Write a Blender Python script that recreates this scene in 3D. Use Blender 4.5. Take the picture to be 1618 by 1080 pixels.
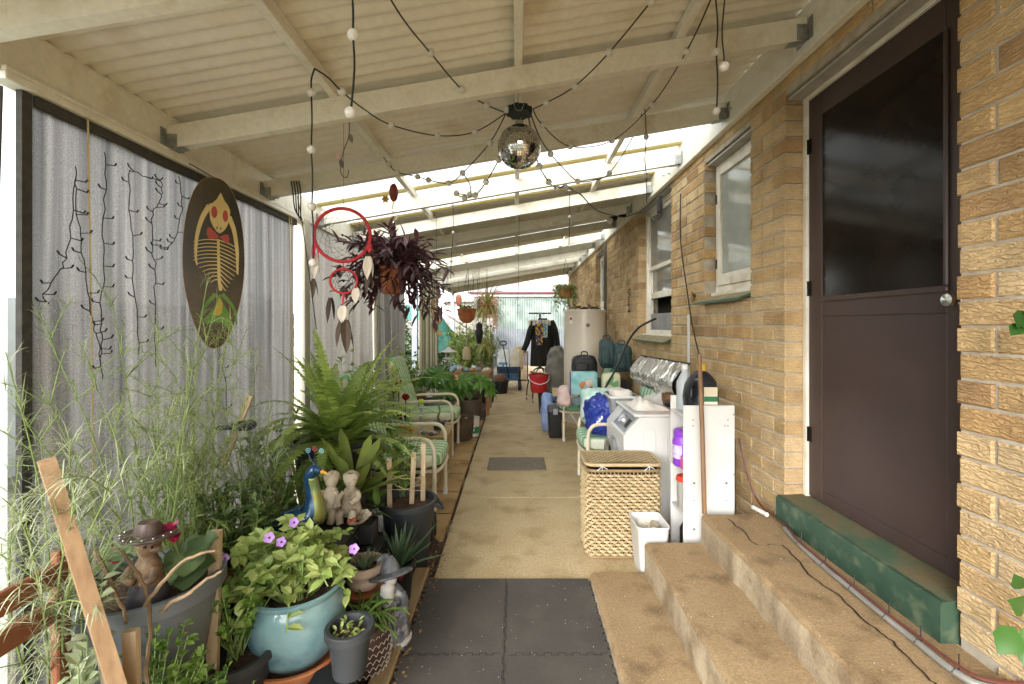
import bpy, bmesh, math, random
from mathutils import Vector, Matrix, noise as mnoise
R = math.radians; PI = math.pi
scene = bpy.context.scene
for o in list(bpy.data.objects): bpy.data.objects.remove(o)
COL = scene.collection
# ---------------------------------------------------------------- camera
H = 1.475
cd = bpy.data.cameras.new('camera'); cam = bpy.data.objects.new('camera', cd); COL.objects.link(cam)
cam.location = (0, 0, H); cam.rotation_euler = (R(90), 0, 0)
cd.sensor_width = 36; cd.lens = 36*720/1618; cd.clip_start = .05; cd.clip_end = 600
cd.shift_x = (809-815)/1618; cd.shift_y = -(540-513)/1618
scene.camera = cam
# ---------------------------------------------------------------- daylight, bright overcast
SUN_EL, SUN_AZ = 30, 207          # azimuth: clockwise from +Y
world = bpy.data.worlds.new('World'); scene.world = world; world.use_nodes = True
wn = world.node_tree.nodes; wl = world.node_tree.links
bg = wn['Background']; sky = wn.new('ShaderNodeTexSky'); sky.sky_type = 'NISHITA'; sky.sun_disc = False
sky.sun_elevation = R(SUN_EL); sky.sun_rotation = R(SUN_AZ); sky.air_density = 1.0; sky.dust_density = 1.5; sky.ozone_density = 1.0
hs = wn.new('ShaderNodeHueSaturation'); hs.inputs['Saturation'].default_value = .28   # cloud cover: little blue left
wl.new(sky.outputs[0], hs.inputs['Color']); wl.new(hs.outputs[0], bg.inputs[0]); bg.inputs[1].default_value = .15
sd = bpy.data.lights.new('sun', 'SUN'); sd.energy = 1.15; sd.angle = R(40); sd.color = (1, .985, .96)
sun = bpy.data.objects.new('sun', sd); COL.objects.link(sun)
_az, _el = R(SUN_AZ), R(SUN_EL)
sdir = Vector((math.sin(_az)*math.cos(_el), math.cos(_az)*math.cos(_el), math.sin(_el)))
sun.rotation_euler = sdir.to_track_quat('Z', 'Y').to_euler(); sun.location = (0, 0, 20)
vs = scene.view_settings; vs.view_transform = 'Standard'; vs.look = 'None'; vs.exposure = 2.38; vs.gamma = 1; vs.use_curve_mapping = False
scene.cycles.use_denoising = True; scene.cycles.max_bounces = 8; scene.cycles.diffuse_bounces = 5
scene.cycles.transparent_max_bounces = 16; scene.cycles.sample_clamp_indirect = 6
scene.cycles.caustics_reflective = False; scene.cycles.caustics_refractive = False
# ---------------------------------------------------------------- helpers
def at(x, y, Y):                 # photo pixel at depth Y
    return Vector(((x-815)*Y/720, Y, H-(y-513)*Y/720))
def gd(x, y, z=0):               # photo pixel on a horizontal level z
    return at(x, y, 720*(H-z)/(y-513))
def onx(x, y, X):                # photo pixel on a plane of constant X
    return at(x, y, 720*X/(x-815))
BASE = {}
V = Vector
def rnd(a, b): return random.uniform(a, b)
class MB:
    def __init__(s): s.v = []; s.f = []; s.fm = []; s.va = []; s.M = None; s.cur = .5; s.mi = 0
    def add(s, vs_, fs, var=None):
        n = len(s.v)
        for p in vs_:
            p = V(p)
            s.v.append(s.M @ p if s.M is not None else p)
        s.va.extend([s.cur if var is None else var]*len(vs_))
        for f in fs: s.f.append([i+n for i in f]); s.fm.append(s.mi)
        return s
    def box(s, a, b, bev=0):
        x0, x1 = sorted((a[0], b[0])); y0, y1 = sorted((a[1], b[1])); z0, z1 = sorted((a[2], b[2]))
        if not bev:
            vs_ = [(x, y, z) for x in (x0, x1) for y in (y0, y1) for z in (z0, z1)]
            return s.add(vs_, [(0,1,3,2), (4,6,7,5), (0,4,5,1), (2,3,7,6), (0,2,6,4), (1,5,7,3)])
        c = ((x0+x1)/2, (y0+y1)/2, (z0+z1)/2); h = ((x1-x0)/2, (y1-y0)/2, (z1-z0)/2); bev = min(bev, min(h)*.9)
        vs_ = []; idx = {}
        for sx in (-1, 1):
            for sy in (-1, 1):
                for sz in (-1, 1):
                    sg = (sx, sy, sz)
                    for ax in range(3):
                        idx[sg, ax] = len(vs_)
                        vs_.append([c[i]+sg[i]*(h[i] if i == ax else h[i]-bev) for i in range(3)])
        fs = []
        for ax in range(3):
            o1, o2 = (ax+1) % 3, (ax+2) % 3
            for sg in (-1, 1):
                q = []
                for (u, w) in ((-1,-1), (1,-1), (1,1), (-1,1)):
                    k = [0,0,0]; k[ax] = sg; k[o1] = u; k[o2] = w; q.append(idx[tuple(k), ax])
                fs.append(q if sg > 0 else q[::-1])
            for u in (-1, 1):
                for w in (-1, 1):
                    k0 = [0,0,0]; k1 = [0,0,0]
                    k0[o1] = k1[o1] = u; k0[o2] = k1[o2] = w; k0[ax] = -1; k1[ax] = 1
                    q = [idx[tuple(k0), o1], idx[tuple(k1), o1], idx[tuple(k1), o2], idx[tuple(k0), o2]]
                    fs.append(q if u*w > 0 else q[::-1])
        for sx in (-1, 1):
            for sy in (-1, 1):
                for sz in (-1, 1):
                    q = [idx[(sx,sy,sz), a_] for a_ in range(3)]
                    fs.append(q if sx*sy*sz > 0 else q[::-1])
        return s.add(vs_, fs)
    def tube(s, pts, r, n=8, cap=True):
        pts = [V(p) for p in pts]; m = len(pts)
        if not isinstance(r, (list, tuple)): r = [r]*m
        t0 = (pts[1]-pts[0]).normalized(); u = t0.orthogonal().normalized(); vs_ = []
        for i in range(m):
            t = (pts[min(i+1, m-1)]-pts[max(i-1, 0)])
            t = t.normalized() if t.length > 1e-9 else t0
            u = (u-t*u.dot(t)); u = u.normalized() if u.length > 1e-6 else t.orthogonal().normalized()
            w = t.cross(u)
            for k in range(n):
                a = 2*PI*k/n; vs_.append(pts[i]+(u*math.cos(a)+w*math.sin(a))*r[i])
        fs = [(i*n+k, i*n+(k+1) % n, (i+1)*n+(k+1) % n, (i+1)*n+k) for i in range(m-1) for k in range(n)]
        if cap: fs += [tuple(range(n))[::-1], tuple((m-1)*n+k for k in range(n))]
        return s.add(vs_, fs)
    def lathe(s, prof, c=(0,0,0), n=24, sx=1, sy=1, tw=0):
        vs_ = []; c = V(c)
        for (r, z) in prof:
            for k in range(n):
                a = 2*PI*k/n; vs_.append(c+V((r*sx*math.cos(a), r*sy*math.sin(a), z)))
        m = len(prof)
        fs = [(i*n+k, i*n+(k+1) % n, (i+1)*n+(k+1) % n, (i+1)*n+k) for i in range(m-1) for k in range(n)]
        if prof[0][0] > 1e-5: fs.append(tuple(range(n))[::-1])
        if prof[-1][0] > 1e-5: fs.append(tuple((m-1)*n+k for k in range(n)))
        return s.add(vs_, fs)
    def sphere(s, c, r, n=12, m=8):
        if not isinstance(r, (list, tuple, Vector)): r = (r, r, r)
        c = V(c); vs_ = [c+V((0,0,-r[2]))]
        for i in range(1, m):
            ph = -PI/2+PI*i/m
            for k in range(n):
                a = 2*PI*k/n; vs_.append(c+V((r[0]*math.cos(ph)*math.cos(a), r[1]*math.cos(ph)*math.sin(a), r[2]*math.sin(ph))))
        vs_.append(c+V((0,0,r[2]))); fs = []
        for k in range(n): fs.append((0, 1+(k+1) % n, 1+k))
        for i in range(m-2):
            for k in range(n): fs.append((1+i*n+k, 1+i*n+(k+1) % n, 1+(i+1)*n+(k+1) % n, 1+(i+1)*n+k))
        L = len(vs_)-1
        for k in range(n): fs.append((L, 1+(m-2)*n+k, 1+(m-2)*n+(k+1) % n))
        return s.add(vs_, fs)
    def soft(s, c, h, e=.35, n=20, m=12, amp=0, fr=6, taper=0):   # cushion / bag / rounded body
        c = V(c); vs_ = []
        def sp(t, e_): return math.copysign(abs(t)**e_, t)
        for i in range(m+1):
            ph = -PI/2+PI*i/m
            for k in range(n):
                a = 2*PI*k/n
                p = V((sp(math.cos(ph), e)*sp(math.cos(a), e), sp(math.cos(ph), e)*sp(math.sin(a), e), sp(math.sin(ph), e)))
                q = V((p.x*h[0]*(1-taper*p.z), p.y*h[1]*(1-taper*p.z), p.z*h[2]))
                if amp:
                    w = c+q; nn = mnoise.noise(w*fr)+.5*mnoise.noise(w*fr*2.3)+(.9*(.35-abs(mnoise.noise(w*fr*1.4+V((3,1,7)))))-.3*abs(mnoise.noise(w*fr*3.1)) if amp > .015 else 0)
                    q += p.normalized()*amp*nn
                vs_.append(c+q)
        fs = [(i*n+k, i*n+(k+1) % n, (i+1)*n+(k+1) % n, (i+1)*n+k) for i in range(m) for k in range(n)]
        return s.add(vs_, fs)
    def strip(s, L, Rr, var=None):   # ribbon between two point lists
        n = len(L)
        return s.add(list(L)+list(Rr), [(i, i+1, n+i+1, n+i) for i in range(n-1)], var)
    def blade(s, p, d, L, w, droop=.6, seg=5, var=None, shape=None, fold=.12):
        p = V(p); d = V(d).normalized(); side = d.cross(V((0,0,1)))
        side = side.normalized() if side.length > 1e-4 else V((1,0,0))
        A = []; B = []; C = []; cur = p.copy(); dd = d.copy()
        for i in range(seg+1):
            t = i/seg
            ww = w*(shape(t) if shape else (math.sin(PI*(.18+.82*t)) if t < 1 else 0)+.02)
            up = side.cross(dd).normalized()
            A.append(cur-side*ww*.5+up*ww*fold); C.append(cur.copy()); B.append(cur+side*ww*.5+up*ww*fold)
            cur = cur+dd*L/seg; dd = (dd+V((0,0,-droop/seg))).normalized()
        n = seg+1
        return s.add(A+C+B, [(i, i+1, n+i+1, n+i) for i in range(seg)]+[(n+i, n+i+1, 2*n+i+1, 2*n+i) for i in range(seg)], rnd(0, 1) if var is None else var)
    def leaf(s, p, d, L, w, up=None, var=None, fold=.15, curl=.15):
        p = V(p); d = V(d).normalized(); up = V(up) if up is not None else V((0,0,1))
        side = d.cross(up); side = side.normalized() if side.length > 1e-3 else d.orthogonal().normalized()
        u = side.cross(d).normalized()
        def P(t, k): return p+d*L*t+side*w*k+u*(abs(k)*w*fold*2-curl*L*t*t)
        vs_ = [P(0,0), P(.3,.4), P(.62,.46), P(1,0), P(.62,-.46), P(.3,-.4), P(.35,0), P(.7,0)]
        return s.add(vs_, [(0,1,6), (1,2,7,6), (2,3,7), (3,4,7), (4,5,6,7), (5,0,6)], rnd(0, 1) if var is None else var)
    def prism(s, pts, off):          # outline (3D, planar) extruded by off
        off = V(off); n = len(pts); a = [V(p) for p in pts]
        return s.add(a+[p+off for p in a], [tuple(range(n))[::-1], tuple(range(n, 2*n))]+[(i, (i+1) % n, n+(i+1) % n, n+i) for i in range(n)])
    def grid(s, fn, nu, nv):
        vs_ = [fn(i/nu, j/nv) for j in range(nv+1) for i in range(nu+1)]; w = nu+1
        return s.add(vs_, [(j*w+i, j*w+i+1, (j+1)*w+i+1, (j+1)*w+i) for j in range(nv) for i in range(nu)])
    def build(s, name, mat, parent=None, smooth=40, base=None, label=None, cat=None, group=None, kind=None, fixn=False):
        b = V((0,0,0))
        if parent is not None: b = BASE.get(parent.name, b)
        elif base is not None: b = V(base)
        elif s.v:
            b = V((sum(p.x for p in s.v)/len(s.v), sum(p.y for p in s.v)/len(s.v), min(p.z for p in s.v)))
        me = bpy.data.meshes.new(name)
        me.from_pydata([p-b for p in s.v], [], s.f)
        at_ = me.attributes.new('var', 'FLOAT', 'POINT'); at_.data.foreach_set('value', s.va)
        for m_ in (mat if isinstance(mat, (list, tuple)) else [mat]): me.materials.append(m_)
        if isinstance(mat, (list, tuple)): me.polygons.foreach_set('material_index', s.fm)
        me.validate()
        if smooth:
            me.polygons.foreach_set('use_smooth', [True]*len(me.polygons))
            if smooth < 180: me.set_sharp_from_angle(angle=R(smooth))
        if fixn:
            bm = bmesh.new(); bm.from_mesh(me); bmesh.ops.recalc_face_normals(bm, faces=bm.faces); bm.to_mesh(me); bm.free()
        o = bpy.data.objects.new(name, me); COL.objects.link(o)
        if parent is not None:
            o.parent = parent; BASE[o.name] = b
            if label: o['label'] = label
        else:
            o.location = b; BASE[o.name] = b
            tag(o, label, cat, group, kind)
        if parent is not None and kind: o['kind'] = kind
        return o
def tag(o, label=None, cat=None, group=None, kind=None):
    if label: o['label'] = label
    if cat: o['category'] = cat
    if group: o['group'] = group
    if kind: o['kind'] = kind
    return o
def thing(name, label, cat, loc, group=None):
    o = bpy.data.objects.new(name, None); COL.objects.link(o); o.location = loc; o.empty_display_size = .1
    BASE[o.name] = V(loc); return tag(o, label, cat, group)
def dupm(o, loc, parent=None, rot=None, scale=None):   # linked copy of a single mesh
    c = o.copy(); COL.objects.link(c); c.location = loc
    if rot is not None: c.rotation_euler = rot
    if scale is not None: c.scale = scale
    if parent is not None: c.parent = parent
    return c
def TR(loc, rz=0, sc=1): return Matrix.Translation(loc) @ Matrix.Rotation(rz, 4, 'Z') @ Matrix.Scale(sc, 4)
def smoothpath(pts, n=6):        # Catmull-Rom
    pts = [V(p) for p in pts]; out = []
    for i in range(len(pts)-1):
        p0 = pts[max(i-1, 0)]; p1 = pts[i]; p2 = pts[i+1]; p3 = pts[min(i+2, len(pts)-1)]
        for k in range(n):
            t = k/n
            out.append(.5*((2*p1)+(p2-p0)*t+(2*p0-5*p1+4*p2-p3)*t*t+(3*p1-p0-3*p2+p3)*t**3))
    out.append(pts[-1]); return out
# ---------------------------------------------------------------- materials
def lin(c):
    if isinstance(c, str):
        c = c.lstrip('#'); c = [int(c[i:i+2], 16)/255 for i in (0, 2, 4)]
        c = [x/12.92 if x <= .04045 else ((x+.055)/1.055)**2.4 for x in c]
    return (c[0], c[1], c[2], 1)
MATS = {}
def pm(name, c1, c2=None, sc=6, rough=.6, bump=0, bsc=60, metal=0, spec=.4, var=0, coat=0, transl=0, alpha=1, stretch=(1,1,1),
       detail=4, c3=None, sc3=2, lo=.35, hi=.65, coord='world', trans=0, grit=0, gsc=180):
    if name in MATS: return MATS[name]
    m = bpy.data.materials.new(name); m.use_nodes = True; N = m.node_tree.nodes; L = m.node_tree.links
    bs = N['Principled BSDF']; out = N['Material Output']
    bs.inputs['Roughness'].default_value = rough; bs.inputs['Metallic'].default_value = metal
    bs.inputs['Specular IOR Level'].default_value = spec; bs.inputs['Coat Weight'].default_value = coat
    bs.inputs['Transmission Weight'].default_value = trans
    if coord == 'world': src = N.new('ShaderNodeNewGeometry').outputs['Position']
    else: src = N.new('ShaderNodeTexCoord').outputs['Object']
    mp = N.new('ShaderNodeMapping'); mp.inputs['Scale'].default_value = stretch; L.new(src, mp.inputs[0])
    def noise(scale, det=detail):
        t = N.new('ShaderNodeTexNoise'); t.inputs['Scale'].default_value = scale; t.inputs['Detail'].default_value = det
        L.new(mp.outputs[0], t.inputs['Vector']); return t.outputs['Fac']
    def ramp(fac, a, b):
        r_ = N.new('ShaderNodeMapRange'); r_.inputs[1].default_value = a; r_.inputs[2].default_value = b; L.new(fac, r_.inputs[0]); return r_.outputs[0]
    def mix(fac, a, b):
        x = N.new('ShaderNodeMix'); x.data_type = 'RGBA'
        if isinstance(fac, float): x.inputs[0].default_value = fac
        else: L.new(fac, x.inputs[0])
        for s_, i in ((a, 6), (b, 7)):
            if isinstance(s_, tuple): x.inputs[i].default_value = s_
            else: L.new(s_, x.inputs[i])
        return x.outputs[2]
    col = lin(c1)
    if c2 is not None:
        if var:
            a = N.new('ShaderNodeAttribute'); a.attribute_name = 'var'
            oi = N.new('ShaderNodeObjectInfo')
            ad = N.new('ShaderNodeMath'); ad.operation = 'ADD'; L.new(a.outputs['Fac'], ad.inputs[0]); L.new(oi.outputs['Random'], ad.inputs[1])
            fr = N.new('ShaderNodeMath'); fr.operation = 'FRACT'; L.new(ad.outputs[0], fr.inputs[0])
            nz = ramp(noise(sc), lo, hi)
            mx = N.new('ShaderNodeMix'); mx.inputs[0].default_value = var; L.new(nz, mx.inputs[2]); L.new(fr.outputs[0], mx.inputs[3])
            col = mix(mx.outputs[0], lin(c1), lin(c2))
        else: col = mix(ramp(noise(sc), lo, hi), lin(c1), lin(c2))
    if c3 is not None: col = mix(ramp(noise(sc3, 6), .52, .72), col, lin(c3))
    if grit:
        g_ = N.new('ShaderNodeMapRange'); g_.inputs[1].default_value = .3; g_.inputs[2].default_value = .7; g_.inputs[3].default_value = 1-grit; g_.inputs[4].default_value = 1+grit*.5; L.new(noise(gsc, 3), g_.inputs[0])
        x = N.new('ShaderNodeMix'); x.data_type = 'RGBA'; x.blend_type = 'MULTIPLY'; x.inputs[0].default_value = 1
        if isinstance(col, tuple): x.inputs[6].default_value = col
        else: L.new(col, x.inputs[6])
        L.new(g_.outputs[0], x.inputs[7]); col = x.outputs[2]
    if isinstance(col, tuple): bs.inputs['Base Color'].default_value = col
    else: L.new(col, bs.inputs['Base Color'])
    if bump:
        b = N.new('ShaderNodeBump'); b.inputs['Strength'].default_value = 1; b.inputs['Distance'].default_value = bump
        L.new(noise(bsc, 5), b.inputs['Height']); L.new(b.outputs[0], bs.inputs['Normal'])
    sh = bs.outputs[0]
    if transl:
        t = N.new('ShaderNodeBsdfTranslucent')
        if isinstance(col, tuple): t.inputs[0].default_value = col
        else: L.new(col, t.inputs[0])
        ms = N.new('ShaderNodeMixShader'); ms.inputs[0].default_value = transl; L.new(sh, ms.inputs[1]); L.new(t.outputs[0], ms.inputs[2]); sh = ms.outputs[0]
    if alpha < 1:
        t = N.new('ShaderNodeBsdfTransparent'); ms = N.new('ShaderNodeMixShader'); ms.inputs[0].default_value = alpha
        L.new(t.outputs[0], ms.inputs[1]); L.new(sh, ms.inputs[2]); sh = ms.outputs[0]
    L.new(sh, out.inputs[0])
    m['_x'] = 1; MATS[name] = m; return m
def leafm(name, c1, c2, transl=.3, rough=.42, spec=.4): return pm(name, c1, c2, sc=9, rough=rough, spec=spec, var=.7, transl=transl)
def stripes(name, cols, period, axis, coord='Object', rough=.8, bump=0, off=0):   # flat printed stripes along one axis of the object
    m = bpy.data.materials.new(name); m.use_nodes = True; N = m.node_tree.nodes; L = m.node_tree.links; bs = N['Principled BSDF']
    tc = N.new('ShaderNodeTexCoord'); sx = N.new('ShaderNodeSeparateXYZ'); L.new(tc.outputs[coord], sx.inputs[0])
    a = N.new('ShaderNodeMath'); a.operation = 'MULTIPLY_ADD'; a.inputs[1].default_value = 1/period; a.inputs[2].default_value = 50+off; L.new(sx.outputs[axis], a.inputs[0])
    f = N.new('ShaderNodeMath'); f.operation = 'FRACT'; L.new(a.outputs[0], f.inputs[0])
    r = N.new('ShaderNodeValToRGB'); r.color_ramp.interpolation = 'CONSTANT'; e = r.color_ramp.elements
    while len(e) < len(cols): e.new(.5)
    for i, (p, c) in enumerate(cols): e[i].position = p; e[i].color = lin(c)
    L.new(f.outputs[0], r.inputs[0])
    nz = N.new('ShaderNodeTexNoise'); nz.inputs['Scale'].default_value = 5; nz.inputs['Detail'].default_value = 5; L.new(tc.outputs['Object'], nz.inputs['Vector'])
    mr = N.new('ShaderNodeMapRange'); mr.inputs[3].default_value = .72; mr.inputs[4].default_value = 1.1; L.new(nz.outputs[0], mr.inputs[0])
    mx = N.new('ShaderNodeMix'); mx.data_type = 'RGBA'; mx.blend_type = 'MULTIPLY'; mx.inputs[0].default_value = 1; L.new(r.outputs[0], mx.inputs[6]); L.new(mr.outputs[0], mx.inputs[7])
    L.new(mx.outputs[2], bs.inputs['Base Color']); bs.inputs['Roughness'].default_value = rough
    MATS[name] = m; return m
def wood(name, c1, c2, axis='z', rough=.65):
    st = {'x': (.06,1,1), 'y': (1,.06,1), 'z': (1,1,.06)}[axis]
    return pm(name, c1, c2, sc=60, rough=rough, stretch=st, bump=.0008, bsc=90, lo=.3, hi=.7)
# ================================================================ ground, path, paving
XW = 1.467; XL = -1.70
M_soil = pm('soil', '#3a2c20', '#574232', sc=14, rough=.95, bump=.012, bsc=60)
M_lawn = pm('lawn', '#6c6b55', '#8a8672', sc=3, rough=.95, bump=.02, bsc=80)
M_conc = pm('path_concrete', '#b59f78', '#c4b18c', sc=3.2, rough=.88, bump=.0012, bsc=140, c3='#a38d66', sc3=4.3, detail=14, lo=.25, hi=.75, grit=.22, gsc=70)
M_stepc = pm('step_concrete', '#8c7453', '#9f8765', sc=3, rough=.92, bump=.002, bsc=110, c3='#745f44', sc3=7, detail=14, lo=.2, hi=.8, grit=.26, gsc=120)
M_riser = pm('riser_concrete', '#887861', '#a8997f', sc=6, rough=.9, bump=.002, bsc=90, c3='#7a664a', sc3=7, detail=12, grit=.2, gsc=80)
M_paver = pm('clay_paver', '#9a7a4e', '#b6976a', sc=8, rough=.9, bump=.0015, bsc=120, var=.6, c3='#5d4a33', sc3=4)
mb = MB(); mb.box((-260, -260, -.06), (260, 260, -.03)); mb.build('ground', M_lawn, kind='structure', base=(0,0,-.06), smooth=0)
mb = MB()
def soilf(u, v):
    x = -1.72+u*1.24; y = -.6+v*14
    return (x, y, -.012+.02*mnoise.noise(V((x*4, y*4, 0)))+(.0 if u < .98 else -.02))
mb.grid(soilf, 26, 200); mb.build('garden_soil', M_soil, kind='structure', base=(-1,6,-.03))
path = None
mb = MB()
ys = [-1.2, 2.2, 3.895, 6.7, 9.46, 12.4, 17]
for a, b in zip(ys[:-1], ys[1:]): mb.box((-.478, a+.006, -.10), (XW+.02, b-.006, 0), .006)
mb.build('concrete_path', M_conc, kind='structure', base=(0,5,-.1), smooth=0)
# pavers between chairs and path
pv = bpy.data.objects.new('paver_strip', None); COL.objects.link(pv); pv['kind'] = 'structure'; pv.location = (-.7, 4.5, 0); BASE[pv.name] = V((-.7,4.5,0))
mb = MB(); mb.box((-.113, -.113, -.05), (.113, .113, .0), .006); pvm = None
random.seed(3)
for i in range(2):
    for j in range(17):
        X = -.615-.235*i; Y = 3.23+.235*j
        if pvm is None:
            pvm = mb.build('paver', M_paver, smooth=0, base=(0,0,0)); pvm.parent = pv; pvm.location = V((X,Y,.0))-pv.location
        else: dupm(pvm, V((X, Y, rnd(-.012, .006)))-pv.location, pv, rot=(rnd(-.02,.02), rnd(-.02,.02), rnd(-.02,.02)))
# timber edging beside the mats
M_sleeper = wood('sleeper_timber', '#8a7350', '#a58d68', 'y')
mb = MB(); mb.box((-.60, -.5, -.04), (-.515, 2.72, .03), .006)
mb.build('garden_edging', M_sleeper, label='tan timber edging board between the potted plants and the rubber mats', cat='edging', smooth=0)
mb = MB()
random.seed(8)
for k in range(420):
    X = rnd(-.53, -.44) if k % 3 else rnd(-1.5, -.5); Y = rnd(.8, 3.4); mb.leaf((X, Y, .012+rnd(0,.012)), (rnd(-1,1), rnd(-1,1), rnd(-.1,.2)), rnd(.012,.03), rnd(.006,.015))

for k in range(90): mb.leaf((rnd(-.46,.44), rnd(2.7,7.5), .006), (rnd(-1,1), rnd(-1,1), rnd(0,.15)), rnd(.008,.022), rnd(.005,.011))
for k in range(60): mb.leaf((rnd(.45,1.4), rnd(1.2,2.55), .418 if k % 2 else .075), (rnd(-1,1), rnd(-1,1), 0), rnd(.004,.01), rnd(.003,.007)) if False else None
mb.build('leaf_litter', pm('dry_leaf', '#6b4527', '#a6865a', var=.8, rough=.9), kind='stuff', label='dry brown leaf litter scattered along the path edge', cat='leaf litter')
# foam mats
M_mat = pm('foam_mat', '#45423d', '#4f4b45', sc=3, rough=.93, bump=.0012, bsc=420, c3='#524e47', sc3=6, detail=12, grit=.18, gsc=160)
def foam_tile(x0, x1, y0, y1, teeth, label):
    pts = []; n = 12; t = .012
    def edge(ax, a, b, fixed, out, on):
        for i in range(n):
            for (u, k) in ((i/n, 1), ((i+.5)/n, 1), ((i+.5)/n, 0), ((i+1)/n, 0)):
                w = a+(b-a)*u; o_ = fixed+(out if k and on else 0)
                if not on and k: o_ = fixed
                pts.append((w, o_, .004) if ax == 0 else (o_, w, .004))
    edge(0, x0, x1, y0, -t if 's' in teeth else 0, 's' in teeth)
    edge(1, y0, y1, x1, t, 'e' in teeth)
    edge(0, x1, x0, y1, t, 'n' in teeth)
    edge(1, y1, y0, x0, -t, 'w' in teeth)
    cl = []
    for p in pts:
        if not cl or (V(p)-V(cl[-1])).length > 1e-5: cl.append(p)
    if (V(cl[0])-V(cl[-1])).length < 1e-5: cl.pop()
    mb = MB(); mb.prism(cl, (0,0,.013)); return mb.build('foam_mat', M_mat, label=label, cat='mat', group='interlocking foam mats', smooth=0, base=((x0+x1)/2, (y0+y1)/2, .004))
ym = 2.62; dy = .60; xm = -.052
foam_tile(-.495, xm-.0015, ym-dy, ym, 'w', 'dark grey foam mat, far left one beside the edging')
foam_tile(xm+.0015, .412, ym-dy, ym, 'e', 'dark grey foam mat, far right one against the lowest step')
foam_tile(-.495, xm-.0015, ym-2*dy, ym-dy-.003, 'w', 'dark grey foam mat, near left one at the bottom of the view')
foam_tile(xm+.0015, .412, ym-2*dy, ym-dy-.003, 'e', 'dark grey foam mat, near right one at the bottom of the view')
def seam(p, q, n=14):   # interlocked finger joint seen as a stepped groove
    p = V(p); q = V(q); d = (q-p)/n; s_ = V((-d.y, d.x, 0)).normalized()*.007; mb = MB(); pts = []
    for i in range(n):
        k = 1 if i % 2 else -1
        pts += [p+d*i+s_*k, p+d*(i+1)+s_*k]
    for a, b in zip(pts[:-1], pts[1:]):
        t = (b-a); 
        if t.length < 1e-6: continue
        t.normalize(); w = V((-t.y, t.x, 0))*.0013
        mb.add([a-w-t*.001, b-w+t*.001, b+w+t*.001, a+w-t*.001], [(0,1,2,3)])
    return mb
ms = seam((xm, ym-dy, .0178), (xm, ym, .0178)); 
s2 = seam((xm, ym-2*dy, .0178), (xm, ym-dy-.02, .0178)); ms.add(s2.v, s2.f); s2 = seam((xm+.02, ym-dy-.0015, .0178), (.41, ym-dy-.0015, .0178)); ms.add(s2.v, s2.f)
s2 = seam((-.49, ym-dy-.0015, .0178), (xm-.02, ym-dy-.0015, .0178)); ms.add(s2.v, s2.f)
ms.build('mat_seam', pm('seam_dark', '#151412', rough=.95), bpy.data.objects['foam_mat'], smooth=0, kind='stuff')
mb = MB(); random.seed(19)
for k in range(90): mb.leaf((rnd(-.48,.40), rnd(1.45,2.6), .0184), (rnd(-1,1), rnd(-1,1), 0), rnd(.002,.007), rnd(.002,.005))
for k in range(110):
    x_ = rnd(.45,1.4); mb.leaf((x_, rnd(1.2,2.55), (.069 if x_ < .72 else .249 if x_ < 1.03 else .415)+.002), (rnd(-1,1), rnd(-1,1), 0), rnd(.002,.008), rnd(.002,.006))
mb.build('lint_specks', pm('pale_lint', '#b8b2a6', '#d8d3c8', var=.8, rough=.9), kind='stuff', label='pale lint and paint specks on the mats and steps', cat='debris')
# small door mat
M_rug = pm('rug_fibre', '#6e675b', '#857d70', sc=40, rough=.97, bump=.003, bsc=300)
a = gd(768, 743); b = gd(859, 724)
mb = MB(); mb.box((a.x+.01, a.y, .004), (b.x, b.y, .014), .004); mb.build('door_mat', M_rug, label='small grey ribbed floor mat lying alone across the path joint', cat='mat', smooth=0)
# ================================================================ concrete steps
st = thing('concrete_steps', 'three worn tan concrete steps leading up to the brown door', 'steps', (.95, 1.4, 0))
def step(x0, z0, z1, yend):
    mb = MB(); n = 60
    def prof(y):
        w = .007*mnoise.noise(V((x0*9, y*3, z1*7)))+.005*mnoise.noise(V((x0*9, y*17, z1*7)))-.012*max(0, mnoise.noise(V((x0*5, y*9, 3)))-.35)
        return [(x0+w, z0), (x0+w*1.3, z1-.022), (x0+.006+w, z1-.006), (x0+.022+w, z1+.004*mnoise.noise(V((y*5, x0, 2)))), (XW, z1)]
    n = 150; rows = [-.2+(yend+.2)*i/n for i in range(n+1)]; P = [prof(y) for y in rows]; m = 5
    vs_ = [(p[0], y, p[1]) for y, pr in zip(rows, P) for p in pr]
    for i in range(n):
        for k in range(m-1):
            mb.mi = 1 if k == 0 else 0
            base = len(mb.v)
            mb.add([vs_[i*m+k], vs_[(i+1)*m+k], vs_[(i+1)*m+k+1], vs_[i*m+k+1]], [(3,2,1,0)])
    e = [vs_[n*m+k] for k in range(m)]; mb.mi = 1
    mb.add(e+[(XW, yend, z0)], [tuple(range(6))[::-1]])
    o = mb.build('step', [M_stepc, M_riser], st, smooth=0)
    bm = bmesh.new(); bm.from_mesh(o.data); bmesh.ops.remove_doubles(bm, verts=bm.verts, dist=1e-5)
    bmesh.ops.recalc_face_normals(bm, faces=bm.faces); bm.to_mesh(o.data); bm.free()
    o.data.polygons.foreach_set('use_smooth', [True]*len(o.data.polygons)); o.data.set_sharp_from_angle(angle=R(50))
step(.427, -.02, .065, 2.60); step(.732, .063, .245, 2.575); step(1.043, .243, .41, 2.56)
cr = MB(); pts = []
for (x, y) in ((1150,822), (1175,842), (1195,862), (1235,864), (1262,890), (1285,915), (1330,948), (1375,990), (1412,1018), (1455,1062), (1490,1095)):
    p = gd(x, y, .41); pts.append(p)
pts = smoothpath(pts, 5); random.seed(5)
for i, p in enumerate(pts): p.x += rnd(-.006, .006); p.y += rnd(-.006, .006)
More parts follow.
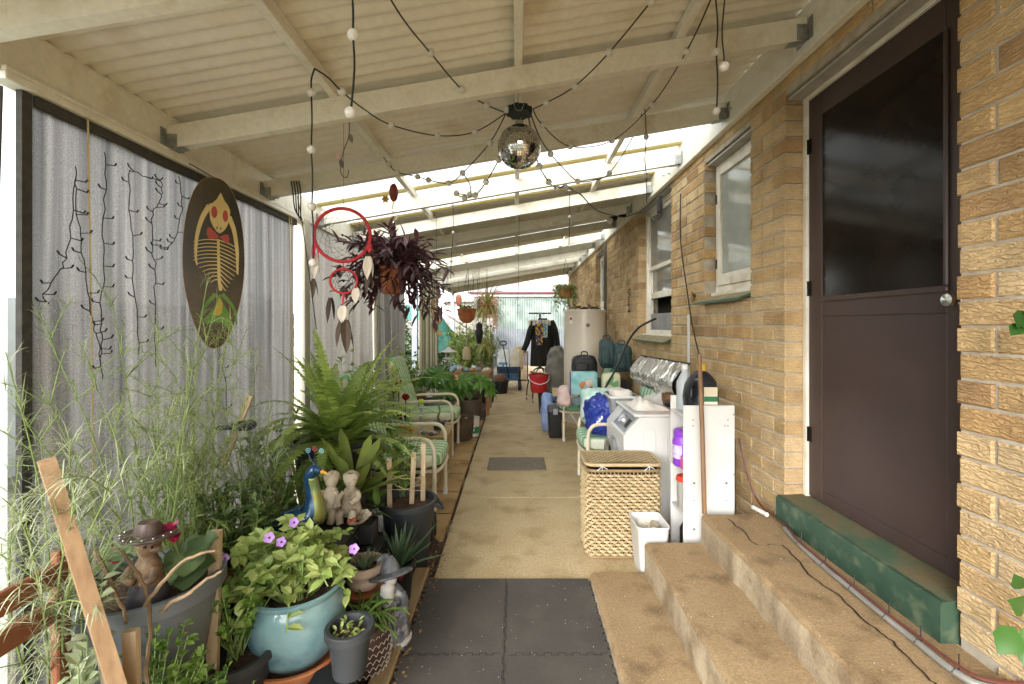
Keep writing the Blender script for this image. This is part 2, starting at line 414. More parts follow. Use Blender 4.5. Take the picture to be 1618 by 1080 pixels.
L_ = [p+V((-.002-.002*rnd(0,1), 0, .0075)) for p in pts]; R_ = [p+V((.002+.003*rnd(0,1), 0, .0075)) for p in pts]
cr.strip(L_, R_); cr.build('crack', pm('crack_dark', '#2a2018', rough=1), st, smooth=0)
# ================================================================ brick house
def brickmat(name, wavy):
    m = bpy.data.materials.new(name); m.use_nodes = True; N = m.node_tree.nodes; L = m.node_tree.links; bs = N['Principled BSDF']
    g = N.new('ShaderNodeNewGeometry'); a = N.new('ShaderNodeAttribute'); a.attribute_name = 'var'; oi = N.new('ShaderNodeObjectInfo')
    ad = N.new('ShaderNodeMath'); ad.operation = 'ADD'; L.new(a.outputs['Fac'], ad.inputs[0]); L.new(oi.outputs['Random'], ad.inputs[1])
    fr = N.new('ShaderNodeMath'); fr.operation = 'FRACT'; L.new(ad.outputs[0], fr.inputs[0])
    rp = N.new('ShaderNodeValToRGB'); e = rp.color_ramp.elements
    cs = [(0, '#bb9c70'), (.2, '#c6a97e'), (.45, '#d0b68e'), (.72, '#c9ac7d'), (.88, '#bd9a6c'), (.96, '#ac8e6a'), (1, '#a5865f')]
    while len(e) < len(cs): e.new(.5)
    for i, (p, c) in enumerate(cs): e[i].position = p; e[i].color = lin(c)
    L.new(fr.outputs[0], rp.inputs[0])
    n1 = N.new('ShaderNodeTexNoise'); n1.inputs['Scale'].default_value = 7; n1.inputs['Detail'].default_value = 6; L.new(g.outputs['Position'], n1.inputs['Vector'])
    m1 = N.new('ShaderNodeMapRange'); m1.inputs[1].default_value = .3; m1.inputs[2].default_value = .7; m1.inputs[3].default_value = .78; m1.inputs[4].default_value = 1.16; L.new(n1.outputs[0], m1.inputs[0])
    mx = N.new('ShaderNodeMix'); mx.data_type = 'RGBA'; mx.blend_type = 'MULTIPLY'; mx.inputs[0].default_value = 1; L.new(rp.outputs[0], mx.inputs[6]); L.new(m1.outputs[0], mx.inputs[7])
    # relief: short wavy combed ridges
    vo = N.new('ShaderNodeVectorMath'); vo.operation = 'SCALE'; vo.inputs[0].default_value = (3.1, 7.7, 5.3); L.new(ad.outputs[0], vo.inputs['Scale'])
    va = N.new('ShaderNodeVectorMath'); va.operation = 'ADD'; L.new(g.outputs['Position'], va.inputs[0]); L.new(vo.outputs[0], va.inputs[1])
    mp = N.new('ShaderNodeMapping'); mp.inputs['Scale'].default_value = (1, .38, 1); L.new(va.outputs[0], mp.inputs[0])
    w = N.new('ShaderNodeTexWave'); w.wave_type = 'BANDS'; w.bands_direction = 'Z'; w.inputs['Scale'].default_value = 21; w.inputs['Distortion'].default_value = 9
    w.inputs['Detail'].default_value = 2; w.inputs['Detail Scale'].default_value = 3.2; w.inputs['Detail Roughness'].default_value = .6; L.new(mp.outputs[0], w.inputs['Vector'])
    n2 = N.new('ShaderNodeTexNoise'); n2.inputs['Scale'].default_value = 130; n2.inputs['Detail'].default_value = 4; L.new(g.outputs['Position'], n2.inputs['Vector'])
    hx = N.new('ShaderNodeMath'); hx.operation = 'MULTIPLY_ADD'; hx.inputs[1].default_value = 1.3; L.new(w.outputs['Fac'], hx.inputs[0]); L.new(n2.outputs[0], hx.inputs[2])
    b = N.new('ShaderNodeBump'); b.inputs['Strength'].default_value = 1; b.inputs['Distance'].default_value = .0023; L.new(hx.outputs[0], b.inputs['Height']); L.new(b.outputs[0], bs.inputs['Normal'])
    # base colour is multiplied a touch darker in the combed grooves
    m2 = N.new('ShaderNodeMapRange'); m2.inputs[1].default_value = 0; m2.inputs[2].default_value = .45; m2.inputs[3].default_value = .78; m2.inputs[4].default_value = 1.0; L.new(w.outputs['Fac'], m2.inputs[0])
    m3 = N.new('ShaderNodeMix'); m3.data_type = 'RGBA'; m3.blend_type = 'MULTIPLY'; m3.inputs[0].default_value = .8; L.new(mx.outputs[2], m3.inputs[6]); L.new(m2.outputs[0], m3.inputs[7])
    L.new(m3.outputs[2], bs.inputs['Base Color']); bs.inputs['Roughness'].default_value = .88; bs.inputs['Specular IOR Level'].default_value = .2
    return m
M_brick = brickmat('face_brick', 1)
M_mortar = pm('mortar', '#a39a8a', '#b8afa0', sc=20, rough=.95, bump=.002, bsc=150)
WY0, WY1 = -1.6, 12.75; WTOP = 3.02
OPEN = [(1.52, 2.485, .41, 2.71), (2.855, 3.546, 1.66, 2.716), (4.31, 5.46, 1.32, 2.83), (7.5, 8.37, 1.70, 2.73)]
house = thing('brick_house', 'tan textured brick house wall with door and windows along the path', 'house', (XW+.1, 6.5, 0))
mb = MB()
def wall_holes(y0, y1, z0, z1, holes, fn):
    cuts = sorted({y0, y1, *[h[0] for h in holes], *[h[1] for h in holes]})
    for a, b in zip(cuts[:-1], cuts[1:]):
        hs_ = [h for h in holes if h[0] <= a+1e-6 and h[1] >= b-1e-6]
        if not hs_: fn(a, b, z0, z1)
        else:
            h = hs_[0]; fn(a, b, z0, h[2]); fn(a, b, h[3], z1)
wall_holes(WY0, WY1, -.1, WTOP, [(a-.012, b+.012, c-.012, d+.012) for (a, b, c, d) in OPEN], lambda a, b, c, d: mb.box((XW+.007, a, c), (XW+.24, b, d)))
mb.build('wall', M_mortar, house, smooth=0)
random.seed(11); bricks = []
zr = 1.555-.086*19
rows = 0
z = zr
r = 0
while z < WTOP:
    a0 = 1.52+(.12 if r % 2 else 0)-.24*14
    y = a0
    while y < WY1:
        y0, y1 = max(y, WY0), min(y+.23, WY1); z0, z1 = max(z+.005, -.05), min(z+.081, WTOP)
        segs = [(y0, y1, z0, z1)]
        for (a, b, c, d) in OPEN:
            new = []
            for s_ in segs:
                if s_[1] <= a or s_[0] >= b or s_[3] <= c or s_[2] >= d: new.append(s_); continue
                cz0, cz1 = s_[2], s_[3]
                if s_[2] >= c-.045 and s_[3] <= d+.045 or (s_[2]+s_[3])/2 > c and (s_[2]+s_[3])/2 < d:
                    if s_[0] < a-.008: new.append((s_[0], a-.001, cz0, cz1))
                    if s_[1] > b+.008: new.append((b+.001, s_[1], cz0, cz1))
                else:
                    if cz0 < c: new.append((s_[0], s_[1], cz0, min(cz1, c-.002)))
                    else: new.append((s_[0], s_[1], max(cz0, d+.002), cz1))
            segs = new
        for s_ in segs:
            if s_[1]-s_[0] > .006 and s_[3]-s_[2] > .02: bricks.append(s_)
        y += .24
    z += .086; r += 1
def bscore(s_):
    y0, y1, z0, z1 = s_; S0, S1 = 720/y1, 720/max(y0, .3)
    xa, xb = 815+XW*S0, 815+XW*S1
    if xa > 1618: return 0
    Sm = 720/((y0+y1)/2); ya, yb = 513-(z1-H)*Sm, 513-(z0-H)*Sm
    if yb < 0 or ya > 1080 or z1 > 2.84: return 0
    return (min(xb, 1618)-xa)*(yb-ya)
bricks.sort(key=bscore, reverse=True)
def brickmesh(mb, ly, lz, dep, off=(0,0,0), var=.5):
    b = .005; o = V(off); x = rnd(-.0015, .0015)
    j = lambda: rnd(-.0018, .0018)
    F = [(x, b+j(), b+j()), (x, ly-b+j(), b+j()), (x, ly-b+j(), lz-b+j()), (x, b+j(), lz-b+j())]
    E = [(.005, 0, 0), (.005, ly, 0), (.005, ly, lz), (.005, 0, lz)]
    K = [(dep, 0, 0), (dep, ly, 0), (dep, ly, lz), (dep, 0, lz)]
    q = [(0,3,2,1)]+[(i, (i+1) % 4, 4+(i+1) % 4, 4+i) for i in range(4)]+[(4+i, 4+(i+1) % 4, 8+(i+1) % 4, 8+i) for i in range(4)]
    mb.add([o+V(p) for p in F+E+K], q, var)
protos = {}
for s_ in bricks[:300]:
    ly, lz = round(s_[1]-s_[0], 3), round(s_[3]-s_[2], 3); k = (ly, lz, random.randrange(4) if abs(ly-.23) < .002 else 0)
    loc = V((XW+rnd(-.0015, .002), s_[0], s_[2]))-BASE[house.name]
    if k not in protos:
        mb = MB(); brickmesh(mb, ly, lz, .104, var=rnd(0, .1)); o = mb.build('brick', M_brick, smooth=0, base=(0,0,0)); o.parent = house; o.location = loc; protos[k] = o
    else: dupm(protos[k], loc, house)
mb = MB()
for s_ in bricks[300:]: brickmesh(mb, s_[1]-s_[0], s_[3]-s_[2], .104, (XW+rnd(-.0015, .002), s_[0], s_[2]), rnd(0, 1))
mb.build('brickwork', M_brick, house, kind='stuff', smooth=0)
# dark rooms behind the openings
M_room = pm('room_paint', '#6f6a60', rough=.9)
mb = MB()
for (a, b) in ((.5, 2.72), (2.78, 3.95), (4.0, 5.9), (7.2, 8.8)):
    mb.box((XW+.245, a, .1), (XW+1.9, b, 2.9))
o = mb.build('interior_room', M_room, house, smooth=0)
bm = bmesh.new(); bm.from_mesh(o.data)
for f in list(bm.faces):
    if all(abs((o.data.vertices[v.index].co.x+BASE[house.name].x)-(XW+.245)) < 1e-4 for v in f.verts): bm.faces.remove(f)
bm.to_mesh(o.data); bm.free()
# lintels
M_lint = pm('lintel_steel', '#a09c98', '#b3afa8', sc=10, rough=.6)
M_white = pm('white_gloss_paint', '#e6e2d6', '#d6d0c0', sc=5, rough=.4, bump=.0004, bsc=60, c3='#beb49c', sc3=6)
for h in OPEN:
    mb = MB(); mb.box((XW+.02, h[0]-.05, h[3]-.012), (XW+.2, h[1]+.05, h[3]+.002)); mb.build('lintel', M_lint, house, smooth=0)
# ---- door
M_door = pm('brown_door_paint', '#3c302f', '#453735', sc=3, rough=.42, bump=.0005, bsc=30, c3='#43352f', sc3=4)
M_glass_d = pm('dark_glass', '#16130f', '#211c16', sc=5, rough=.13, spec=.16)
M_green = pm('green_step_paint', '#2c4436', '#385040', sc=8, rough=.55, c3='#5c6650', sc3=14, detail=8, bump=.0008, bsc=40)
M_hinge = pm('black_hinge', '#191715', rough=.4, metal=.6)
M_chrome = pm('chrome', '#c9c9c6', rough=.15, metal=1)
DX = 1.583
door = MB(); door.box((DX, 1.555, .56), (DX+.04, 2.452, 2.68), .003); door = door.build('door', M_door, house, smooth=0)
mb = MB()
for (a, b, c, d) in ((1.555, 1.668, .56, 2.68), (2.347, 2.452, .56, 2.68), (1.668, 2.347, 2.56, 2.68), (1.668, 2.347, 1.52, 1.62), (1.668, 2.347, .56, .62)):
    mb.box((DX-.006, a, c), (DX+.002, b, d), .002)
mb.build('door_stile', M_door, door, smooth=0)
mb = MB(); mb.box((DX-.003, 1.67, .625), (DX-.0005, 2.345, 1.517), .001); mb.build('lower_panel', M_door, door, smooth=0)
mb = MB(); mb.box((DX-.0035, 1.66, 1.60), (DX-.0015, 2.35, 2.57)); mb.build('pane', M_glass_d, door, smooth=0)
mb = MB()
mb.box((DX-.018, 1.655, 1.595), (DX-.005, 2.36, 1.618), .005); mb.box((DX-.018, 1.655, 1.618), (DX-.005, 1.674, 2.56), .005); mb.build('bead', M_door, door, smooth=0)
for z in (2.43, 1.67, .89):
    mb = MB(); mb.tube([(DX-.012, 2.456, z-.04), (DX-.012, 2.456, z+.04)], .007, 8); mb.box((DX-.010, 2.43, z-.04), (DX-.0065, 2.456, z+.04)); mb.build('hinge', M_hinge, door)
mb = MB(); mb.M = Matrix.Translation((DX-.006, 1.612, 1.563)) @ Matrix.Rotation(R(-90), 4, 'Y')
mb.lathe([(.016, 0), (.016, .006), (.009, .012), (.009, .03), (.022, .036), (.026, .045), (.022, .055), (0, .058)], n=20); mb.build('knob', M_chrome, door)
mb = MB()
for (a, b, c, d) in ((2.452, 2.4835, .552, 2.708), (1.521, 1.555, .552, 2.708), (1.555, 2.452, 2.68, 2.708)): mb.box((1.562, a, c), (1.64, b, d), .003)
mb.build('door_frame', M_white, house, smooth=0)
mb = MB()
def thr(u, v):
    prof = [(1.418, .405), (1.418, .535), (1.424, .547), (1.44, .549), (1.66, .558)]
    i = min(int(u*4+1e-6), 4); x, z_ = prof[i]; return (x+.003*mnoise.noise(V((v*20, z_*9, 0))), 1.522+.961*v, z_)
mb.grid(thr, 4, 40); mb.fm = [1 if f_ % 4 == 3 else 0 for f_ in range(len(mb.fm))]; mb.prism([(1.418,2.483,.405), (1.418,2.483,.535), (1.424,2.483,.547), (1.44,2.483,.549), (1.6,2.483,.555), (1.6,2.483,.405)], (0,-.002,0)); mb.prism([(1.418,1.524,.405), (1.418,1.524,.535), (1.424,1.524,.547), (1.44,1.524,.549), (1.6,1.524,.555), (1.6,1.524,.405)], (0,-.002,0))
mb.build('threshold', [M_green, pm('worn_green_step', '#6a5e44', '#5c5f48', sc=7, rough=.8, c3='#3c5a46', sc3=5, grit=.25)], house, smooth=40)
# ---- windows
M_pane = pm('window_pane', '#8f948e', '#a9aea8', sc=3, rough=.08, spec=.6)
M_dpane = pm('window_pane_dark', '#6c6c66', '#84857f', sc=2, rough=.08, spec=.6)
M_tile = pm('sill_tile', '#8c8464', '#9c9276', sc=10, rough=.6, c3='#756d4e', sc3=9)
M_tedge = pm('sill_tile_glaze', '#35523c', rough=.4)
def framebox(mb, y0, y1, z0, z1, w, x0, x1, wb=None):
    wb = wb or w
    mb.box((x0, y0, z0), (x1, y0+w, z1), .003); mb.box((x0, y1-w, z0), (x1, y1, z1), .003)
    mb.box((x0, y0+w, z1-w), (x1, y1-w, z1), .003); mb.box((x0, y0+w, z0), (x1, y1-w, z0+wb), .003)
def sill(par, y0, y1, zf, n, xin=.07):
    x0 = 1.386
    for i in range(n):
        a = y0+(y1-y0)*i/n+.002; b = y0+(y1-y0)*(i+1)/n-.002; mb = MB()
        mb.mi = 0; mb.add([(x0, a, zf), (x0, b, zf), (XW+xin, b, zf+.055), (XW+xin, a, zf+.055)], [(0,1,2,3)])
        mb.mi = 1; mb.add([(x0, a, zf), (x0, b, zf), (x0, b, zf-.016), (x0, a, zf-.016)], [(3,2,1,0)])
        mb.mi = 0; mb.add([(x0, a, zf-.016), (x0, b, zf-.016), (XW+xin, b, zf+.039), (XW+xin, a, zf+.039)], [(3,2,1,0)])
        for y in (a, b): mb.mi = 1; mb.add([(x0, y, zf), (XW+xin, y, zf+.055), (XW+xin, y, zf+.039), (x0, y, zf-.016)], [(0,1,2,3)])
        mb.build('sill_tile', [M_tile, M_tedge], par, smooth=0, fixn=True)
def casement(h, hinge=True):
    y0, y1, z0, z1 = h; mb = MB(); framebox(mb, y0+.003, y1-.003, z0+.06, z1-.014, .04, XW+.088, XW+.15, .05)
    w = mb.build('window', M_white, house, smooth=0)
    mb = MB(); framebox(mb, y0+.045, y1-.045, z0+.112, z1-.056, .05, XW+.078, XW+.12, .085); mb.build('sash', M_white, w, smooth=0)
    mb = MB(); mb.box((XW+.098, y0+.09, z0+.19), (XW+.102, y1-.09, z1-.1)); mb.build('pane', M_pane, w, smooth=0)
    mb = MB(); mb.box((XW+.05, y0+.004, z0+.035), (XW+.12, y1-.004, z0+.062), .004); mb.build('sill_board', M_white, w, smooth=0)
    for z_ in (z0+.28, z1-.28):
        mb = MB(); mb.tube([(XW+.075, y1-.043, z_-.035), (XW+.075, y1-.043, z_+.035)], .006, 6); mb.build('hinge', M_hinge, w)
    return w
w1 = casement(OPEN[1]); sill(w1, 2.845, 3.556, 1.647, 3)
w3 = casement(OPEN[3]); sill(w3, 7.49, 8.38, 1.66, 4)
y0, y1, z0, z1 = OPEN[2]
mb = MB(); framebox(mb, y0+.003, y1-.003, z0+.05, z1-.014, .05, XW+.09, XW+.17, .05); w2 = mb.build('window', M_white, house, smooth=0)
zm = 2.12
mb = MB(); framebox(mb, y0+.055, y1-.055, zm-.02, z1-.066, .045, XW+.105, XW+.14); mb.build('upper_sash', M_white, w2, smooth=0)
mb = MB(); framebox(mb, y0+.055, y1-.055, 1.78, zm+.02, .045, XW+.135, XW+.165, .07); mb.build('lower_sash', M_white, w2, smooth=0)
mb = MB(); mb.box((XW+.12, y0+.09, zm), (XW+.124, y1-.09, z1-.1)); mb.build('pane', M_dpane, w2, smooth=0)
mb = MB(); mb.box((XW+.15, y0+.09, 1.84), (XW+.154, y1-.09, zm)); mb.build('pane', M_dpane, w2, smooth=0)
M_metalbox = pm('grey_sheet_metal', '#86868a', '#9a9a9c', sc=8, rough=.45, metal=.5)
mb = MB(); mb.box((XW+.10, 4.37, 1.38), (XW+.16, 5.28, 1.60), .004)
mb.build('board', M_metalbox, w2, smooth=0, label='grey panel filling the bottom of the open window')
mb = MB(); mb.box((XW+.04, y0+.004, z0+.03), (XW+.13, y1-.004, z0+.052), .004); mb.build('sill_board', M_white, w2, smooth=0)
sill(w2, 4.30, 5.47, 1.31, 4, .05)
# ================================================================ patio roof
M_cream = pm('cream_timber_paint', '#e8e5d9', '#e0dccf', sc=3, rough=.5, bump=.0006, bsc=50, c3='#d2c9b2', sc3=7, grit=.08, gsc=45)
M_galv = pm('galvanised_steel', '#8f9392', '#b0b3b1', sc=25, rough=.4, metal=.7)
M_sheet = pm('cream_steel_sheet', '#ded8ca', '#e6e1d5', sc=3, rough=.45, c3='#cdc3ac', sc3=3, grit=.06, gsc=30, spec=.4)
M_clear = pm('clear_roof_sheet', '#f4f4ee', '#ecebd8', sc=3, rough=.4, transl=.75, alpha=.72)
M_lap = pm('yellowed_roof_sheet', '#c2b27a', '#b3a268', sc=4, rough=.6, transl=.12)
SL = .171
roof = thing('patio_roof', 'cream lean-to patio roof of painted rafters and corrugated sheets', 'roof', (0, 6.5, 2.3))
def rz(x): return 2.33+SL*(x-XL)
rprot = None; bprot = None
for k in [0]+list(range(1, 14))+[-1, -2, -3]:
    Y = 1.387+.85*k
    if rprot is None:
        mb = MB(); a, b = XL+.003, 1.42-.003
        mb.add([(a,-.023,rz(a)), (b,-.023,rz(b)), (b,-.023,rz(b)+.112), (a,-.023,rz(a)+.112), (a,.023,rz(a)), (b,.023,rz(b)), (b,.023,rz(b)+.112), (a,.023,rz(a)+.112)],
               [(0,1,2,3), (7,6,5,4), (0,4,5,1), (3,2,6,7), (0,3,7,4), (1,5,6,2)])
        rprot = mb.build('rafter', M_cream, smooth=0, base=(0,0,0)); rprot.parent = roof; rprot.location = V((0,Y,0))-BASE[roof.name]; rr = rprot
        bps = []
        for (x, sgn) in ((XL, 1), (1.42, -1)):
            mb = MB(); zz = rz(x)-.004; t = .003
            for s_ in (-1, 1):
                mb.box((x+sgn*.002, s_*.026-.0015, zz), (x+sgn*.055, s_*.026+.0015, zz+.075+SL*.0))
                mb.box((x+sgn*.0015, s_*.027, zz-.005), (x+sgn*.0045, s_*.062, zz+.10))
            mb.add([(x+sgn*.002,-.026,zz), (x+sgn*.09,-.026,zz+sgn*.085*SL-.001), (x+sgn*.09,.026,zz+sgn*.085*SL-.001), (x+sgn*.002,.026,zz)], [(0,1,2,3), (3,2,1,0)])
            q = mb.build('bracket', M_galv, smooth=0, base=(0,0,0)); q.parent = rr; bps.append(q)
    else:
        rr = dupm(rprot, V((0,Y,0))-BASE[roof.name], roof)
        for q in bps: dupm(q, (0,0,0), rr)
for X in (-.887, .012, .80):
    mb = MB(); z_ = rz(X)+.113; mb.box((X-.02, -1.5, z_), (X+.02, 12.55, z_+.055), .003); mb.build('batten', M_cream, roof, smooth=0)
SHT = []
y = .72
def shz(x): return 2.508+SL*(x-XL)
sheets = [(-1.58, -.82, 0), (-.82, -.06, 0), (-.06, .70, 0), (.70, 1.46, 0), (1.46, 2.22, 0), (2.22, 2.98, 0), (2.98, 3.2, 0), (3.2, 3.96, 1), (3.96, 4.72, 1), (4.72, 5.48, 0), (5.48, 6.24, 0), (6.24, 6.75, 0),  # roof behind the camera is unseen, extended to cut sky light on the near end
          (6.75, 7.51, 1), (7.51, 8.1, 0), (8.1, 8.86, 1), (8.86, 9.62, 0), (9.62, 10.38, 1), (10.38, 11.1, 0), (11.1, 11.9, 0), (11.9, 12.6, 0)]
def sheet(y0, y1, mt, lift=0, name='roof_sheet'):
    mb = MB(); n = max(2, int((y1-y0)/.0095))
    def fn(u, v):
        x = -1.86+u*(1.45+1.86); yy = y0+(y1-y0)*v
        return (x, yy, shz(x)+lift+.0115*math.cos(2*PI*yy/.076))
    mb.grid(fn, 1, n); return mb.build(name, mt, roof, smooth=180)
for i, (a, b, c) in enumerate(sheets):
    sheet(a, b+.03, M_clear if c else M_sheet, .0015*(i % 2))
    if c: sheet(b-.075, b+.012, M_lap, -.004, 'sheet_lap')
mb = MB(); mb.box((1.42, -1.5, 2.815), (XW-.001, 12.6, 3.04), .004); mb.build('wall_plate', M_cream, roof, smooth=0)
mb = MB(); mb.box((XL-.045, -1.5, 2.318), (XL, 12.6, 2.506), .004); mb.build('beam', M_cream, roof, smooth=0)
mb = MB(); mb.box((XL-.05, 1.50, 2.289), (XL+.022, 3.62, 2.317), .003); mb.box((XL+.004, 1.50, 2.3172), (XL+.022, 3.62, 2.333), .002); mb.build('blind_track', M_cream, roof, smooth=0)
M_post = pm('post_paint', '#b8b3a2', '#a9a492', sc=4, rough=.5)
M_gpost = pm('grey_post_paint', '#7f8891', '#8c949b', sc=4, rough=.5)
for (Y, w, mt) in ((.55, .09, M_post), (3.66, .09, M_post), (5.5, .05, M_post), (7.75, .09, M_gpost), (12.4, .09, M_gpost)):
    mb = MB(); mb.box((XL-.06, Y-w/2, -.05), (XL+.03, Y+w/2, 2.318), .004); mb.build('post', mt, roof, smooth=0)
for (y_, z_) in ((3.0,2.9), (3.05,2.86), (4.1,2.93), (4.2,2.87), (4.35,2.9), (1.9,2.95)):
    mb = MB(); mb.tube([(1.42, y_, z_), (1.40, y_, z_)], .006, 6); mb.build('bolt', M_galv, roof)
# ================================================================ blinds on the garden side
def blindmat(name, c1, c2, c3, alpha, st=(1, 22, .5)):
    m = bpy.data.materials.new(name); m.use_nodes = True; N = m.node_tree.nodes; L = m.node_tree.links; N.remove(N['Principled BSDF']); out = N['Material Output']
    g = N.new('ShaderNodeNewGeometry'); mp = N.new('ShaderNodeMapping'); mp.inputs['Scale'].default_value = st; L.new(g.outputs['Position'], mp.inputs[0])
    def nz(sc, v, d=5):
        t = N.new('ShaderNodeTexNoise'); t.inputs['Scale'].default_value = sc; t.inputs['Detail'].default_value = d; L.new(v, t.inputs['Vector']); return t.outputs[0]
    def mr(f, a, b, c=0, d=1):
        t = N.new('ShaderNodeMapRange'); t.inputs[1].default_value = a; t.inputs[2].default_value = b; t.inputs[3].default_value = c; t.inputs[4].default_value = d; L.new(f, t.inputs[0]); return t.outputs[0]
    def mix(f, a, b):
        x = N.new('ShaderNodeMix'); x.data_type = 'RGBA'; L.new(f, x.inputs[0])
        for s_, i in ((a, 6), (b, 7)):
            if isinstance(s_, tuple): x.inputs[i].default_value = s_
            else: L.new(s_, x.inputs[i])
        return x.outputs[2]
    c = mix(mr(nz(1.0, mp.outputs[0]), .32, .68), lin(c1), lin(c2))
    c = mix(mr(nz(2.2, g.outputs['Position']), .54, .75, 0, .6), c, lin(c3))
    sp = nz(420, g.outputs['Position'], 1); c = mix(mr(sp, .42, .58, 0, .62), c, lin('#2c2c2e'))
    d = N.new('ShaderNodeBsdfDiffuse'); L.new(c, d.inputs[0]); t = N.new('ShaderNodeBsdfTranslucent'); L.new(c, t.inputs[0])
    a1 = N.new('ShaderNodeMixShader'); a1.inputs[0].default_value = .5; L.new(d.outputs[0], a1.inputs[1]); L.new(t.outputs[0], a1.inputs[2])
    tp = N.new('ShaderNodeBsdfTransparent'); a2 = N.new('ShaderNodeMixShader'); L.new(mr(sp, .45, .62, .0, 1-alpha), a2.inputs[0])
    L.new(tp.outputs[0], a2.inputs[2]); L.new(a1.outputs[0], a2.inputs[1]); L.new(a2.outputs[0], out.inputs[0]); 
    # factor = share of open weave
    a2.inputs[0].default_value = .2
    return m
M_blind = blindmat('grey_shade_cloth', '#5a5855', '#a19e98', '#7f7463', .95)
M_blind2 = blindmat('beige_shade_cloth', '#8a857b', '#a9a397', '#7a6f5f', .98, (1, 9, .3))
M_hem = pm('black_hem', '#3f3e3b', '#4d4b47', sc=30, rough=.9)
def blind(y0, y1, x, z0, z1, mt, label, wav=.02, fr=6, hemmed=True):
    t = thing('shade_blind', label, 'blind', (x, (y0+y1)/2, z0), 'shade blinds on the garden side')
    mb = MB()
    def fn(u, v):
        yy = y0+(y1-y0)*u; z_ = z0+(z1-z0)*v
        return (x+(wav*1.3*mnoise.noise(V((yy*fr*.8, z_*.35, x*9)))+wav*.5*mnoise.noise(V((yy*fr*2.4, z_*.6, 4))))*(1-v*.5)+(wav*.7*math.sin(yy*fr*2) if wav > .03 else 0)+.004*mnoise.noise(V((yy*3, z_*2, x))), yy, z_)
    mb.grid(fn, 90, 14); mb.build('cloth', mt, t, smooth=180)
    if hemmed:
        mb = MB(); mb.box((x-.012, y0-.012, z0), (x+.010, y0+.022, z1)); mb.build('side_hem', M_hem, t, smooth=0)
        mb = MB(); mb.box((x-.018, y0+.031, z1-.04), (x+.016, y1, z1-.001)); mb.build('top_hem', M_hem, t, smooth=0)
    mb = MB(); mb.tube([(x, y0, z0), (x, y1, z0)], .016, 8); mb.build('bottom_rail', M_hem, t)
    return t
b1 = blind(1.585, 3.54, -1.715, .10, 2.288, M_blind, 'wide grey weathered shade cloth blind hung with black light strands')
M_cord = pm('cream_cord', '#c9b88d', rough=.8)
for (ya, xx) in ((1.80, -1.69), (3.40, -1.69), (3.43, -1.69)):
    mb = MB(); mb.tube([(xx, ya, 2.29), (xx+.004, ya+.01, 1.5), (xx, ya+.03, .35)], .0035, 5); mb.build('pull_cord', M_cord, b1)
b2 = blind(3.76, 5.46, -1.715, .10, 2.318, M_blind2, 'beige streaked shade cloth blind behind the big fern', .02, 7, False)
b3 = blind(5.54, 6.90, -1.70, .10, 2.318, M_blind2, 'pleated beige shade curtain beyond the fern at the garden opening', .045, 16, False)
# striped awning curtain
M_awn = stripes('striped_canvas', [(0, '#e8e0c4'), (.55, '#7f8a6a'), (.68, '#e8e0c4'), (.8, '#5d7a63')], .19, 1, 'Object', .85)
mb = MB()
mb.grid(lambda u, v: (-1.69+.03*math.sin(u*38), 8.0+u*1.9, .2+v*2.1), 120, 4)
mb.build('striped_awning', M_awn, label='cream and green vertically striped canvas awning drop near the far post', cat='awning', smooth=180)
# milky plastic drop left of the grey blind
M_pvc = pm('milky_plastic', '#eef2ea', '#dfe9da', sc=2, rough=.25, transl=.8, alpha=.6)
t = thing('plastic_blind', 'milky clear plastic blind at the left edge with a black cord', 'blind', (-1.76, 1.2, 0))
mb = MB(); mb.grid(lambda u, v: (-1.755+.008*math.sin(u*9), .62+u*.95, .12+v*2.17), 24, 6); mb.build('sheet', M_pvc, t, smooth=180)
mb = MB(); mb.tube([(-1.735, 1.535, 2.28), (-1.735, 1.50, .9), (-1.735, 1.49, .1)], .006, 6); mb.build('cord', M_hem, t)
mb = MB(); mb.tube([(-1.757, .62, .11), (-1.757, 1.57, .11)], .016, 8); mb.build('bottom_rail', M_hem, t)
# ================================================================ things along the house wall
M_whitep = pm('white_plastic', '#d6d6d3', '#cdcdc9', sc=5, rough=.4)
M_blackp = pm('black_plastic', '#1b1b1c', '#262627', sc=10, rough=.45)
M_wicker = pm('pale_wicker', '#a8946c', '#c4b08a', sc=30, rough=.7, var=.6, bump=.0008, bsc=200)
M_wickd = pm('wicker_rod', '#86704e', '#9c8562', sc=30, rough=.7)
def rrect(x0, x1, y0, y1, r, n=5):
    out = []
    for (cx, cy, a0) in ((x1-r, y0+r, -90), (x1-r, y1-r, 0), (x0+r, y1-r, 90), (x0+r, y0+r, 180)):
        for k in range(n+1):
            a = R(a0+90*k/n); out.append((cx+r*math.cos(a), cy+r*math.sin(a)))
    return out
def loft(mb, rings, cap0=True, cap1=True):
    n = len(rings[0]); vs_ = [p for r_ in rings for p in r_]
    fs = [(i*n+k, i*n+(k+1) % n, (i+1)*n+(k+1) % n, (i+1)*n+k) for i in range(len(rings)-1) for k in range(n)]
    if cap0: fs.append(tuple(range(n))[::-1])
    if cap1: fs.append(tuple((len(rings)-1)*n+k for k in range(n)))
    mb.add(vs_, fs)
def ring(x0, x1, y0, y1, r, z, n=5): return [(x, y, z) for x, y in rrect(x0, x1, y0, y1, r, n)]
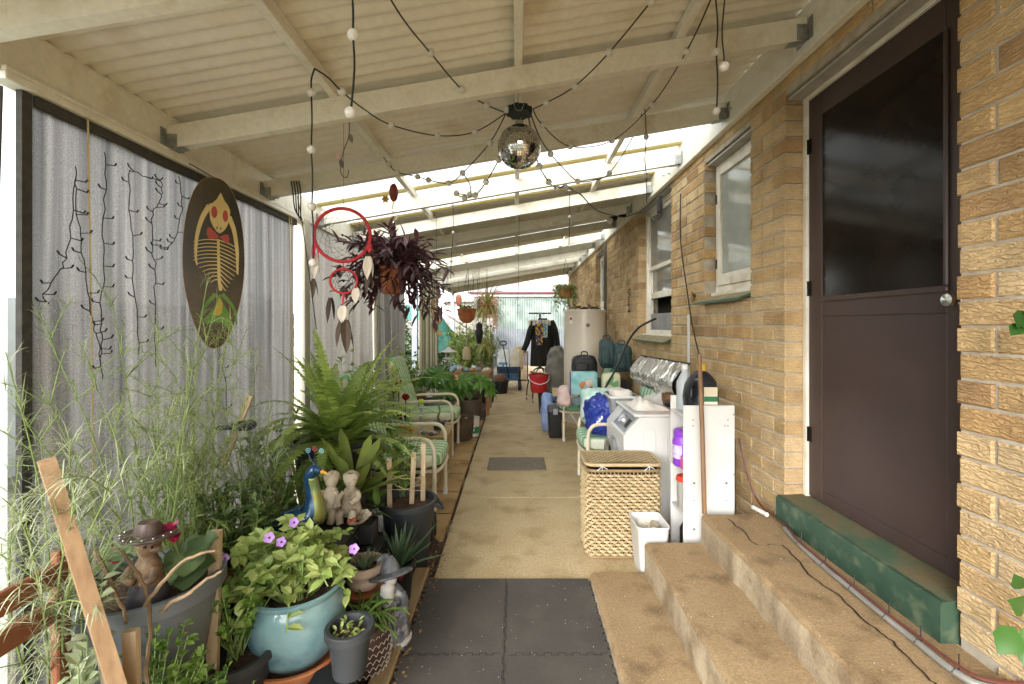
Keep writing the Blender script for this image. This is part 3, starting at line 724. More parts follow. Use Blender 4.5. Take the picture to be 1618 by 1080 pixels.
# ---- wicker hamper
hx0, hx1, hy0, hy1 = .452, .918, 2.875, 3.16
hm = thing('wicker_hamper', 'tall pale woven wicker laundry hamper with its lid on', 'hamper', ((hx0+hx1)/2, (hy0+hy1)/2, 0))
mb = MB(); loft(mb, [ring(hx0+.02, hx1-.02, hy0+.02, hy1-.02, .05, .02), ring(hx0+.012, hx1-.012, hy0+.012, hy1-.012, .05, .56)], True, False)
mb.build('gap_shade', pm('hamper_gap_shade', '#1f1910', rough=.9), hm)  # near-black inner shell, its colour stands for shade in the weave gaps
per = rrect(hx0, hx1, hy0, hy1, .05, 6); 
def perim(t, off=0, sc=1.0):      # walk round the outline
    P = perim.P; L_ = perim.L; d = (t % 1)*L_[-1]
    for i in range(len(P)):
        if d <= L_[i+1]:
            a = V((*P[i], 0)); b = V((*P[(i+1) % len(P)], 0)); k = (d-L_[i])/max(L_[i+1]-L_[i], 1e-9); p = a.lerp(b, k); t_ = (b-a).normalized(); nrm = V((t_.y, -t_.x, 0)); return p+nrm*off, t_, nrm
perim.P = per; perim.L = [0]
for i in range(len(per)): perim.L.append(perim.L[-1]+(V(per[(i+1) % len(per)])-V(per[i])).length)
random.seed(21); NS = 58; mbs = MB(); mbw = MB()
for i in range(NS):
    t = i/NS; pts = []
    for k in range(2): p, _, n_ = perim(t, -.004); pts.append(p+V((0,0,.015+.545*k)))
    mbs.tube(pts, .004, 5)
mbs.build('stake', M_wickd, hm, kind='stuff')
rows = 26
for j in range(rows):
    z_ = .028+j*.0198
    for i in range(NS):
        if (i+j) % 2: continue
        if hy0+.1 < perim((i+.5)/NS)[0].y and perim((i+.5)/NS)[0].x > hx1-.01: pass
        t = i/NS; w = 1.0/NS; mbw.cur = rnd(0, 1); jz = rnd(-.002, .002)
        cs = []
        for (u, o_) in ((-.85, -.004), (-.45, .005), (0, .0095+rnd(0,.002)), (.45, .005), (.85, -.004)):
            p, _, _ = perim(t+u*w, o_); cs.append(p+V((0, 0, z_+jz)))
        hh = .0074
        A = [p+V((0,0,-hh)) for p in cs]; C = [p+V((0,0,hh)) for p in cs]; B = [p+perim(t)[2]*.0035 for p in cs]
        mbw.strip(A, B); mbw.strip(B, C)
mbw.build('weave', M_wicker, hm, kind='stuff', smooth=60)
mb = MB()
for z_ in (.012, .555):
    P = [perim(i/60, .003)[0]+V((0,0,z_)) for i in range(61)]; mb.tube(P, .009, 6, False)
mb.build('rim', M_wickd, hm, kind='stuff')
lid = MB(); lz = .585
loft(lid, [ring(hx0-.004, hx1+.004, hy0-.006, hy1, .05, lz), ring(hx0-.002, hx1+.002, hy0-.004, hy1-.002, .05, lz+.012)]); lid = lid.build('lid', M_wickd, hm)
mb = MB(); P = [V((*p, lz+.008)) for p in rrect(hx0-.006, hx1+.006, hy0-.008, hy1+.002, .05, 6)]; mb.tube(P+[P[0]], .011, 6, False); mb.build('lid_rim', M_wicker, lid)
mb = MB(); nx, ny = 20, 12
for j in range(ny):
    for i in range(nx):
        if (i+j) % 2: continue
        cx = hx0+.012+(i+.5)*(hx1-hx0-.024)/nx; cy = hy0+.012+(j+.5)*(hy1-hy0-.024)/ny; mb.cur = rnd(0, 1); wx = .021; wy = .0085
        zc = lz+.014+.012*math.sin(PI*(i+.5)/nx)
        A = [V((cx+u*wx, cy-wy, zc+.006*(1-(u*1.05)**2)-.004)) for u in (-1,-.5,0,.5,1)]; B = [V((cx+u*wx, cy, zc+.0075*(1-(u*1.05)**2)-.003)) for u in (-1,-.5,0,.5,1)]; C = [V((cx+u*wx, cy+wy, zc+.006*(1-(u*1.05)**2)-.004)) for u in (-1,-.5,0,.5,1)]
        mb.strip(A, B); mb.strip(B, C)
mb.build('lid_weave', M_wicker, lid, kind='stuff', smooth=60)
M_ribbon = pm('pale_ribbon', '#cfd6dc', rough=.7)
for x in (hx0+.09, hx1-.08):
    mb = MB(); p = V((x, hy0-.012, .585)); 
    for d in ((-.03,-.004,-.025), (.035,-.004,-.018), (-.015,-.01,.012), (.0,-.003,-.02)): mb.tube([p, p+V(d)*.6+V((0,-.008,.004)), p+V(d)], .0025, 5)
    mb.build('ribbon_tie', M_ribbon, hm)
# ---- white bin
bn = thing('waste_bin', 'narrow white plastic bin holding rubbish beside the bottom step', 'bin', (.80, 2.74, 0))
bx0, bx1, by0, by1 = .70, .895, 2.615, 2.85
mb = MB()
loft(mb, [ring(bx0+.03, bx1-.03, by0+.03, by1-.03, .02, .001), ring(bx0+.004, bx1-.004, by0+.004, by1-.004, .028, .297), ring(bx0, bx1, by0, by1, .03, .302), ring(bx0+.002, bx1-.002, by0+.002, by1-.002, .03, .307), ring(bx0+.009, bx1-.009, by0+.009, by1-.009, .025, .303), ring(bx0+.03, bx1-.03, by0+.03, by1-.03, .02, .08)], True, True)
mb.build('body', M_whitep, bn)
for i, (c, d) in enumerate((('#cfc8ba', (.02,-.02)), ('#e6e2da', (-.03,.03)), ('#9c8f7c', (.03,.05)), ('#d8d2c4', (-.01,.07)), ('#b3aa98', (-.04,-.03)))):
    mb = MB(); cx, cy = .797+d[0], 2.73+d[1]
    mb.M = Matrix.Translation((cx, cy, .22)) @ Matrix.Rotation(rnd(0,6), 4, 'Z') @ Matrix.Rotation(R(62+rnd(-12,12)), 4, 'Y')
    mb.grid(lambda u, v: (-.06+.12*u, -.035+.07*v, .012*math.sin(u*5+v*4)), 6, 4); mb.build('rubbish', pm('rubbish_%d' % i, c, rough=.8), bn, smooth=0)
# ---- shelf unit
M_lam = pm('white_laminate', '#d0cfcb', '#c6c4bf', sc=4, rough=.45)
sx0, sx1, sy0, sy1 = .982, 1.282, 2.665, 2.90; sh = thing('shelf_unit', 'open white laminate shelf unit with its end panel towards the steps', 'shelf', ((sx0+sx1)/2, (sy0+sy1)/2, 0))
mb = MB(); mb.box((sx0, sy0, 0), (sx1, sy0+.016, 1.003), .004); fp = mb.build('end_panel', M_lam, sh, smooth=0)
for (u, v, r_) in ((.18,.92,.004), (.86,.92,.004), (.80,.885,.004), (.86,.885,.004), (.2,.55,.0075), (.83,.55,.0075), (.2,.45,.004), (.83,.45,.004), (.2,.28,.0075), (.83,.28,.0075), (.97,.95,.004), (.97,.6,.004), (.97,.3,.004), (.18,.885,.004)):
    mb = MB(); mb.M = Matrix.Translation((sx0+.3*u, sy0-.0012, v)) @ Matrix.Rotation(R(90), 4, 'X'); mb.lathe([(r_, 0), (r_, .001), (0, .0005)], n=12); mb.build('hole', pm('screw_hole', '#6d6b66', rough=.6), fp)
mb = MB(); mb.box((sx0, sy1-.016, 0), (sx1, sy1, 1.03), .004); mb.build('end_panel', M_lam, sh, smooth=0)
for z_ in (.10, .345, .60, .93):
    mb = MB(); mb.box((sx0+.004, sy0+.0162, z_), (sx1-.006, sy1-.0162, z_+.016), .002); mb.build('shelf', M_lam, sh, smooth=0)
mb = MB(); mb.box((sx1-.005, sy0+.017, .02), (sx1-.001, sy1-.017, .98)); mb.build('back_panel', M_lam, sh, smooth=0)
def bottle(name, label, loc, prof, mt, capmt, capprof, sx=1, sy=1, n=20, extra=None):
    t = thing(name, label, 'bottle', loc); mb = MB(); mb.lathe(prof, loc, n, sx, sy); mb.build('body', mt, t)
    if capprof: mb = MB(); mb.lathe(capprof, loc, n); mb.build('cap', capmt, t)
    if extra: extra(t)
    return t
M_purple = pm('purple_plastic', '#7a35b5', '#8a45c4', sc=6, rough=.35)
def lab(t):
    mb = MB()
    for k in range(8):
        a0 = R(150+k*12); a1 = R(150+(k+1)*12); c = V((1.022, 2.79, .616))
        q = [c+V((.0605*math.cos(a), .0605*math.sin(a), z_)) for a in (a0, a1) for z_ in (.05, .13)]; mb.add(q, [(0,2,3,1)])
    mb.build('label', pm('label_paper', '#d9cfe6', '#b9a5d2', sc=60, rough=.5), t)
bottle('purple_tub', 'purple plastic tub with a pale label on the middle shelf', V((1.022, 2.79, .616)), [(.05,0), (.058,.01), (.06,.15), (.05,.18)], M_purple, M_purple, [(.052,.181), (.054,.185), (.054,.215), (.045,.222), (0,.223)], extra=lab)
bottle('pink_jar', 'small magenta jar beside the purple tub', V((1.012, 2.715, .617)), [(.028,0), (.032,.01), (.032,.05), (.025,.06)], pm('magenta_plastic', '#b14a86', rough=.35), pm('magenta_lid', '#c05a96', rough=.35), [(.029,.061), (.029,.075), (0,.078)])
bottle('red_lidded_jar', 'clear jar with a red lid on the lower shelf', V((1.028, 2.76, .362)), [(.038,0), (.046,.012), (.05,.17)], pm('cloudy_plastic', '#b9b6b0', rough=.3, transl=.3), pm('red_lid', '#d0402f', rough=.4), [(.054,.171), (.056,.176), (.05,.20), (0,.205)])
bottle('black_bottle', 'black plastic bottle on the bottom shelf', V((1.03, 2.76, .117)), [(.03,0), (.035,.01), (.035,.13), (.014,.17)], M_blackp, M_blackp, [(.015,.171), (.015,.195), (0,.197)])
# detergent jug on top
jug = thing('detergent_jug', 'large black detergent jug with gold cap on top of the shelf unit', 'jug', (1.13, 2.775, .947))
def jugprof(off):
    return [(-.098+off,.0), (.085,.0), (.098,.03), (.10,.12), (.085,.19), (.05,.235), (.02,.255), (-.02,.255), (-.045,.235), (-.09,.17), (-.104,.09)]
mb = MB(); base = V((1.13, 2.775, .947)); outer = [V((x, 0, z_)) for x, z_ in jugprof(0)]
hole = [V((-.062+.022*math.cos(a), 0, .115+.055*math.sin(a))) for a in [2*PI*k/11 for k in range(11)]]
# body built as ring between outline and handle hole
import_n = 22
def rs(P, n, a0):
    c = V((-.066, 0, .118)); out = []
    for k in range(n):
        a = 2*PI*k/n; d = V((math.cos(a), 0, math.sin(a))); best = 0
        for i in range(len(P)):
            p, q = P[i]-c, P[(i+1) % len(P)]-c; den = d.x*(q.z-p.z)-d.z*(q.x-p.x)
            if abs(den) < 1e-9: continue
            tt = (p.x*(q.z-p.z)-p.z*(q.x-p.x))/den; ss = (p.x*d.z-p.z*d.x)/den
            if tt > 0 and -1e-6 <= ss <= 1+1e-6: best = max(best, tt)
        out.append(c+d*best)
    return out
O_ = rs(outer, 28, 0); I_ = [V((-.066+.014*math.cos(2*PI*k/28), 0, .118+.042*math.sin(2*PI*k/28))) for k in range(28)]
rings = []
for (f, y_) in ((0, 0), (.06, -.034), (.22, -.05), (.78, -.05), (.94, -.034), (1, 0), (.94, .034), (.78, .05), (.22, .05), (.06, .034)):
    rings.append([base+i_.lerp(o_, f)+V((0, y_, 0)) for i_, o_ in zip(I_, O_)])
n = 28; vs_ = [p for r_ in rings for p in r_]; m_ = len(rings)
mb.add(vs_, [(i*n+k, i*n+(k+1) % n, ((i+1) % m_)*n+(k+1) % n, ((i+1) % m_)*n+k) for i in range(m_) for k in range(n)])
mb.build('body', pm('black_jug', '#1d1e22', '#25262b', sc=8, rough=.28), jug, smooth=60, fixn=True)
mb = MB(); mb.lathe([(.026,.25), (.028,.256), (.028,.285), (.022,.29), (0,.291)], base, 16); mb.build('cap', pm('gold_cap', '#c8a83a', rough=.35), jug)
mb = MB(); mb.box(base+V((-.005,-.0535,.03)), base+V((.075,-.0505,.155))); lb = mb.build('label', pm('jug_label', '#c8bfa4', rough=.5), jug, smooth=0)
mb = MB(); mb.box(base+V((-.005,-.0545,.07)), base+V((.075,-.0538,.10))); mb.build('label_band', pm('jug_band', '#2f6b49', rough=.5), lb, smooth=0)
mb = MB(); mb.box(base+V((-.005,-.0545,.055)), base+V((.075,-.0538,.067))); mb.build('label_band', pm('jug_band2', '#e3ddcf', rough=.5), lb, smooth=0)
bottle('clear_bottle', 'tall milky translucent bottle behind the black jug', V((1.06, 2.86, .947)), [(.045,0), (.05,.01), (.05,.17), (.02,.23), (.018,.25)], pm('milky_bottle', '#cfd6d8', rough=.25, transl=.4), M_whitep, [(.021,.251), (.021,.28), (0,.282)])
# broom handle and measuring stick
mb = MB(); a, b = at(1105, 558, 2.60), at(1113, 806, 2.57); b.z = .411; mb.tube([a, a.lerp(b,.5)+V((.003,0,0)), b], [.0115,.0125,.0125], 10)
mb.build('broom_handle', wood('grey_handle_wood', '#6a4f38', '#8d6c4e', 'z'), label='bare wooden broom handle leaning against the white shelf panel', cat='broom handle')
ru = thing('measuring_stick', 'white plastic measuring stick standing upright against the bricks', 'ruler', (1.42, 3.77, 0))
mb = MB(); p0 = at(1089, 497, 3.72); mb.box((1.405, 3.70, .9), (1.413, 3.735, p0.z), .002); mb.build('stick', M_whitep, ru, smooth=0)
mb = MB()
for k in range(24): mb.box((1.4040, 3.703, 1.0+k*.022), (1.4048, 3.703+(.016 if k % 2 else .010), 1.002+k*.022))
mb.build('graduation', pm('mark_grey', '#55534e', rough=.8), ru, kind='stuff', smooth=0)
mb = MB(); mb.box((1.30, 3.68, .86), (1.43, 3.78, .899), .004); mb.build('foot', M_whitep, ru, smooth=0)
# ---- washing machine
wx0, wx1, wy0, wy1, wz = .752, 1.35, 3.175, 3.76, .85
M_enam = pm('white_enamel', '#d2d2d0', '#cacac6', sc=3, rough=.3, coat=.2)
wm = thing('washing_machine', 'white front loading washing machine facing the path', 'washing machine', ((wx0+wx1)/2, (wy0+wy1)/2, 0))
mb = MB(); mb.prism([(wx0+.02, wy0, .02), (wx1, wy0, .02), (wx1, wy0, .83), (wx0+.11, wy0, .83), (wx0, wy0, .70), (wx0, wy0, .04)], (0, wy1-wy0, 0)); mb.build('body', M_enam, wm, smooth=0, fixn=True)
for x in (.93, 1.10):
    mb = MB(); P = [(x-.045, wy0-.001, .15), (x-.045, wy0-.001, .72), (x-.03, wy0-.001, .75), (x+.03, wy0-.001, .75), (x+.045, wy0-.001, .72), (x+.045, wy0-.001, .15)]
    mb.tube(P, .0035, 6); mb.build('side_rib', M_enam, wm)
mb = MB(); mb.box((wx0+.07, wy0-.005, .8305), (wx1+.004, wy1+.004, .852), .006); mb.build('top', M_enam, wm, smooth=0)
d_ = V((.11, 0, .13)).normalized(); nn = V((-d_.z, 0, d_.x))
def face(y, t, o_=.001): p = V((wx0, y, .70))+d_*t+nn*o_; return p
mb = MB(); L_ = (V((.11,0,.13))).length
mb.prism([face(wy0+.03,.02), face(wy1-.2,.02), face(wy1-.2,L_-.02), face(wy0+.03,L_-.02)], nn*.003); pn = mb.build('control_panel', pm('panel_silver', '#8f9395', '#6f7478', sc=18, rough=.3, metal=.4), wm, smooth=0, fixn=True)
mb = MB(); c = face(wy0+.22, L_/2, .004); u = V((0,1,0)); mb.M = Matrix.Translation(c) @ nn.to_track_quat('Z','Y').to_matrix().to_4x4(); mb.lathe([(.042,0), (.04,.02), (.034,.026), (0,.027)], n=22); mb.build('dial', pm('dial_silver', '#b9bcbc', rough=.25, metal=.6), pn)
mb = MB(); mb.prism([face(wy0+.06,.05,.004), face(wy0+.13,.05,.004), face(wy0+.13,.12,.004), face(wy0+.06,.12,.004)], nn*.002); mb.build('display', M_glass_d, pn, smooth=0)
mb = MB(); mb.M = Matrix.Translation((wx0, (wy0+wy1)/2+.02, .42)) @ Matrix.Rotation(R(-90), 4, 'Y')
mb.lathe([(.205,0), (.205,.03), (.19,.045), (.165,.045), (.155,.03)], n=36); dr = mb.build('door_ring', pm('door_ring', '#9a9c9d', rough=.25, metal=.6), wm)
mb = MB(); mb.M = Matrix.Translation((wx0-.004, (wy0+wy1)/2+.02, .42)) @ Matrix.Rotation(R(-90), 4, 'Y'); mb.lathe([(.16,.02), (.12,.035), (0,.05)], n=30); mb.build('door_glass', pm('black_glass', '#101214', rough=.08), dr)
# things on the machine
M_cloth = pm('white_cloth', '#dcd7d0', '#cdc6bd', sc=12, rough=.9)
def drape(name, label, x0, x1, y0, y1, z0, amp, mt, seed, cat='cloth', peak=None):
    mb = MB()
    def fn(u, v):
        x = x0+(x1-x0)*u; y = y0+(y1-y0)*v; e = min(u, 1-u, v, 1-v); k = min(e*5, 1)
        hgt = .5+.5*mnoise.noise(V((x*7+seed, y*7, seed)))+.3*mnoise.noise(V((x*17, y*17+seed, 1)))
        if peak: hgt += peak[2]*math.exp(-((u-peak[0])**2+(v-peak[1])**2)/.05)*(.75+.9*mnoise.noise(V((u*6, v*6, seed+3))))
        return (x+.02*mnoise.noise(V((y*9, seed, 0))), y+.02*mnoise.noise(V((x*9, seed, 5))), z0+.003+amp*k*hgt)
    mb.grid(fn, 26, 22); return mb.build(name, mt, label=label, cat=cat, smooth=180)
drape('white_towel', 'crumpled white towel heaped on the washing machine', .86, 1.12, 3.28, 3.62, .853, .06, M_cloth, 3, peak=(.25,.45,1.2))
drape('paper_heap', 'heap of loose white papers and wrappers at the back of the machine', 1.0, 1.27, 3.52, 3.74, .853, .06, pm('paper_white', '#cfccc6', '#bdb9b2', sc=14, rough=.8), 17, 'papers', (.5,.5,1.0))
drape('pale_rag', 'flat pale cloth lying at the near corner of the washing machine', .90, 1.26, 3.17, 3.27, .853, .012, pm('pale_rag', '#d5cbc3', '#bfa9a2', sc=10, rough=.9), 9)
br = thing('scrubbing_brush', 'dark scrubbing brush lying on the washing machine', 'brush', (1.08, 3.4, .90))
mb = MB(); mb.box((1.10, 3.33, .90), (1.22, 3.39, .918), .006); mb.build('handle', pm('brush_back', '#4a3c33', rough=.6), br, smooth=0)
mb = MB()
for i in range(10):
    for j in range(4): mb.tube([(1.108+i*.0115, 3.337+j*.014, .90), (1.108+i*.0115, 3.337+j*.014, .872)], .003, 4)
mb.build('bristles', pm('bristle', '#2b2320', rough=.9), br, kind='stuff')
mb = MB(); mb.M = Matrix.Translation((1.20, 3.5, .853)); mb.box((-.06,-.07,0), (.09,.07,.10), .006)
mb.build('brown_box', pm('brown_box', '#6a4a2c', '#7d5a38', sc=12, rough=.7), label='small brown box at the back of the washing machine', cat='box', smooth=0)
mb = MB(); mb.soft((1.29, 3.36, .915), (.05,.09,.06), .5, amp=.006, fr=20); mb.build('plastic_pack', pm('clear_pack', '#d8d6cf', rough=.2, transl=.3), label='clear plastic pack beside the brown box on the machine', cat='package')
# foil pad
mb = MB()
A_, B_, C_, D_ = at(1012, 562, 3.95), at(1086, 574, 3.35), at(1072, 632, 3.35), at(1006, 606, 3.95)
A_.x += .0; 
def foil(u, v):
    p = D_.lerp(C_, u).lerp(A_.lerp(B_, u), v); q = V((1, .25, .15)).normalized(); p = p-q*.09*math.sin(PI*v)
    return p+q*(.022*abs(mnoise.noise(V((u*16, v*3.5, 2))))+.008*mnoise.noise(V((u*40, v*12, 7))))
mb.grid(foil, 60, 24)
fo = MB(); fp_ = thing('foil_sunshade', 'crinkled silver foil sunshade propped on the washing machine', 'sunshade', D_)
mb.build('foil', pm('silver_foil', '#e2e2de', rough=.24, metal=.9), fp_, smooth=180)
mb = MB(); mb.grid(lambda u, v: foil(u, v)+V((.03, .006, .002)), 20, 8); mb.tube([foil(i/20, 1) for i in range(21)], .006, 6); mb.build('backing', M_blackp, fp_)
# grey basket
bk = thing('grey_basket', 'grey plastic slotted basket of washing beyond the washing machine', 'basket', (.92, 4.0, .72))
gx0, gx1, gy0, gy1, gz0, gz1 = .79, 1.02, 3.80, 4.10, .66, .875
M_grey = pm('grey_plastic', '#8d9094', '#9a9da0', sc=8, rough=.5)
mb = MB(); loft(mb, [ring(gx0+.03, gx1-.03, gy0+.03, gy1-.03, .03, gz0), ring(gx0, gx1, gy0, gy1, .03, gz1), ring(gx0+.012, gx1-.012, gy0+.012, gy1-.012, .03, gz1), ring(gx0+.04, gx1-.04, gy0+.04, gy1-.04, .03, gz0+.01)]); mb.build('body', M_grey, bk)
mb = MB(); loft(mb, [ring(gx0-.012, gx1+.012, gy0-.012, gy1+.012, .035, gz1-.012), ring(gx0-.012, gx1+.012, gy0-.012, gy1+.012, .035, gz1+.004), ring(gx0+.005, gx1-.005, gy0+.005, gy1-.005, .035, gz1+.004)], False, False); mb.build('rim', M_whitep, bk)
mb = MB()
for i in range(6):
    for j in range(3): mb.box((gx0+.045+i*.026, gy0-.002+.008*(2-j), gz0+.05+j*.045), (gx0+.057+i*.026, gy0+.003+.008*(2-j), gz0+.08+j*.045))
mb.build('slot', pm('slot_dark', '#5f6266', rough=.7), bk, kind='stuff', smooth=0)
mb = MB(); mb.soft((.905, 3.95, .87), (.09,.12,.05), .6, amp=.02, fr=14); mb.build('laundry', M_cloth, bk)
mb = MB(); mb.box((.82, 3.84, .02), (1.3, 4.06, .655), .01)
mb.build('grey_cabinet', M_whitep, label='low white cabinet holding up the grey basket', cat='cabinet', smooth=0)
# ---- garden chairs
M_tube = pm('cream_tube', '#ddd3bb', '#cfc4a8', sc=6, rough=.4)
M_cush = stripes('green_striped_cushion', [(0, '#72ad78'), (.34, '#dcd9bc'), (.5, '#a3c894'), (.62, '#dcd9bc'), (.84, '#86ba84')], .075, 1, 'Object', .85)
M_cush2 = stripes('green_teal_cushion', [(0, '#6fae86'), (.36, '#d6dcc8'), (.52, '#98c8a0'), (.66, '#d6dcc8'), (.88, '#7fb890')], .09, 1, 'Object', .85)
def chair(loc, rz_, label, mt, w=.54, grp='cream tube garden chairs'):
    t = thing('garden_chair', label, 'chair', loc, grp); BASEM = TR(loc, rz_)
    h = w/2
    for s_ in (-1, 1):
        mb = MB(); mb.M = BASEM
        mb.tube(smoothpath([(.30, s_*h, 0), (.30, s_*h, .45), (.285, s_*h, .56), (.22, s_*h, .61), (.05, s_*h, .61), (-.22, s_*h, .60)], 5), .016, 10); mb.build('arm_tube', M_tube, t)
        mb = MB(); mb.M = BASEM; mb.tube([(.30, s_*h, .0), (.30, s_*h, .05)], .019, 10); mb.build('foot_cap', M_whitep, t)
        mb = MB(); mb.M = BASEM; mb.tube([(-.18, s_*(h-.03), .36), (-.30, s_*(h-.03), 0)], .014, 8); mb.tube([(.22, s_*(h-.03), .36), (-.02, s_*(h-.03), .0)], .012, 8); mb.build('leg', M_tube, t)
    mb = MB(); mb.M = BASEM
    P = smoothpath([(.30, -h, .36), (.33, -h*.6, .36), (.34, 0, .36), (.33, h*.6, .36), (.30, h, .36)], 5); mb.tube(P, .014, 8)
    mb.tube([(-.24, -h+.03, .34), (-.24, h-.03, .34)], .014, 8)
    mb.tube([(.30, -h+.03, .36), (-.24, -h+.03, .34), (-.42, -h+.03, .95), (-.42, h-.03, .95), (-.24, h-.03, .34), (.30, h-.03, .36)], .013, 8); mb.build('seat_frame', M_tube, t)
    mb = MB(); mb.soft((0,0,0), (.30, h-.02, .055), .32, 32, 14, amp=.008, fr=5)
    o = mb.build('seat_cushion', mt, base=(0,0,0)); o.parent = t; o.location = Matrix.Rotation(rz_, 3, 'Z') @ V((.05, 0, .425)); o.rotation_euler = (0, R(-3), rz_)
    mb = MB(); mb.soft((0,0,0), (.055, h-.02, .17), .32, 28, 14, amp=.006, fr=5)
    o = mb.build('back_cushion', mt, base=(0,0,0)); o.parent = t; o.location = Matrix.Rotation(rz_, 3, 'Z') @ V((-.27, 0, .60)); o.rotation_euler = (0, R(-15), rz_)
    mb = MB(); mb.soft((0,0,0), (.055, h-.02, .17), .32, 28, 14, amp=.006, fr=5)
    o = mb.build('head_cushion', mt, base=(0,0,0)); o.parent = t; o.location = Matrix.Rotation(rz_, 3, 'Z') @ V((-.37, 0, .93)); o.rotation_euler = (0, R(-18), rz_)
    return t
chair((.925, 4.22, 0), PI, 'cream tube chair under the big blue bag, green striped seat', M_cush2)
chair((.91, 6.02, 0), PI, 'cream tube chair piled with backpacks in front of the water heater', M_cush2, .46)
# blue bag
def bag(name, label, c, h, mt, amp=.02, fr=9, e=.55, cat='bag', extra=None, taper=0, n=36, m=24):
    t = thing(name, label, cat, (c[0], c[1], c[2]-h[2])); mb = MB(); mb.soft(c, h, e, n, m, amp, fr, taper); mb.build('body', mt, t, smooth=180)
    if extra: extra(t, V(c), h)
    return t
M_blue = pm('blue_bag_plastic', '#20307f', '#2b3f96', sc=7, rough=.3, bump=.006, bsc=14)
def bluex(t, c, h):
    M_aq = pm('aqua_bag', '#8fc9bd', '#dfe8e2', sc=7, rough=.4)
    mb = MB(); mb.soft(c+V((-.03,.14,.03)), (h[0]*.95, h[1]*.8, h[2]*1.0), .55, 30, 20, .02, 8); mb.build('aqua_side', M_aq, t, smooth=180)
    mb = MB()
    for i, (u, v) in enumerate(((-.02,.09), (.0,.097), (.02,.10), (.04,.102), (.06,.098), (.085,.09), (-.10,-.05), (-.085,-.03), (-.115,-.07))):
        p = c+V((u*1.2, -h[1]*.93+.03*abs(u)*4, v+.03)); mb.M = Matrix.Translation(p) @ Matrix.Rotation(R(20+rnd(-15,15)), 4, 'Y')
        mb.add([(-.009,-.02,-.014), (.009,-.02,-.014), (.009,-.012,.014), (-.009,-.012,.014)], [(0,1,2,3)])
    mb.build('lettering', pm('white_print', '#e6e6ea', rough=.5), t, kind='stuff', smooth=0)
    mb = MB(); mb.tube(smoothpath([c+V((-.1,-.1,h[2]*.8)), c+V((-.05,-.12,h[2]*1.1)), c+V((.06,-.1,h[2]*1.05)), c+V((.1,-.08,h[2]*.8))], 6), .007, 6); mb.build('strap', M_blue, t)
bag('blue_bag', 'big shiny blue plastic carry bag with white lettering on the near chair', (.845, 4.13, .67), (.215, .20, .18), M_blue, .03, 13, .68, extra=bluex, n=96, m=64)
# items on the far chair
M_black = pm('black_nylon', '#17171a', '#232326', sc=14, rough=.55, bump=.002, bsc=60)
M_teal = pm('teal_nylon', '#24383a', '#30494a', sc=14, rough=.55, bump=.002, bsc=60)
def packx(mt):
    def f(t, c, h):
        mb = MB(); mb.soft(c+V((-h[0]*.3,-h[1]*.85,-h[2]*.15)), (h[0]*.55, h[1]*.35, h[2]*.6), .45, 20, 12, .008, 12); mb.build('pocket', mt, t, smooth=180)
        mb = MB(); mb.tube(smoothpath([c+V((-.04,0,h[2])), c+V((-.03,0,h[2]+.04)), c+V((.03,0,h[2]+.04)), c+V((.04,0,h[2]))], 5), .008, 6); mb.build('handle', mt, t)
        mb = MB(); mb.tube(smoothpath([c+V((-h[0]*.95,-h[1]*.6,-h[2]*.7)), c+V((-h[0]*.95,-h[1]*.75,.0)), c+V((-h[0]*.6,-h[1]*.8,h[2]*.75)), c+V((h[0]*.5,-h[1]*.85,h[2]*.8)), c+V((h[0]*.95,-h[1]*.7,0))], 5), .004, 5); mb.build('zip', pm('zip_grey', '#5a5d5f', rough=.5), t)
    return f
bag('backpack', 'black backpack standing on the far garden chair', (.86, 5.72, .95), (.155, .11, .145), M_black, .012, 12, .5, 'backpack', packx(M_black))
bag('backpack', 'dark teal backpack highest on the heap beside the water heater', (1.13, 5.68, 1.12), (.09, .11, .18), M_teal, .012, 12, .5, 'backpack', packx(M_teal))
bag('backpack', 'dark green duffel bag leaning on the brick wall beside the teal backpack', (1.30, 5.60, 1.07), (.11, .13, .17), M_teal, .016, 10, .5, 'backpack', packx(M_teal))
mb = MB(); mb.soft((1.13, 5.42, .78), (.11,.05,.13), .35, 20, 12, .006, 8); mb.build('green_cushion', M_cush, label='small green and cream striped cushion under the backpacks', cat='cushion')
mb = MB(); mb.box((.8,5.5,.40), (1.36,5.85,.80), .02); mb.build('storage_tub', M_blackp, label='black storage tub under the backpacks on the far chair', cat='tub', smooth=0)
# aqua picture bag, pink bag
def picx(t, c, h):
    mb = MB()
    for (u, v, r_, col) in ((-.01,-.02,.045,'#b9743f'), (.065,-.005,.05,'#d9c0ae'), (.03,-.05,.05,'#8fb6bf')):
        mb.mi = 0; mb.M = Matrix.Translation(c+V((u,-h[1]-.004-.001*abs(u)*20,v))) @ Matrix.Rotation(R(90), 4, 'X'); mb.lathe([(r_,0), (r_*.7,.006), (0,.008)], n=14)
        mb.build('printed_patch', pm('patch'+col, col, rough=.6), t); mb = MB()
    mb = MB(); mb.box(c+V((-h[0]-.004,-h[1]-.006,-h[2])), c+V((-h[0]+.012,-h[1]+.02,h[2])), .004); mb.build('piping', pm('purple_piping', '#6f4a86', rough=.6), t, smooth=0)
bag('picture_bag', 'aqua shopping bag with a faded picture on the far chair', (.815, 5.50, .775), (.165,.045,.14), pm('aqua_print', '#6fb3b6', '#a8ced0', sc=9, rough=.45), .008, 9, .22, 'bag', picx)
bag('pink_bag', 'pale pink soft cloth bag at the front of the far chair', (.60, 5.62, .60), (.085,.09,.13), pm('pink_cloth', '#d8c2bb', '#c9b0aa', sc=9, rough=.85), .02, 13, .75, taper=.15)
bag('navy_bundle', 'dark navy jumper bundled in front of the picture bag', (.90, 5.28, .66), (.12,.09,.07), pm('navy_cloth', '#232733', '#2f3542', sc=9, rough=.9), .03, 13, .7, 'clothes')
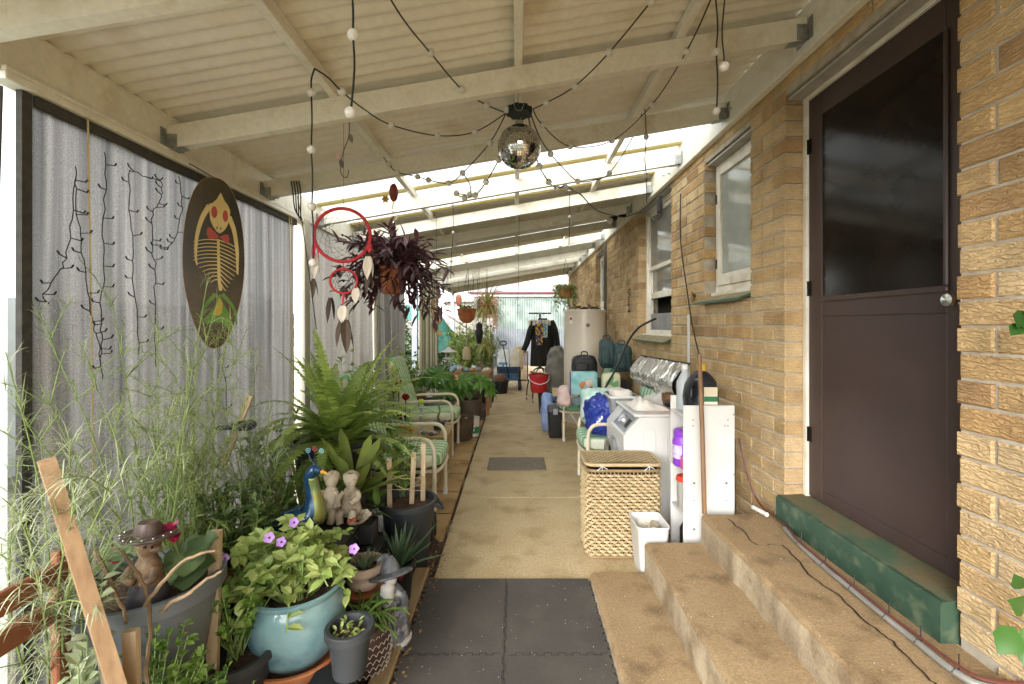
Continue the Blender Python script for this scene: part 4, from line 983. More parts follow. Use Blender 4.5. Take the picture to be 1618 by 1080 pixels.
bag('grey_jeans', 'folded grey denim on the front of the far chair', (.79, 5.22, .60), (.15,.09,.045), pm('grey_denim', '#6f7f88', '#596870', sc=20, rough=.9), .012, 13, .5, 'clothes')
# storage boxes on the floor
def tubbox(name, label, c, w, d, h, mt, lidmt, latch=None):
    t = thing(name, label, 'storage box', c); x, y, z_ = c; mb = MB()
    loft(mb, [ring(x-w*.43, x+w*.43, y-d*.43, y+d*.43, .02, z_+.002), ring(x-w*.5, x+w*.5, y-d*.5, y+d*.5, .025, z_+h*.86)]); mb.build('body', mt, t)
    mb = MB(); loft(mb, [ring(x-w*.53, x+w*.53, y-d*.53, y+d*.53, .03, z_+h*.865), ring(x-w*.53, x+w*.53, y-d*.53, y+d*.53, .03, z_+h*.95), ring(x-w*.45, x+w*.45, y-d*.45, y+d*.45, .03, z_+h)]); mb.build('lid', lidmt, t)
    if latch:
        mb = MB(); mb.box((x-w*.17, y-d*.53-.014, z_+h*.78), (x+w*.17, y-d*.53-.001, z_+h*.97), .004); mb.build('latch', latch, t, smooth=0)
        mb = MB(); mb.tube(smoothpath([(x-w*.2, y-.02, z_+h), (x-w*.18, y-.02, z_+h+.03), (x+w*.18, y-.02, z_+h+.03), (x+w*.2, y-.02, z_+h)], 4), .008, 6); mb.build('handle', latch, t)
    return t
p = gd(879, 693); tubbox('storage_box', 'black storage box with grey lid and latch beside the chair leg', (p.x-.01, p.y+.14, 0), .18, .26, .40, M_blackp, pm('grey_lid', '#4a4d50', rough=.45), M_grey)
p = gd(863, 654); tubbox('storage_box', 'black storage tub under the red bucket', (p.x+.01, p.y+.17, 0), .27, .32, .36, M_blackp, M_blackp)
mb = MB(); mb.soft((.43, 6.33, .27), (.085,.08,.27), .6, 20, 14, .015, 10); mb.build('blue_bag', pm('pale_blue_plastic', '#6f86b8', '#93a6d0', sc=8, rough=.35), label='pale blue plastic bag stuffed behind the latched storage box', cat='bag')
mb = MB(); mb.box((.47, 6.55, .38), (.66, 6.72, .47), .006); mb.build('blue_tray', pm('blue_tray', '#5a83b5', rough=.45), label='small blue tray wedged behind the pink bag', cat='tray', smooth=0)
mb = MB(); mb.box((.40+.12, 6.4, .47), (.62, 6.5, .58), .003); mb.build('card_box', pm('card_box', '#b9a47c', '#cdbb96', sc=30, rough=.8), label='little tan carton beside the red bucket', cat='box', smooth=0)
# red bucket with brush on top
rb = thing('red_bucket', 'red plastic bucket with white handle on the black tub', 'bucket', (.352, 7.65, .362)); c = V((.352+.03, 7.56, .362)); rb.location = c; BASE[rb.name] = c
M_red = pm('red_plastic', '#b32a2e', '#c4353a', sc=6, rough=.35)
mb = MB(); mb.lathe([(.125,0), (.13,.005), (.16,.27), (.172,.275), (.172,.30), (.16,.30), (.155,.27)], c, 32); mb.build('body', M_red, rb)
mb = MB(); mb.tube(smoothpath([c+V((-.17,0,.27)), c+V((-.14,-.12,.2)), c+V((-.03,-.17,.155)), c+V((.05,-.17,.155)), c+V((.15,-.11,.2)), c+V((.17,0,.27))], 6), .007, 6); mb.build('handle', M_whitep, rb)
mb = MB(); mb.M = Matrix.Translation(c+V((0,0,.31))) @ Matrix.Rotation(R(-10), 4, 'X') @ Matrix.Rotation(R(8), 4, 'Y')
for i in range(7): mb.box((-.15+i*.043, -.13, 0), (-.15+i*.043+.034, .12, .018), .003)
mb.build('folded_cloth', stripes('checked_cloth', [(0, '#b9bd92'), (.5, '#7f8768'), (.7, '#d2d0ae')], .05, 0, 'Object', .9), label='striped olive dish cloth laid over the red bucket', cat='cloth', kind=None)
# ---- hot water tank
tk = thing('water_heater', 'tall pale beige hot water cylinder against the brick wall', 'water heater', (1.02, 6.78, 0)); c = V((1.03, 6.82, 0)); tk.location = c; BASE[tk.name] = c
M_tank = pm('tank_enamel', '#c9c0b0', '#bdb3a2', sc=2, rough=.35, coat=.2)
mb = MB(); mb.lathe([(.31,.05), (.31,1.655), (.318,1.66), (.318,1.685), (.30,1.70), (0,1.705)], c, 48); mb.build('body', M_tank, tk)
mb = MB(); mb.lathe([(.33,0), (.33,.049)], c, 32); mb.build('base', M_conc, tk)
mb = MB(); mb.M = Matrix.Translation(c+V((.0,-.311,1.47))) @ Matrix.Rotation(R(90), 4, 'X'); mb.lathe([(.028,0), (.028,.008), (.02,.008), (.018,.003), (.011,.003), (.011,.01), (0,.01)], n=20); mb.build('cover_cap', pm('cap_grey', '#6d6a62', rough=.5), tk)
mb = MB(); a = PI*1.24; mb.M = Matrix.Translation(c+V((.3125*math.cos(a), .3125*math.sin(a), 1.54))) @ Matrix.Rotation(a, 4, 'Z'); mb.box((0,-.03,-.05), (.002,.03,.06)); st_ = mb.build('sticker', pm('sticker_white', '#ddd6cc', rough=.5), tk, smooth=0)
mb = MB(); mb.M = Matrix.Translation(c+V((.3125*math.cos(a), .3125*math.sin(a), 1.565))) @ Matrix.Rotation(a, 4, 'Z') @ Matrix.Rotation(R(90), 4, 'Y'); mb.lathe([(.024,.0025), (.024,.0035), (.015,.0035), (.015,.0025)], n=16); mb.build('red_ring', pm('ring_red', '#b8483e', rough=.5), st_)
t = thing('debris_pile', 'pile of dry bark and leaves on top of the water heater', 'debris', c+V((0,0,1.70))); random.seed(31)
mb = MB()
for k in range(60):
    a = rnd(0, 2*PI); r_ = .24*math.sqrt(rnd(0,1)); mb.leaf(c+V((r_*math.cos(a), r_*math.sin(a), 1.71+rnd(0,.035))), (rnd(-1,1), rnd(-1,1), rnd(-.2,.4)), rnd(.05,.11), rnd(.03,.06))
mb.build('dry_leaves', pm('dark_bark', '#2e231b', '#6b5236', var=.8, rough=.9), t, kind='stuff')
# grey covered bundle left of the tank
bag('covered_bundle', 'tall grey dust cover bundle standing left of the water heater', (.70, 7.78, .55), (.18,.2,.55), pm('grey_cover', '#5f5d56', '#757368', sc=6, rough=.6, bump=.01, bsc=12), .06, 5, .6, 'bundle', taper=.05, n=48, m=36)
# pipes and cables on the wall
for i, (y_, z0_) in enumerate(((7.32, .3), (7.22, .25))):
    mb = MB(); mb.tube([(1.425, y_, z0_), (1.425, y_+.01, 1.2), (1.425, y_, 2.80)], .016 if i else .013, 8)
    mb.build('wall_pipe', pm('pipe_dark', '#4b463e', '#5f594f', sc=5, rough=.5), label=('thin grey conduit, left one of the pair on the brick wall' if i == 0 else 'thicker grey pipe, right one of the pair on the brick wall'), cat='pipe', group='wall pipes')
mb = MB(); mb.tube(smoothpath([at(1036,503,4.9), at(1010,517,4.75), at(992,540,4.6), at(978,572,4.5), at(968,592,4.45), at(955,615,4.4)], 6), .011, 8); mb.build('black_hose', M_blackp, label='black hose curving from the window down behind the bags', cat='hose')
mb = MB(); mb.tube(smoothpath([(1.44,3.98,2.62), (1.43,3.95,2.2), (1.43,3.8,1.75), (1.43,3.68,1.45), (1.42,3.5,1.2)], 6), .005, 6); mb.build('black_cable', M_blackp, label='thin black cable hanging down the bricks between the windows', cat='cable')
mb = MB(); p = at(1085, 470, 3.65); p.x = 1.43; random.seed(2)
for k in range(46): mb.leaf(p, (rnd(-.5,.1), rnd(-1,1), rnd(-1,1)), rnd(.03,.07), rnd(.008,.018))
mb.build('dried_posy', pm('dried_flower', '#6f5a2c', '#9c854a', var=.8, rough=.9), label='small dried brown posy pinned to the bricks', cat='dried flowers')
wc = thing('wind_chime', 'little bronze wind chime hanging on the far brick wall', 'wind chime', (1.43, 6.05, 1.55)); p = onx(994, 470, 1.43)
mb = MB(); mb.tube([p+V((0,0,.16)), p+V((0,0,-.2))], .002, 5); mb.build('string', M_blackp, wc)
for k in range(10):
    mb = MB(); mb.sphere(p+V((0, rnd(-.03,.03), .1-k*.03)), rnd(.01,.019), 8, 6); mb.build('bead', pm('bronze', '#4a3a2c', '#6b543c', sc=30, rough=.4, metal=.5), wc)
# cables on the landing
cb = thing('power_conduit', 'grey conduit and red cable running along the green threshold', 'cable', (1.39, 2.0, .41))
G_ = [(1190,803), (1215,812), (1240,835), (1262,858), (1300,893), (1345,930), (1400,975), (1450,1015), (1510,1062), (1560,1085), (1640,1090)]
P1 = [gd(x, y, .425) for x, y in G_]
mb = MB(); mb.tube(smoothpath(P1[2:], 6), .011, 8); mb.build('conduit', pm('conduit_grey', '#77756f', '#8b8983', sc=6, rough=.5), cb)
mb = MB(); mb.tube(smoothpath([at(1168,692,2.75), at(1180,745,2.7), at(1200,795,2.62), P1[2]+V((.01,0,.012))]+[p+V((rnd(-.012,.012), 0, .019)) for p in P1[3:]], 6), .0055, 6); mb.build('red_cable', pm('red_cable', '#57302a', '#63382f', rough=.5), cb)
mb = MB(); mb.tube([gd(1190,801,.425), gd(1212,813,.43)], .012, 8); mb.build('connector', M_whitep, cb)
for k in range(3, 9):
    mb = MB(); p = P1[k]; mb.tube([p+V((-.013,0,0)), p+V((0,0,.014)), p+V((.013,.002,.002)), p+V((.02,.01,.05))], .0022, 5); mb.build('cable_tie', M_blackp, cb)
mb = MB(); mb.box((1.288, 2.70, .05), (1.304, 2.76, .80), .004); mb.build('black_board', M_blackp, label='narrow black board standing behind the white shelf panel', cat='board', smooth=0)
# leaves of a plant leaning in at the right edge
rp = thing('climbing_plant', 'glossy green vine leaves entering at the right edge', 'plant', (1.36, 1.2, .41)); M_vine = leafm('vine_leaf', '#25471c', '#3f6628', .1, .35)
mb = MB(); mb.tube(smoothpath([(1.42,1.13,.42), (1.39,1.16,.6), (1.40,1.18,.9), (1.41,1.16,1.3), (1.43,1.15,1.62)], 6), .004, 6); mb.build('stem', pm('vine_stem', '#5a3f30', rough=.7), rp)
mb = MB()
for (x, y, L_, dx, dz) in ((1612,492,.07,-.6,-.4), (1600,512,.05,-.8,-.5), (1618,505,.06,-.3,.4), (1605,960,.08,-.6,.3), (1590,990,.09,-.7,-.5), (1612,985,.07,-.2,-.8), (1600,930,.06,-.5,.6), (1615,1010,.08,-.4,-.6)):
    mb.leaf(at(x+14, y, 1.20), (dx, -.3, dz), L_, L_*.75, up=(-.5,-.8,.3))
mb.build('leaves', M_vine, rp)
# ================================================================ garden side: pots, plants, ornaments
M_terra = pm('terracotta', '#a9603a', '#bd7a4e', sc=8, rough=.8, c3='#8d5636', sc3=6)
M_glaze = pm('blue_glaze', '#6a8d90', '#87a6a6', sc=5, rough=.16, coat=.5, c3='#4f7080', sc3=7)
M_dpot = pm('charcoal_pot', '#2d3032', '#383b3d', sc=6, rough=.55)
M_gpot = pm('grey_planter', '#5e6468', '#6d7377', sc=5, rough=.55)
M_stem = pm('brown_stem', '#6d5b45', '#857156', sc=20, rough=.85)
M_gstem = pm('green_stem', '#6f8446', '#88995c', sc=20, rough=.7)
M_stake = wood('pine_stake', '#a58f70', '#bda888', 'z')
M_gwood = wood('weathered_stick', '#948570', '#b3a68f', 'z')
def potmesh(t, c, r, h, mt, r0=None, rim=.012, n=32, soil=True, sx=1, sy=1, rimh=.03):
    r0 = r0 or r*.78; mb = MB()
    mb.lathe([(r0*.98, 0), (r0, .004), (r*.98, h-rimh), (r+rim, h-rimh+.002), (r+rim, h-.003), (r+rim-.003, h), (r-.006, h), (r-.012, h-.03), (r*.9, h-.08)], c, n, sx, sy); p = mb.build('pot', mt, t)
    if soil:
        mb = MB(); c = V(c); vs_ = [c+V((0,0,h-.03))]+[c+V(((r-.010)*sx*math.cos(2*PI*k/20), (r-.010)*sy*math.sin(2*PI*k/20), h-.035+rnd(-.004,.004))) for k in range(20)]
        mb.add(vs_, [(0, 1+k, 1+(k+1) % 20) for k in range(20)]); mb.build('soil', M_soil, t, smooth=0)
    return p
def crate(loc, w, d, h, label, mt=None, name='black_crate'):
    mt = mt or M_blackp; t = thing(name, label, 'crate', loc); x, y, z_ = loc
    for (sx, sy) in ((-1,-1), (1,-1), (-1,1), (1,1)):
        mb = MB(); mb.box((x+sx*w/2-.012, y+sy*d/2-.012, z_), (x+sx*w/2+.012, y+sy*d/2+.012, z_+h), .002); mb.build('corner_post', mt, t, smooth=0)
    k = max(2, int(h/.07))
    for i in range(k):
        za = z_+h*i/k+.006; zb = z_+h*(i+1)/k-.014
        for s_ in (-1, 1):
            mb = MB(); mb.box((x-w/2+.013, y+s_*d/2-.006, za), (x+w/2-.013, y+s_*d/2+.006, zb), .002); mb.build('slat', mt, t, smooth=0)
            mb = MB(); mb.box((x+s_*w/2-.006, y-d/2+.013, za), (x+s_*w/2+.006, y+d/2-.013, zb), .002); mb.build('slat', mt, t, smooth=0)
    mb = MB(); mb.box((x-w/2-.012, y-d/2-.012, z_+h+.0005), (x+w/2+.012, y+d/2+.012, z_+h+.012), .003); mb.build('top', mt, t, smooth=0)
    return z_+h+.0125
def frond(mbl, mbs, p, d, L, w, droop, n=26, var=None):
    p = V(p); d = V(d).normalized(); pts = [p.copy()]; dirs = [d.copy()]; cur = p.copy(); dd = d.copy()
    for i in range(n):
        cur = cur+dd*L/n; dd = (dd+V((0,0,-droop/n*(.4+1.6*i/n)))).normalized(); pts.append(cur.copy()); dirs.append(dd.copy())
    mbs.tube(pts[::3]+[pts[-1]], [.003*(1-.7*i/(len(pts[::3]))) for i in range(len(pts[::3])+1)], 4)
    var = rnd(0, 1) if var is None else var
    for i in range(3, n+1):
        t = i/n; ww = w*math.sin(PI*min(1, .12+t*.9))**.7*(1-.35*t); s_ = dirs[i].cross(V((0,0,1)))
        s_ = s_.normalized() if s_.length > 1e-3 else V((1,0,0)); up = s_.cross(dirs[i])
        for k in (-1, 1):
            tip = pts[i]+s_*k*ww+dirs[i]*ww*.22-up*ww*.18*rnd(.3,1.2); b = dirs[i]*L/n*.46; mid = pts[i].lerp(tip, .55)+up*ww*.05
            mbl.add([pts[i]-b, pts[i]+b, mid+b*.95, tip, mid-b*.95], [(0,1,2,4), (4,2,3)], min(1, max(0, var+rnd(-.15,.15))))
def fern(name, label, c, rp, hp, z0, nf, L, lm, mt, seed, w=.055, grp=None):
    random.seed(seed); t = thing(name, label, 'fern', (c[0], c[1], z0), grp); potmesh(t, (c[0], c[1], z0), rp, hp, mt)
    ml, ms_ = MB(), MB()
    for i in range(nf):
        a = 2*PI*i/nf*1.618*3; el = rnd(-.1, 1.3); f = rnd(.6, 1.08)*(1 if el > .5 else .85)
        d = V((math.cos(a)*math.cos(el), math.sin(a)*math.cos(el), math.sin(el)))
        if d.x < -.3: f *= .75
        frond(ml, ms_, V((c[0]+rnd(-.06,.06), c[1]+rnd(-.06,.06), z0+hp-.03)), d, L*f, w*rnd(.75,1.2), rnd(.6, 2.1))
    ml.build('fronds', lm, t, smooth=0); ms_.build('stalks', M_gstem, t)
    return t
M_fern = leafm('fern_leaf', '#6a8a36', '#b3c466', .4); 
zt = crate((-1.19, 3.0, 0), .42, .42, .24, 'black slatted crate under the big fern pot')
fern('potted_fern', 'huge bright green sword fern in a black tub by the blind', (-1.19, 3.0), .255, .48, zt, 104, .84, M_fern, pm('black_tub', '#232324', '#2e2e2f', sc=5, rough=.5), 41, .072)
# ---- wispy needle plants
M_wisp = leafm('wispy_leaf', '#6f7f4a', '#a9b583', .25); M_wisp2 = leafm('wispy_leaf_pale', '#93a07a', '#c3cba6', .25)
def wispy(label, base, tops, lm, seed, nl=46, ll=(.05,.12), pot=None):
    random.seed(seed); t = thing('wispy_shrub', label, 'plant', base); ml, ms_ = MB(), MB(); b = V(base)
    if pot: potmesh(t, base, pot[0], pot[1], pot[2]); b = b+V((0,0,pot[1]-.04))
    for tp in tops:
        tp = V(tp); mid = b.lerp(tp, .5)+V((rnd(-.06,.06), rnd(-.06,.06), rnd(.0,.1))); P = smoothpath([b+V((rnd(-.03,.03), rnd(-.03,.03), 0)), mid, tp], 8)
        ms_.tube(P, [.0042*(1-.75*i/(len(P)-1)) for i in range(len(P))], 5)
        twigs = [(P, 1.0)]
        for k in range(7):
            i = random.randrange(5, len(P)-2); q = P[i]; d = V((rnd(-1,1), rnd(-1,1), rnd(.0,1.1))).normalized(); l = rnd(.12,.26); W = smoothpath([q, q+d*l*.5+V((0,0,.02)), q+d*l], 4)
            ms_.tube(W, [.002*(1-.6*j/(len(W)-1)) for j in range(len(W))], 4); twigs.append((W, .8))
        for (W, f) in twigs:
            m_ = nl if f == 1 else nl//2
            for k in range(m_):
                u = rnd(.25 if f == 1 else 0, 1); x = u*(len(W)-1); i = min(int(x), len(W)-2); q = W[i].lerp(W[i+1], x-i); ax = (W[i+1]-W[i]).normalized()
                d = (ax*rnd(.2,1)+V((rnd(-1,1), rnd(-1,1), rnd(-.5,.6)))).normalized(); ml.blade(q, d, rnd(*ll)*f, rnd(.0013,.0026), rnd(.2,1.6), 4, fold=0)
    ml.build('needles', lm, t, smooth=0); ms_.build('stems', M_gstem, t)
    return t
z1 = crate((-1.20, 1.50, 0), .34, .34, .30, 'black slatted crate under the grey round planter')
z2 = 0
wispy('tall wispy green shrub with needle leaves in front of the grey blind', (-1.38, 1.72, .02), [at(170,440,1.75), at(330,430,1.85), at(345,470,1.9), at(250,500,1.7), at(130,560,1.55), at(60,600,1.5), at(20,640,1.4), at(300,560,1.65), at(60,500,1.62), at(390,520,1.95)], M_wisp, 51, 62, pot=(.15,.3,M_dpot))
wispy('drooping pale needle shrub leaning over the timber chair', (-1.36, 1.34, .02), [at(110,700,1.15), at(30,720,1.15), at(190,740,1.12), at(40,820,1.1), at(120,790,1.1), at(260,690,1.3), at(10,560,1.2)], M_wisp2, 52, 60, pot=(.13,.3,M_terra))
wispy('grey green wispy shrub between the blind and the peacock', (-1.42, 2.45, .02), [at(345,610,2.2), at(400,560,2.3), at(300,640,2.1), at(430,620,2.2), at(380,680,2.0), at(330,720,2.05), at(270,650,2.1), at(445,700,2.1)], M_wisp2, 53, 56, pot=(.16,.3,M_dpot))
# ---- strap leaf plants
def strap(name, label, c, n, L, w, lm, seed, el=(.4,1.3), droop=(.6,1.6), pot=None, cat='plant', shape=None, seg=6, grp=None):
    random.seed(seed); t = thing(name, label, cat, c, grp); b = V(c)
    if pot: potmesh(t, c, pot[0], pot[1], pot[2]); b = b+V((0,0,pot[1]-.035))
    mb = MB()
    for i in range(n):
        a = 2*PI*i*.618; e = rnd(*el); d = V((math.cos(a)*math.cos(e), math.sin(a)*math.cos(e), math.sin(e)))
        mb.blade(b+V((math.cos(a), math.sin(a), 0))*.015, d, L*rnd(.6,1.05), w*rnd(.8,1.15), rnd(*droop), seg, shape=shape)
    mb.build('leaves', lm, t, smooth=180); return t
M_spider = leafm('spider_leaf', '#5f7f33', '#c2c88c', .35)
strap('spider_plant', 'striped spider plant arching left of the peacock', (-1.30, 2.05, .02), 60, .42, .018, M_spider, 61, pot=(.13,.42,M_terra))
strap('spider_plant', 'yellow green strappy plant behind the bear ornament', (-1.36, 1.85, .02), 55, .40, .018, M_spider, 62, pot=(.13,.5,M_dpot))
strap('grassy_plant', 'upright reedy grass clump beside the black fern tub', (-1.28, 2.45, .02), 130, .62, .007, leafm('reed_leaf', '#5c6b34', '#8f9a5c', .2), 63, (.9,1.5), (.1,.5), pot=(.14,.22,M_dpot))
# ---- timber chair at far left
tc = thing('timber_chair', 'tan timber plank and orange brown slats of a chair at the left edge', 'chair', (-1.15, 1.2, 0))
M_plank = wood('tan_plank', '#84684a', '#9c7e5c', 'z'); M_slat = pm('orange_slat', '#7a4a30', '#86543a', sc=6, rough=.5)
def slab(mb, P, wv, tv):      # board along polyline end points with width vector and thickness vector
    a, b = V(P[0]), V(P[1]); wv, tv = V(wv), V(tv)
    mb.add([a-wv-tv, a+wv-tv, a+wv+tv, a-wv+tv, b-wv-tv, b+wv-tv, b+wv+tv, b-wv+tv], [(3,2,1,0), (4,5,6,7), (0,1,5,4), (1,2,6,5), (2,3,7,6), (3,0,4,7)])
mb = MB(); a, b = at(78, 742, 1.16), at(205, 1150, 1.12); ax = (b-a).normalized(); wv = V((.70, -.62, .2)); wv = (wv-ax*wv.dot(ax)).normalized(); tv = ax.cross(wv).normalized()
n_ = 9; top = [a+wv*.038*math.cos(PI*k/8)*-1-ax*.03*math.sin(PI*k/8) for k in range(9)]
out = top+[b+wv*.043, b-wv*.043]; mb.prism([p-tv*.016 for p in out], tv*.032); mb.build('back_post', M_plank, tc, smooth=0, fixn=True)
for z_ in (.80, .705):
    mb = MB(); mb.box((-1.255, .80, z_-.03), (-1.235, 1.27, z_+.03), .004); mb.build('slat', M_slat, tc, smooth=0)
mb = MB(); mb.box((-1.26, 1.23, 0), (-1.2352, 1.27, .86), .004); mb.build('leg', M_slat, tc, smooth=0)
mb = MB(); mb.box((-1.26, .80, 0), (-1.2352, .84, .86), .004); mb.build('leg', M_slat, tc, smooth=0)
def stick(label, a, b, r, mt, name='garden_stake', sq=True, grp='garden stakes'):
    mb = MB(); a, b = V(a), V(b)
    if sq:
        ax = (b-a).normalized(); w_ = (V((1,.15,0))-ax*ax.x).normalized(); tv = ax.cross(w_).normalized(); slab(mb, (a, b), w_*r, tv*r*.6); return mb.build(name, mt, label=label, cat='stake', group=grp, smooth=0, fixn=True)
    mb.tube([a, a.lerp(b,.4)+V((.006,0,0)), b], [r*.9, r, r], 10); return mb.build(name, mt, label=label, cat='stake', group=grp)
e = at(188, 1130, 1.22); stick('rough grey round stick leaning between the timber plank and planter', at(133, 890, 1.22), (e.x, e.y, .35), .014, M_gwood, sq=False)
stick('short flat pine stake in front of the grey planter', at(207, 995, 1.18), (at(215,1100,1.18).x, 1.18, .2), .016, M_stake)
stick('pale square stake left of the blue pot', at(341, 838, 1.55), (at(334,1110,1.55).x, 1.55, .1), .017, M_stake)
stick('short pale stake leaning by the navy cap behind the shrubs', at(396, 625, 2.3), at(352, 735, 2.2), .014, M_stake)
# bare brown branches
mb = MB(); random.seed(4)
for P in (((230,955), (285,890), (340,870)), ((232,1075), (236,960), (215,900), (175,860)), ((255,965), (300,935), (352,900)), ((150,870), (190,955), (200,985))):
    Q = smoothpath([at(x, y, 1.27+rnd(-.03,.03)) for x, y in P], 6); [setattr(p_, 'x', p_.x+rnd(-.004,.004)) or setattr(p_, 'z', p_.z+rnd(-.005,.005)) for p_ in Q]; mb.tube(Q, [(.0055+rnd(0,.001))*(1-.5*i/(len(Q)-1)) for i in range(len(Q))], 6)
mb.build('bare_branches', M_stem, label='bare brown pruned branches in front of the grey planter', cat='branches')
# ---- grey planter with bear figurine and cyclamen
gp = thing('round_planter', 'grey round planter of soil holding the hatted animal figurine', 'planter', (-1.20, 1.5, z1)); C0 = V((-1.20, 1.5, z1))
potmesh(gp, C0, .20, .335, M_gpot, .15, .012, 40, rimh=.05)
zs = z1+.30
fg = thing('animal_figurine', 'brown meerkat figurine in a studded hat standing in the grey planter', 'figurine', at(226, 968, 1.40)); c = V((at(226,968,1.40).x, 1.42, zs-.005)); fg.location = c; BASE[fg.name] = c
M_fur = pm('figurine_brown', '#6f5844', '#94795e', sc=18, rough=.45, c3='#463529', sc3=22, bump=.002, bsc=90); M_hat = pm('figurine_hat', '#4a3c36', '#5b4a42', sc=10, rough=.4); M_cloak = pm('figurine_cloak', '#3c383d', '#4b464a', sc=9, rough=.45)
mb = MB(); mb.lathe([(.055,0), (.062,.03), (.058,.09), (.05,.13), (.042,.165), (.03,.185), (.034,.20), (.045,.225), (.045,.245), (.03,.262), (0,.27)], c, 20, 1, .85)
mb.sphere(c+V((.042,-.018,.222)), (.022,.018,.016), 10, 8); mb.sphere(c+V((-.045,0,.238)), (.01,.013,.014), 8, 6); mb.sphere(c+V((.02,.035,.238)), (.01,.013,.014), 8, 6)
mb.tube(smoothpath([c+V((-.045,-.02,.15)), c+V((-.045,-.055,.12)), c+V((-.005,-.062,.115))], 4), [.017,.017,.016,.016,.015,.014,.014,.014,.013], 8)
mb.tube(smoothpath([c+V((.045,-.02,.15)), c+V((.055,-.05,.12)), c+V((.02,-.062,.11))], 4), [.017,.017,.016,.016,.015,.014,.014,.014,.013], 8)
mb.build('body', M_fur, fg, smooth=180)
mb = MB(); mb.lathe([(.068,.0), (.074,.01), (.066,.055), (.052,.10)], c, 20, 1.02, .9); mb.build('cloak', M_cloak, fg)
mb = MB(); mb.lathe([(.04,.262), (.095,.262), (.10,.268), (.098,.274), (.05,.272), (.047,.30), (.035,.318), (0,.315)], c, 24, 1, .85); hat = mb.build('hat', M_hat, fg)
for k in range(9):
    a = PI+PI*k/8; mb = MB(); mb.sphere(c+V((.090*math.cos(a), .078*math.sin(a), .277)), .005, 8, 6); mb.build('stud', M_chrome, hat)
for s_ in (-1, 1):
    mb = MB(); mb.sphere(c+V((.03+s_*.014, -.037, .236)), .0055, 8, 6); mb.build('eye', pm('eye_dark', '#16100c', rough=.15), fg)
fg.scale = (.8, .8, .8)
cy = thing('cyclamen', 'cyclamen with round dark leaves and magenta flowers in the grey planter', 'plant', (-1.10, 1.58, zs))
M_cyc = leafm('cyclamen_leaf', '#40552f', '#6f8358', .2); M_mag = leafm('magenta_petal', '#a8244f', '#c8436c', .25)
mb = MB(); ms_ = MB(); mf = MB(); random.seed(71)
for (x, y, r_) in ((300,880,.07), (285,905,.055), (320,865,.05), (255,900,.05), (190,870,.045), (310,905,.06), (180,890,.04)):
    p = at(x, y, 1.50+rnd(-.06,.06)); 
    nrm = V((rnd(-.3,.3), -.55, 1)).normalized(); q = nrm.to_track_quat('Z','Y').to_matrix(); n_ = 14; vv = [p]+[p+q @ V((r_*math.cos(2*PI*k/n_)*(1-.25*(k == 0)), r_*math.sin(2*PI*k/n_), .012*math.sin(k*2.1)+.012)) for k in range(n_)]
    mb.add(vv, [(0, 1+k, 1+(k+1) % n_) for k in range(n_)], rnd(0, 1)); ms_.tube([p, (p.x*.5+(-1.12)*.5, 1.56, zs+.02)], .003, 5)
for (x, y) in ((262,845), (275,858), (185,895), (250,862), (270,840)):
    p = at(x, y, 1.45); ms_.tube([p, (p.x*.4-1.12*.6, 1.55, zs)], .0025, 5)
    for k in range(5): mf.leaf(p, (math.cos(k*1.26)*.5, math.sin(k*1.26)*.5, .9), .035, .028)
mb.build('leaves', M_cyc, cy, smooth=180); ms_.build('stems', M_gstem, cy); mf.build('flowers', M_mag, cy)
# ---- leafy clump helper
def leafy(name, label, c, n, rad, ll, lw, lm, seed, stems=True, pot=None, cat='plant', hgt=None, flat=1, grp=None):
    random.seed(seed); t = thing(name, label, cat, c, grp); b = V(c)
    if pot: potmesh(t, c, pot[0], pot[1], pot[2]); b = b+V((0,0,pot[1]-.03))
    ml, ms_ = MB(), MB(); rx, ry, rz_ = rad; cc = b+V((0,0,hgt if hgt is not None else rz_*.7)); ns = max(5, n//16)
    for i in range(ns):
        d = V((rnd(-1,1), rnd(-1,1), rnd(-.35,1))).normalized(); tip = cc+V((d.x*rx, d.y*ry, d.z*rz_))*rnd(.6,1.05)
        P = smoothpath([b+V((rnd(-.02,.02), rnd(-.02,.02), 0)), b.lerp(tip,.55)+V((0,0,.04*rz_)), tip], 5)
        if stems: ms_.tube(P, [.003*(1-.6*j/(len(P)-1)) for j in range(len(P))], 4)
        for k in range(n//ns):
            u = rnd(.35,1); x = u*(len(P)-1); j = min(int(x), len(P)-2); q = P[j].lerp(P[j+1], x-j); ax = (P[j+1]-P[j]).normalized()
            dd = (ax*.5+V((rnd(-1,1), rnd(-1,1), rnd(-.5,.8))*1)).normalized() if False else (ax*.5+V((rnd(-1,1), rnd(-1,1), rnd(-.5,.8)))).normalized()
            ml.leaf(q, dd, ll*rnd(.65,1.15), lw*rnd(.7,1.1), up=(rnd(-.4,.4), rnd(-.6,.1), 1), curl=rnd(0,.35))
    ml.build('leaves', lm, t, smooth=0)
    if stems: ms_.build('stems', M_gstem, t)
    return t
# blue pot with petunia
zb = crate((-.86, 1.76, 0), .40, .34, .15, 'low black plastic crate under the blue glazed pot')
C1 = V((-.865, 1.80, zb)); sa = thing('terracotta_saucer', 'wide terracotta saucer under the blue glazed pot', 'saucer', C1)
mb = MB(); mb.lathe([(.13,0), (.172,.004), (.188,.045), (.194,.047), (.194,.054), (.182,.054), (.17,.012), (0,.010)], C1, 40); mb.build('dish', M_terra, sa)
C2 = C1+V((0,0,.0125)); bp = thing('blue_pot', 'turquoise blue glazed round pot of trailing purple petunias', 'pot', C2)
mb = MB(); mb.lathe([(.105,0), (.13,.012), (.165,.07), (.182,.14), (.182,.20), (.172,.245), (.166,.258), (.176,.268), (.178,.282), (.168,.286), (.156,.28), (.15,.25)], C2, 48); mb.build('pot', M_glaze, bp)
mb = MB(); mb.lathe([(0,.255), (.152,.25)], C2, 24); mb.build('soil', M_soil, bp)
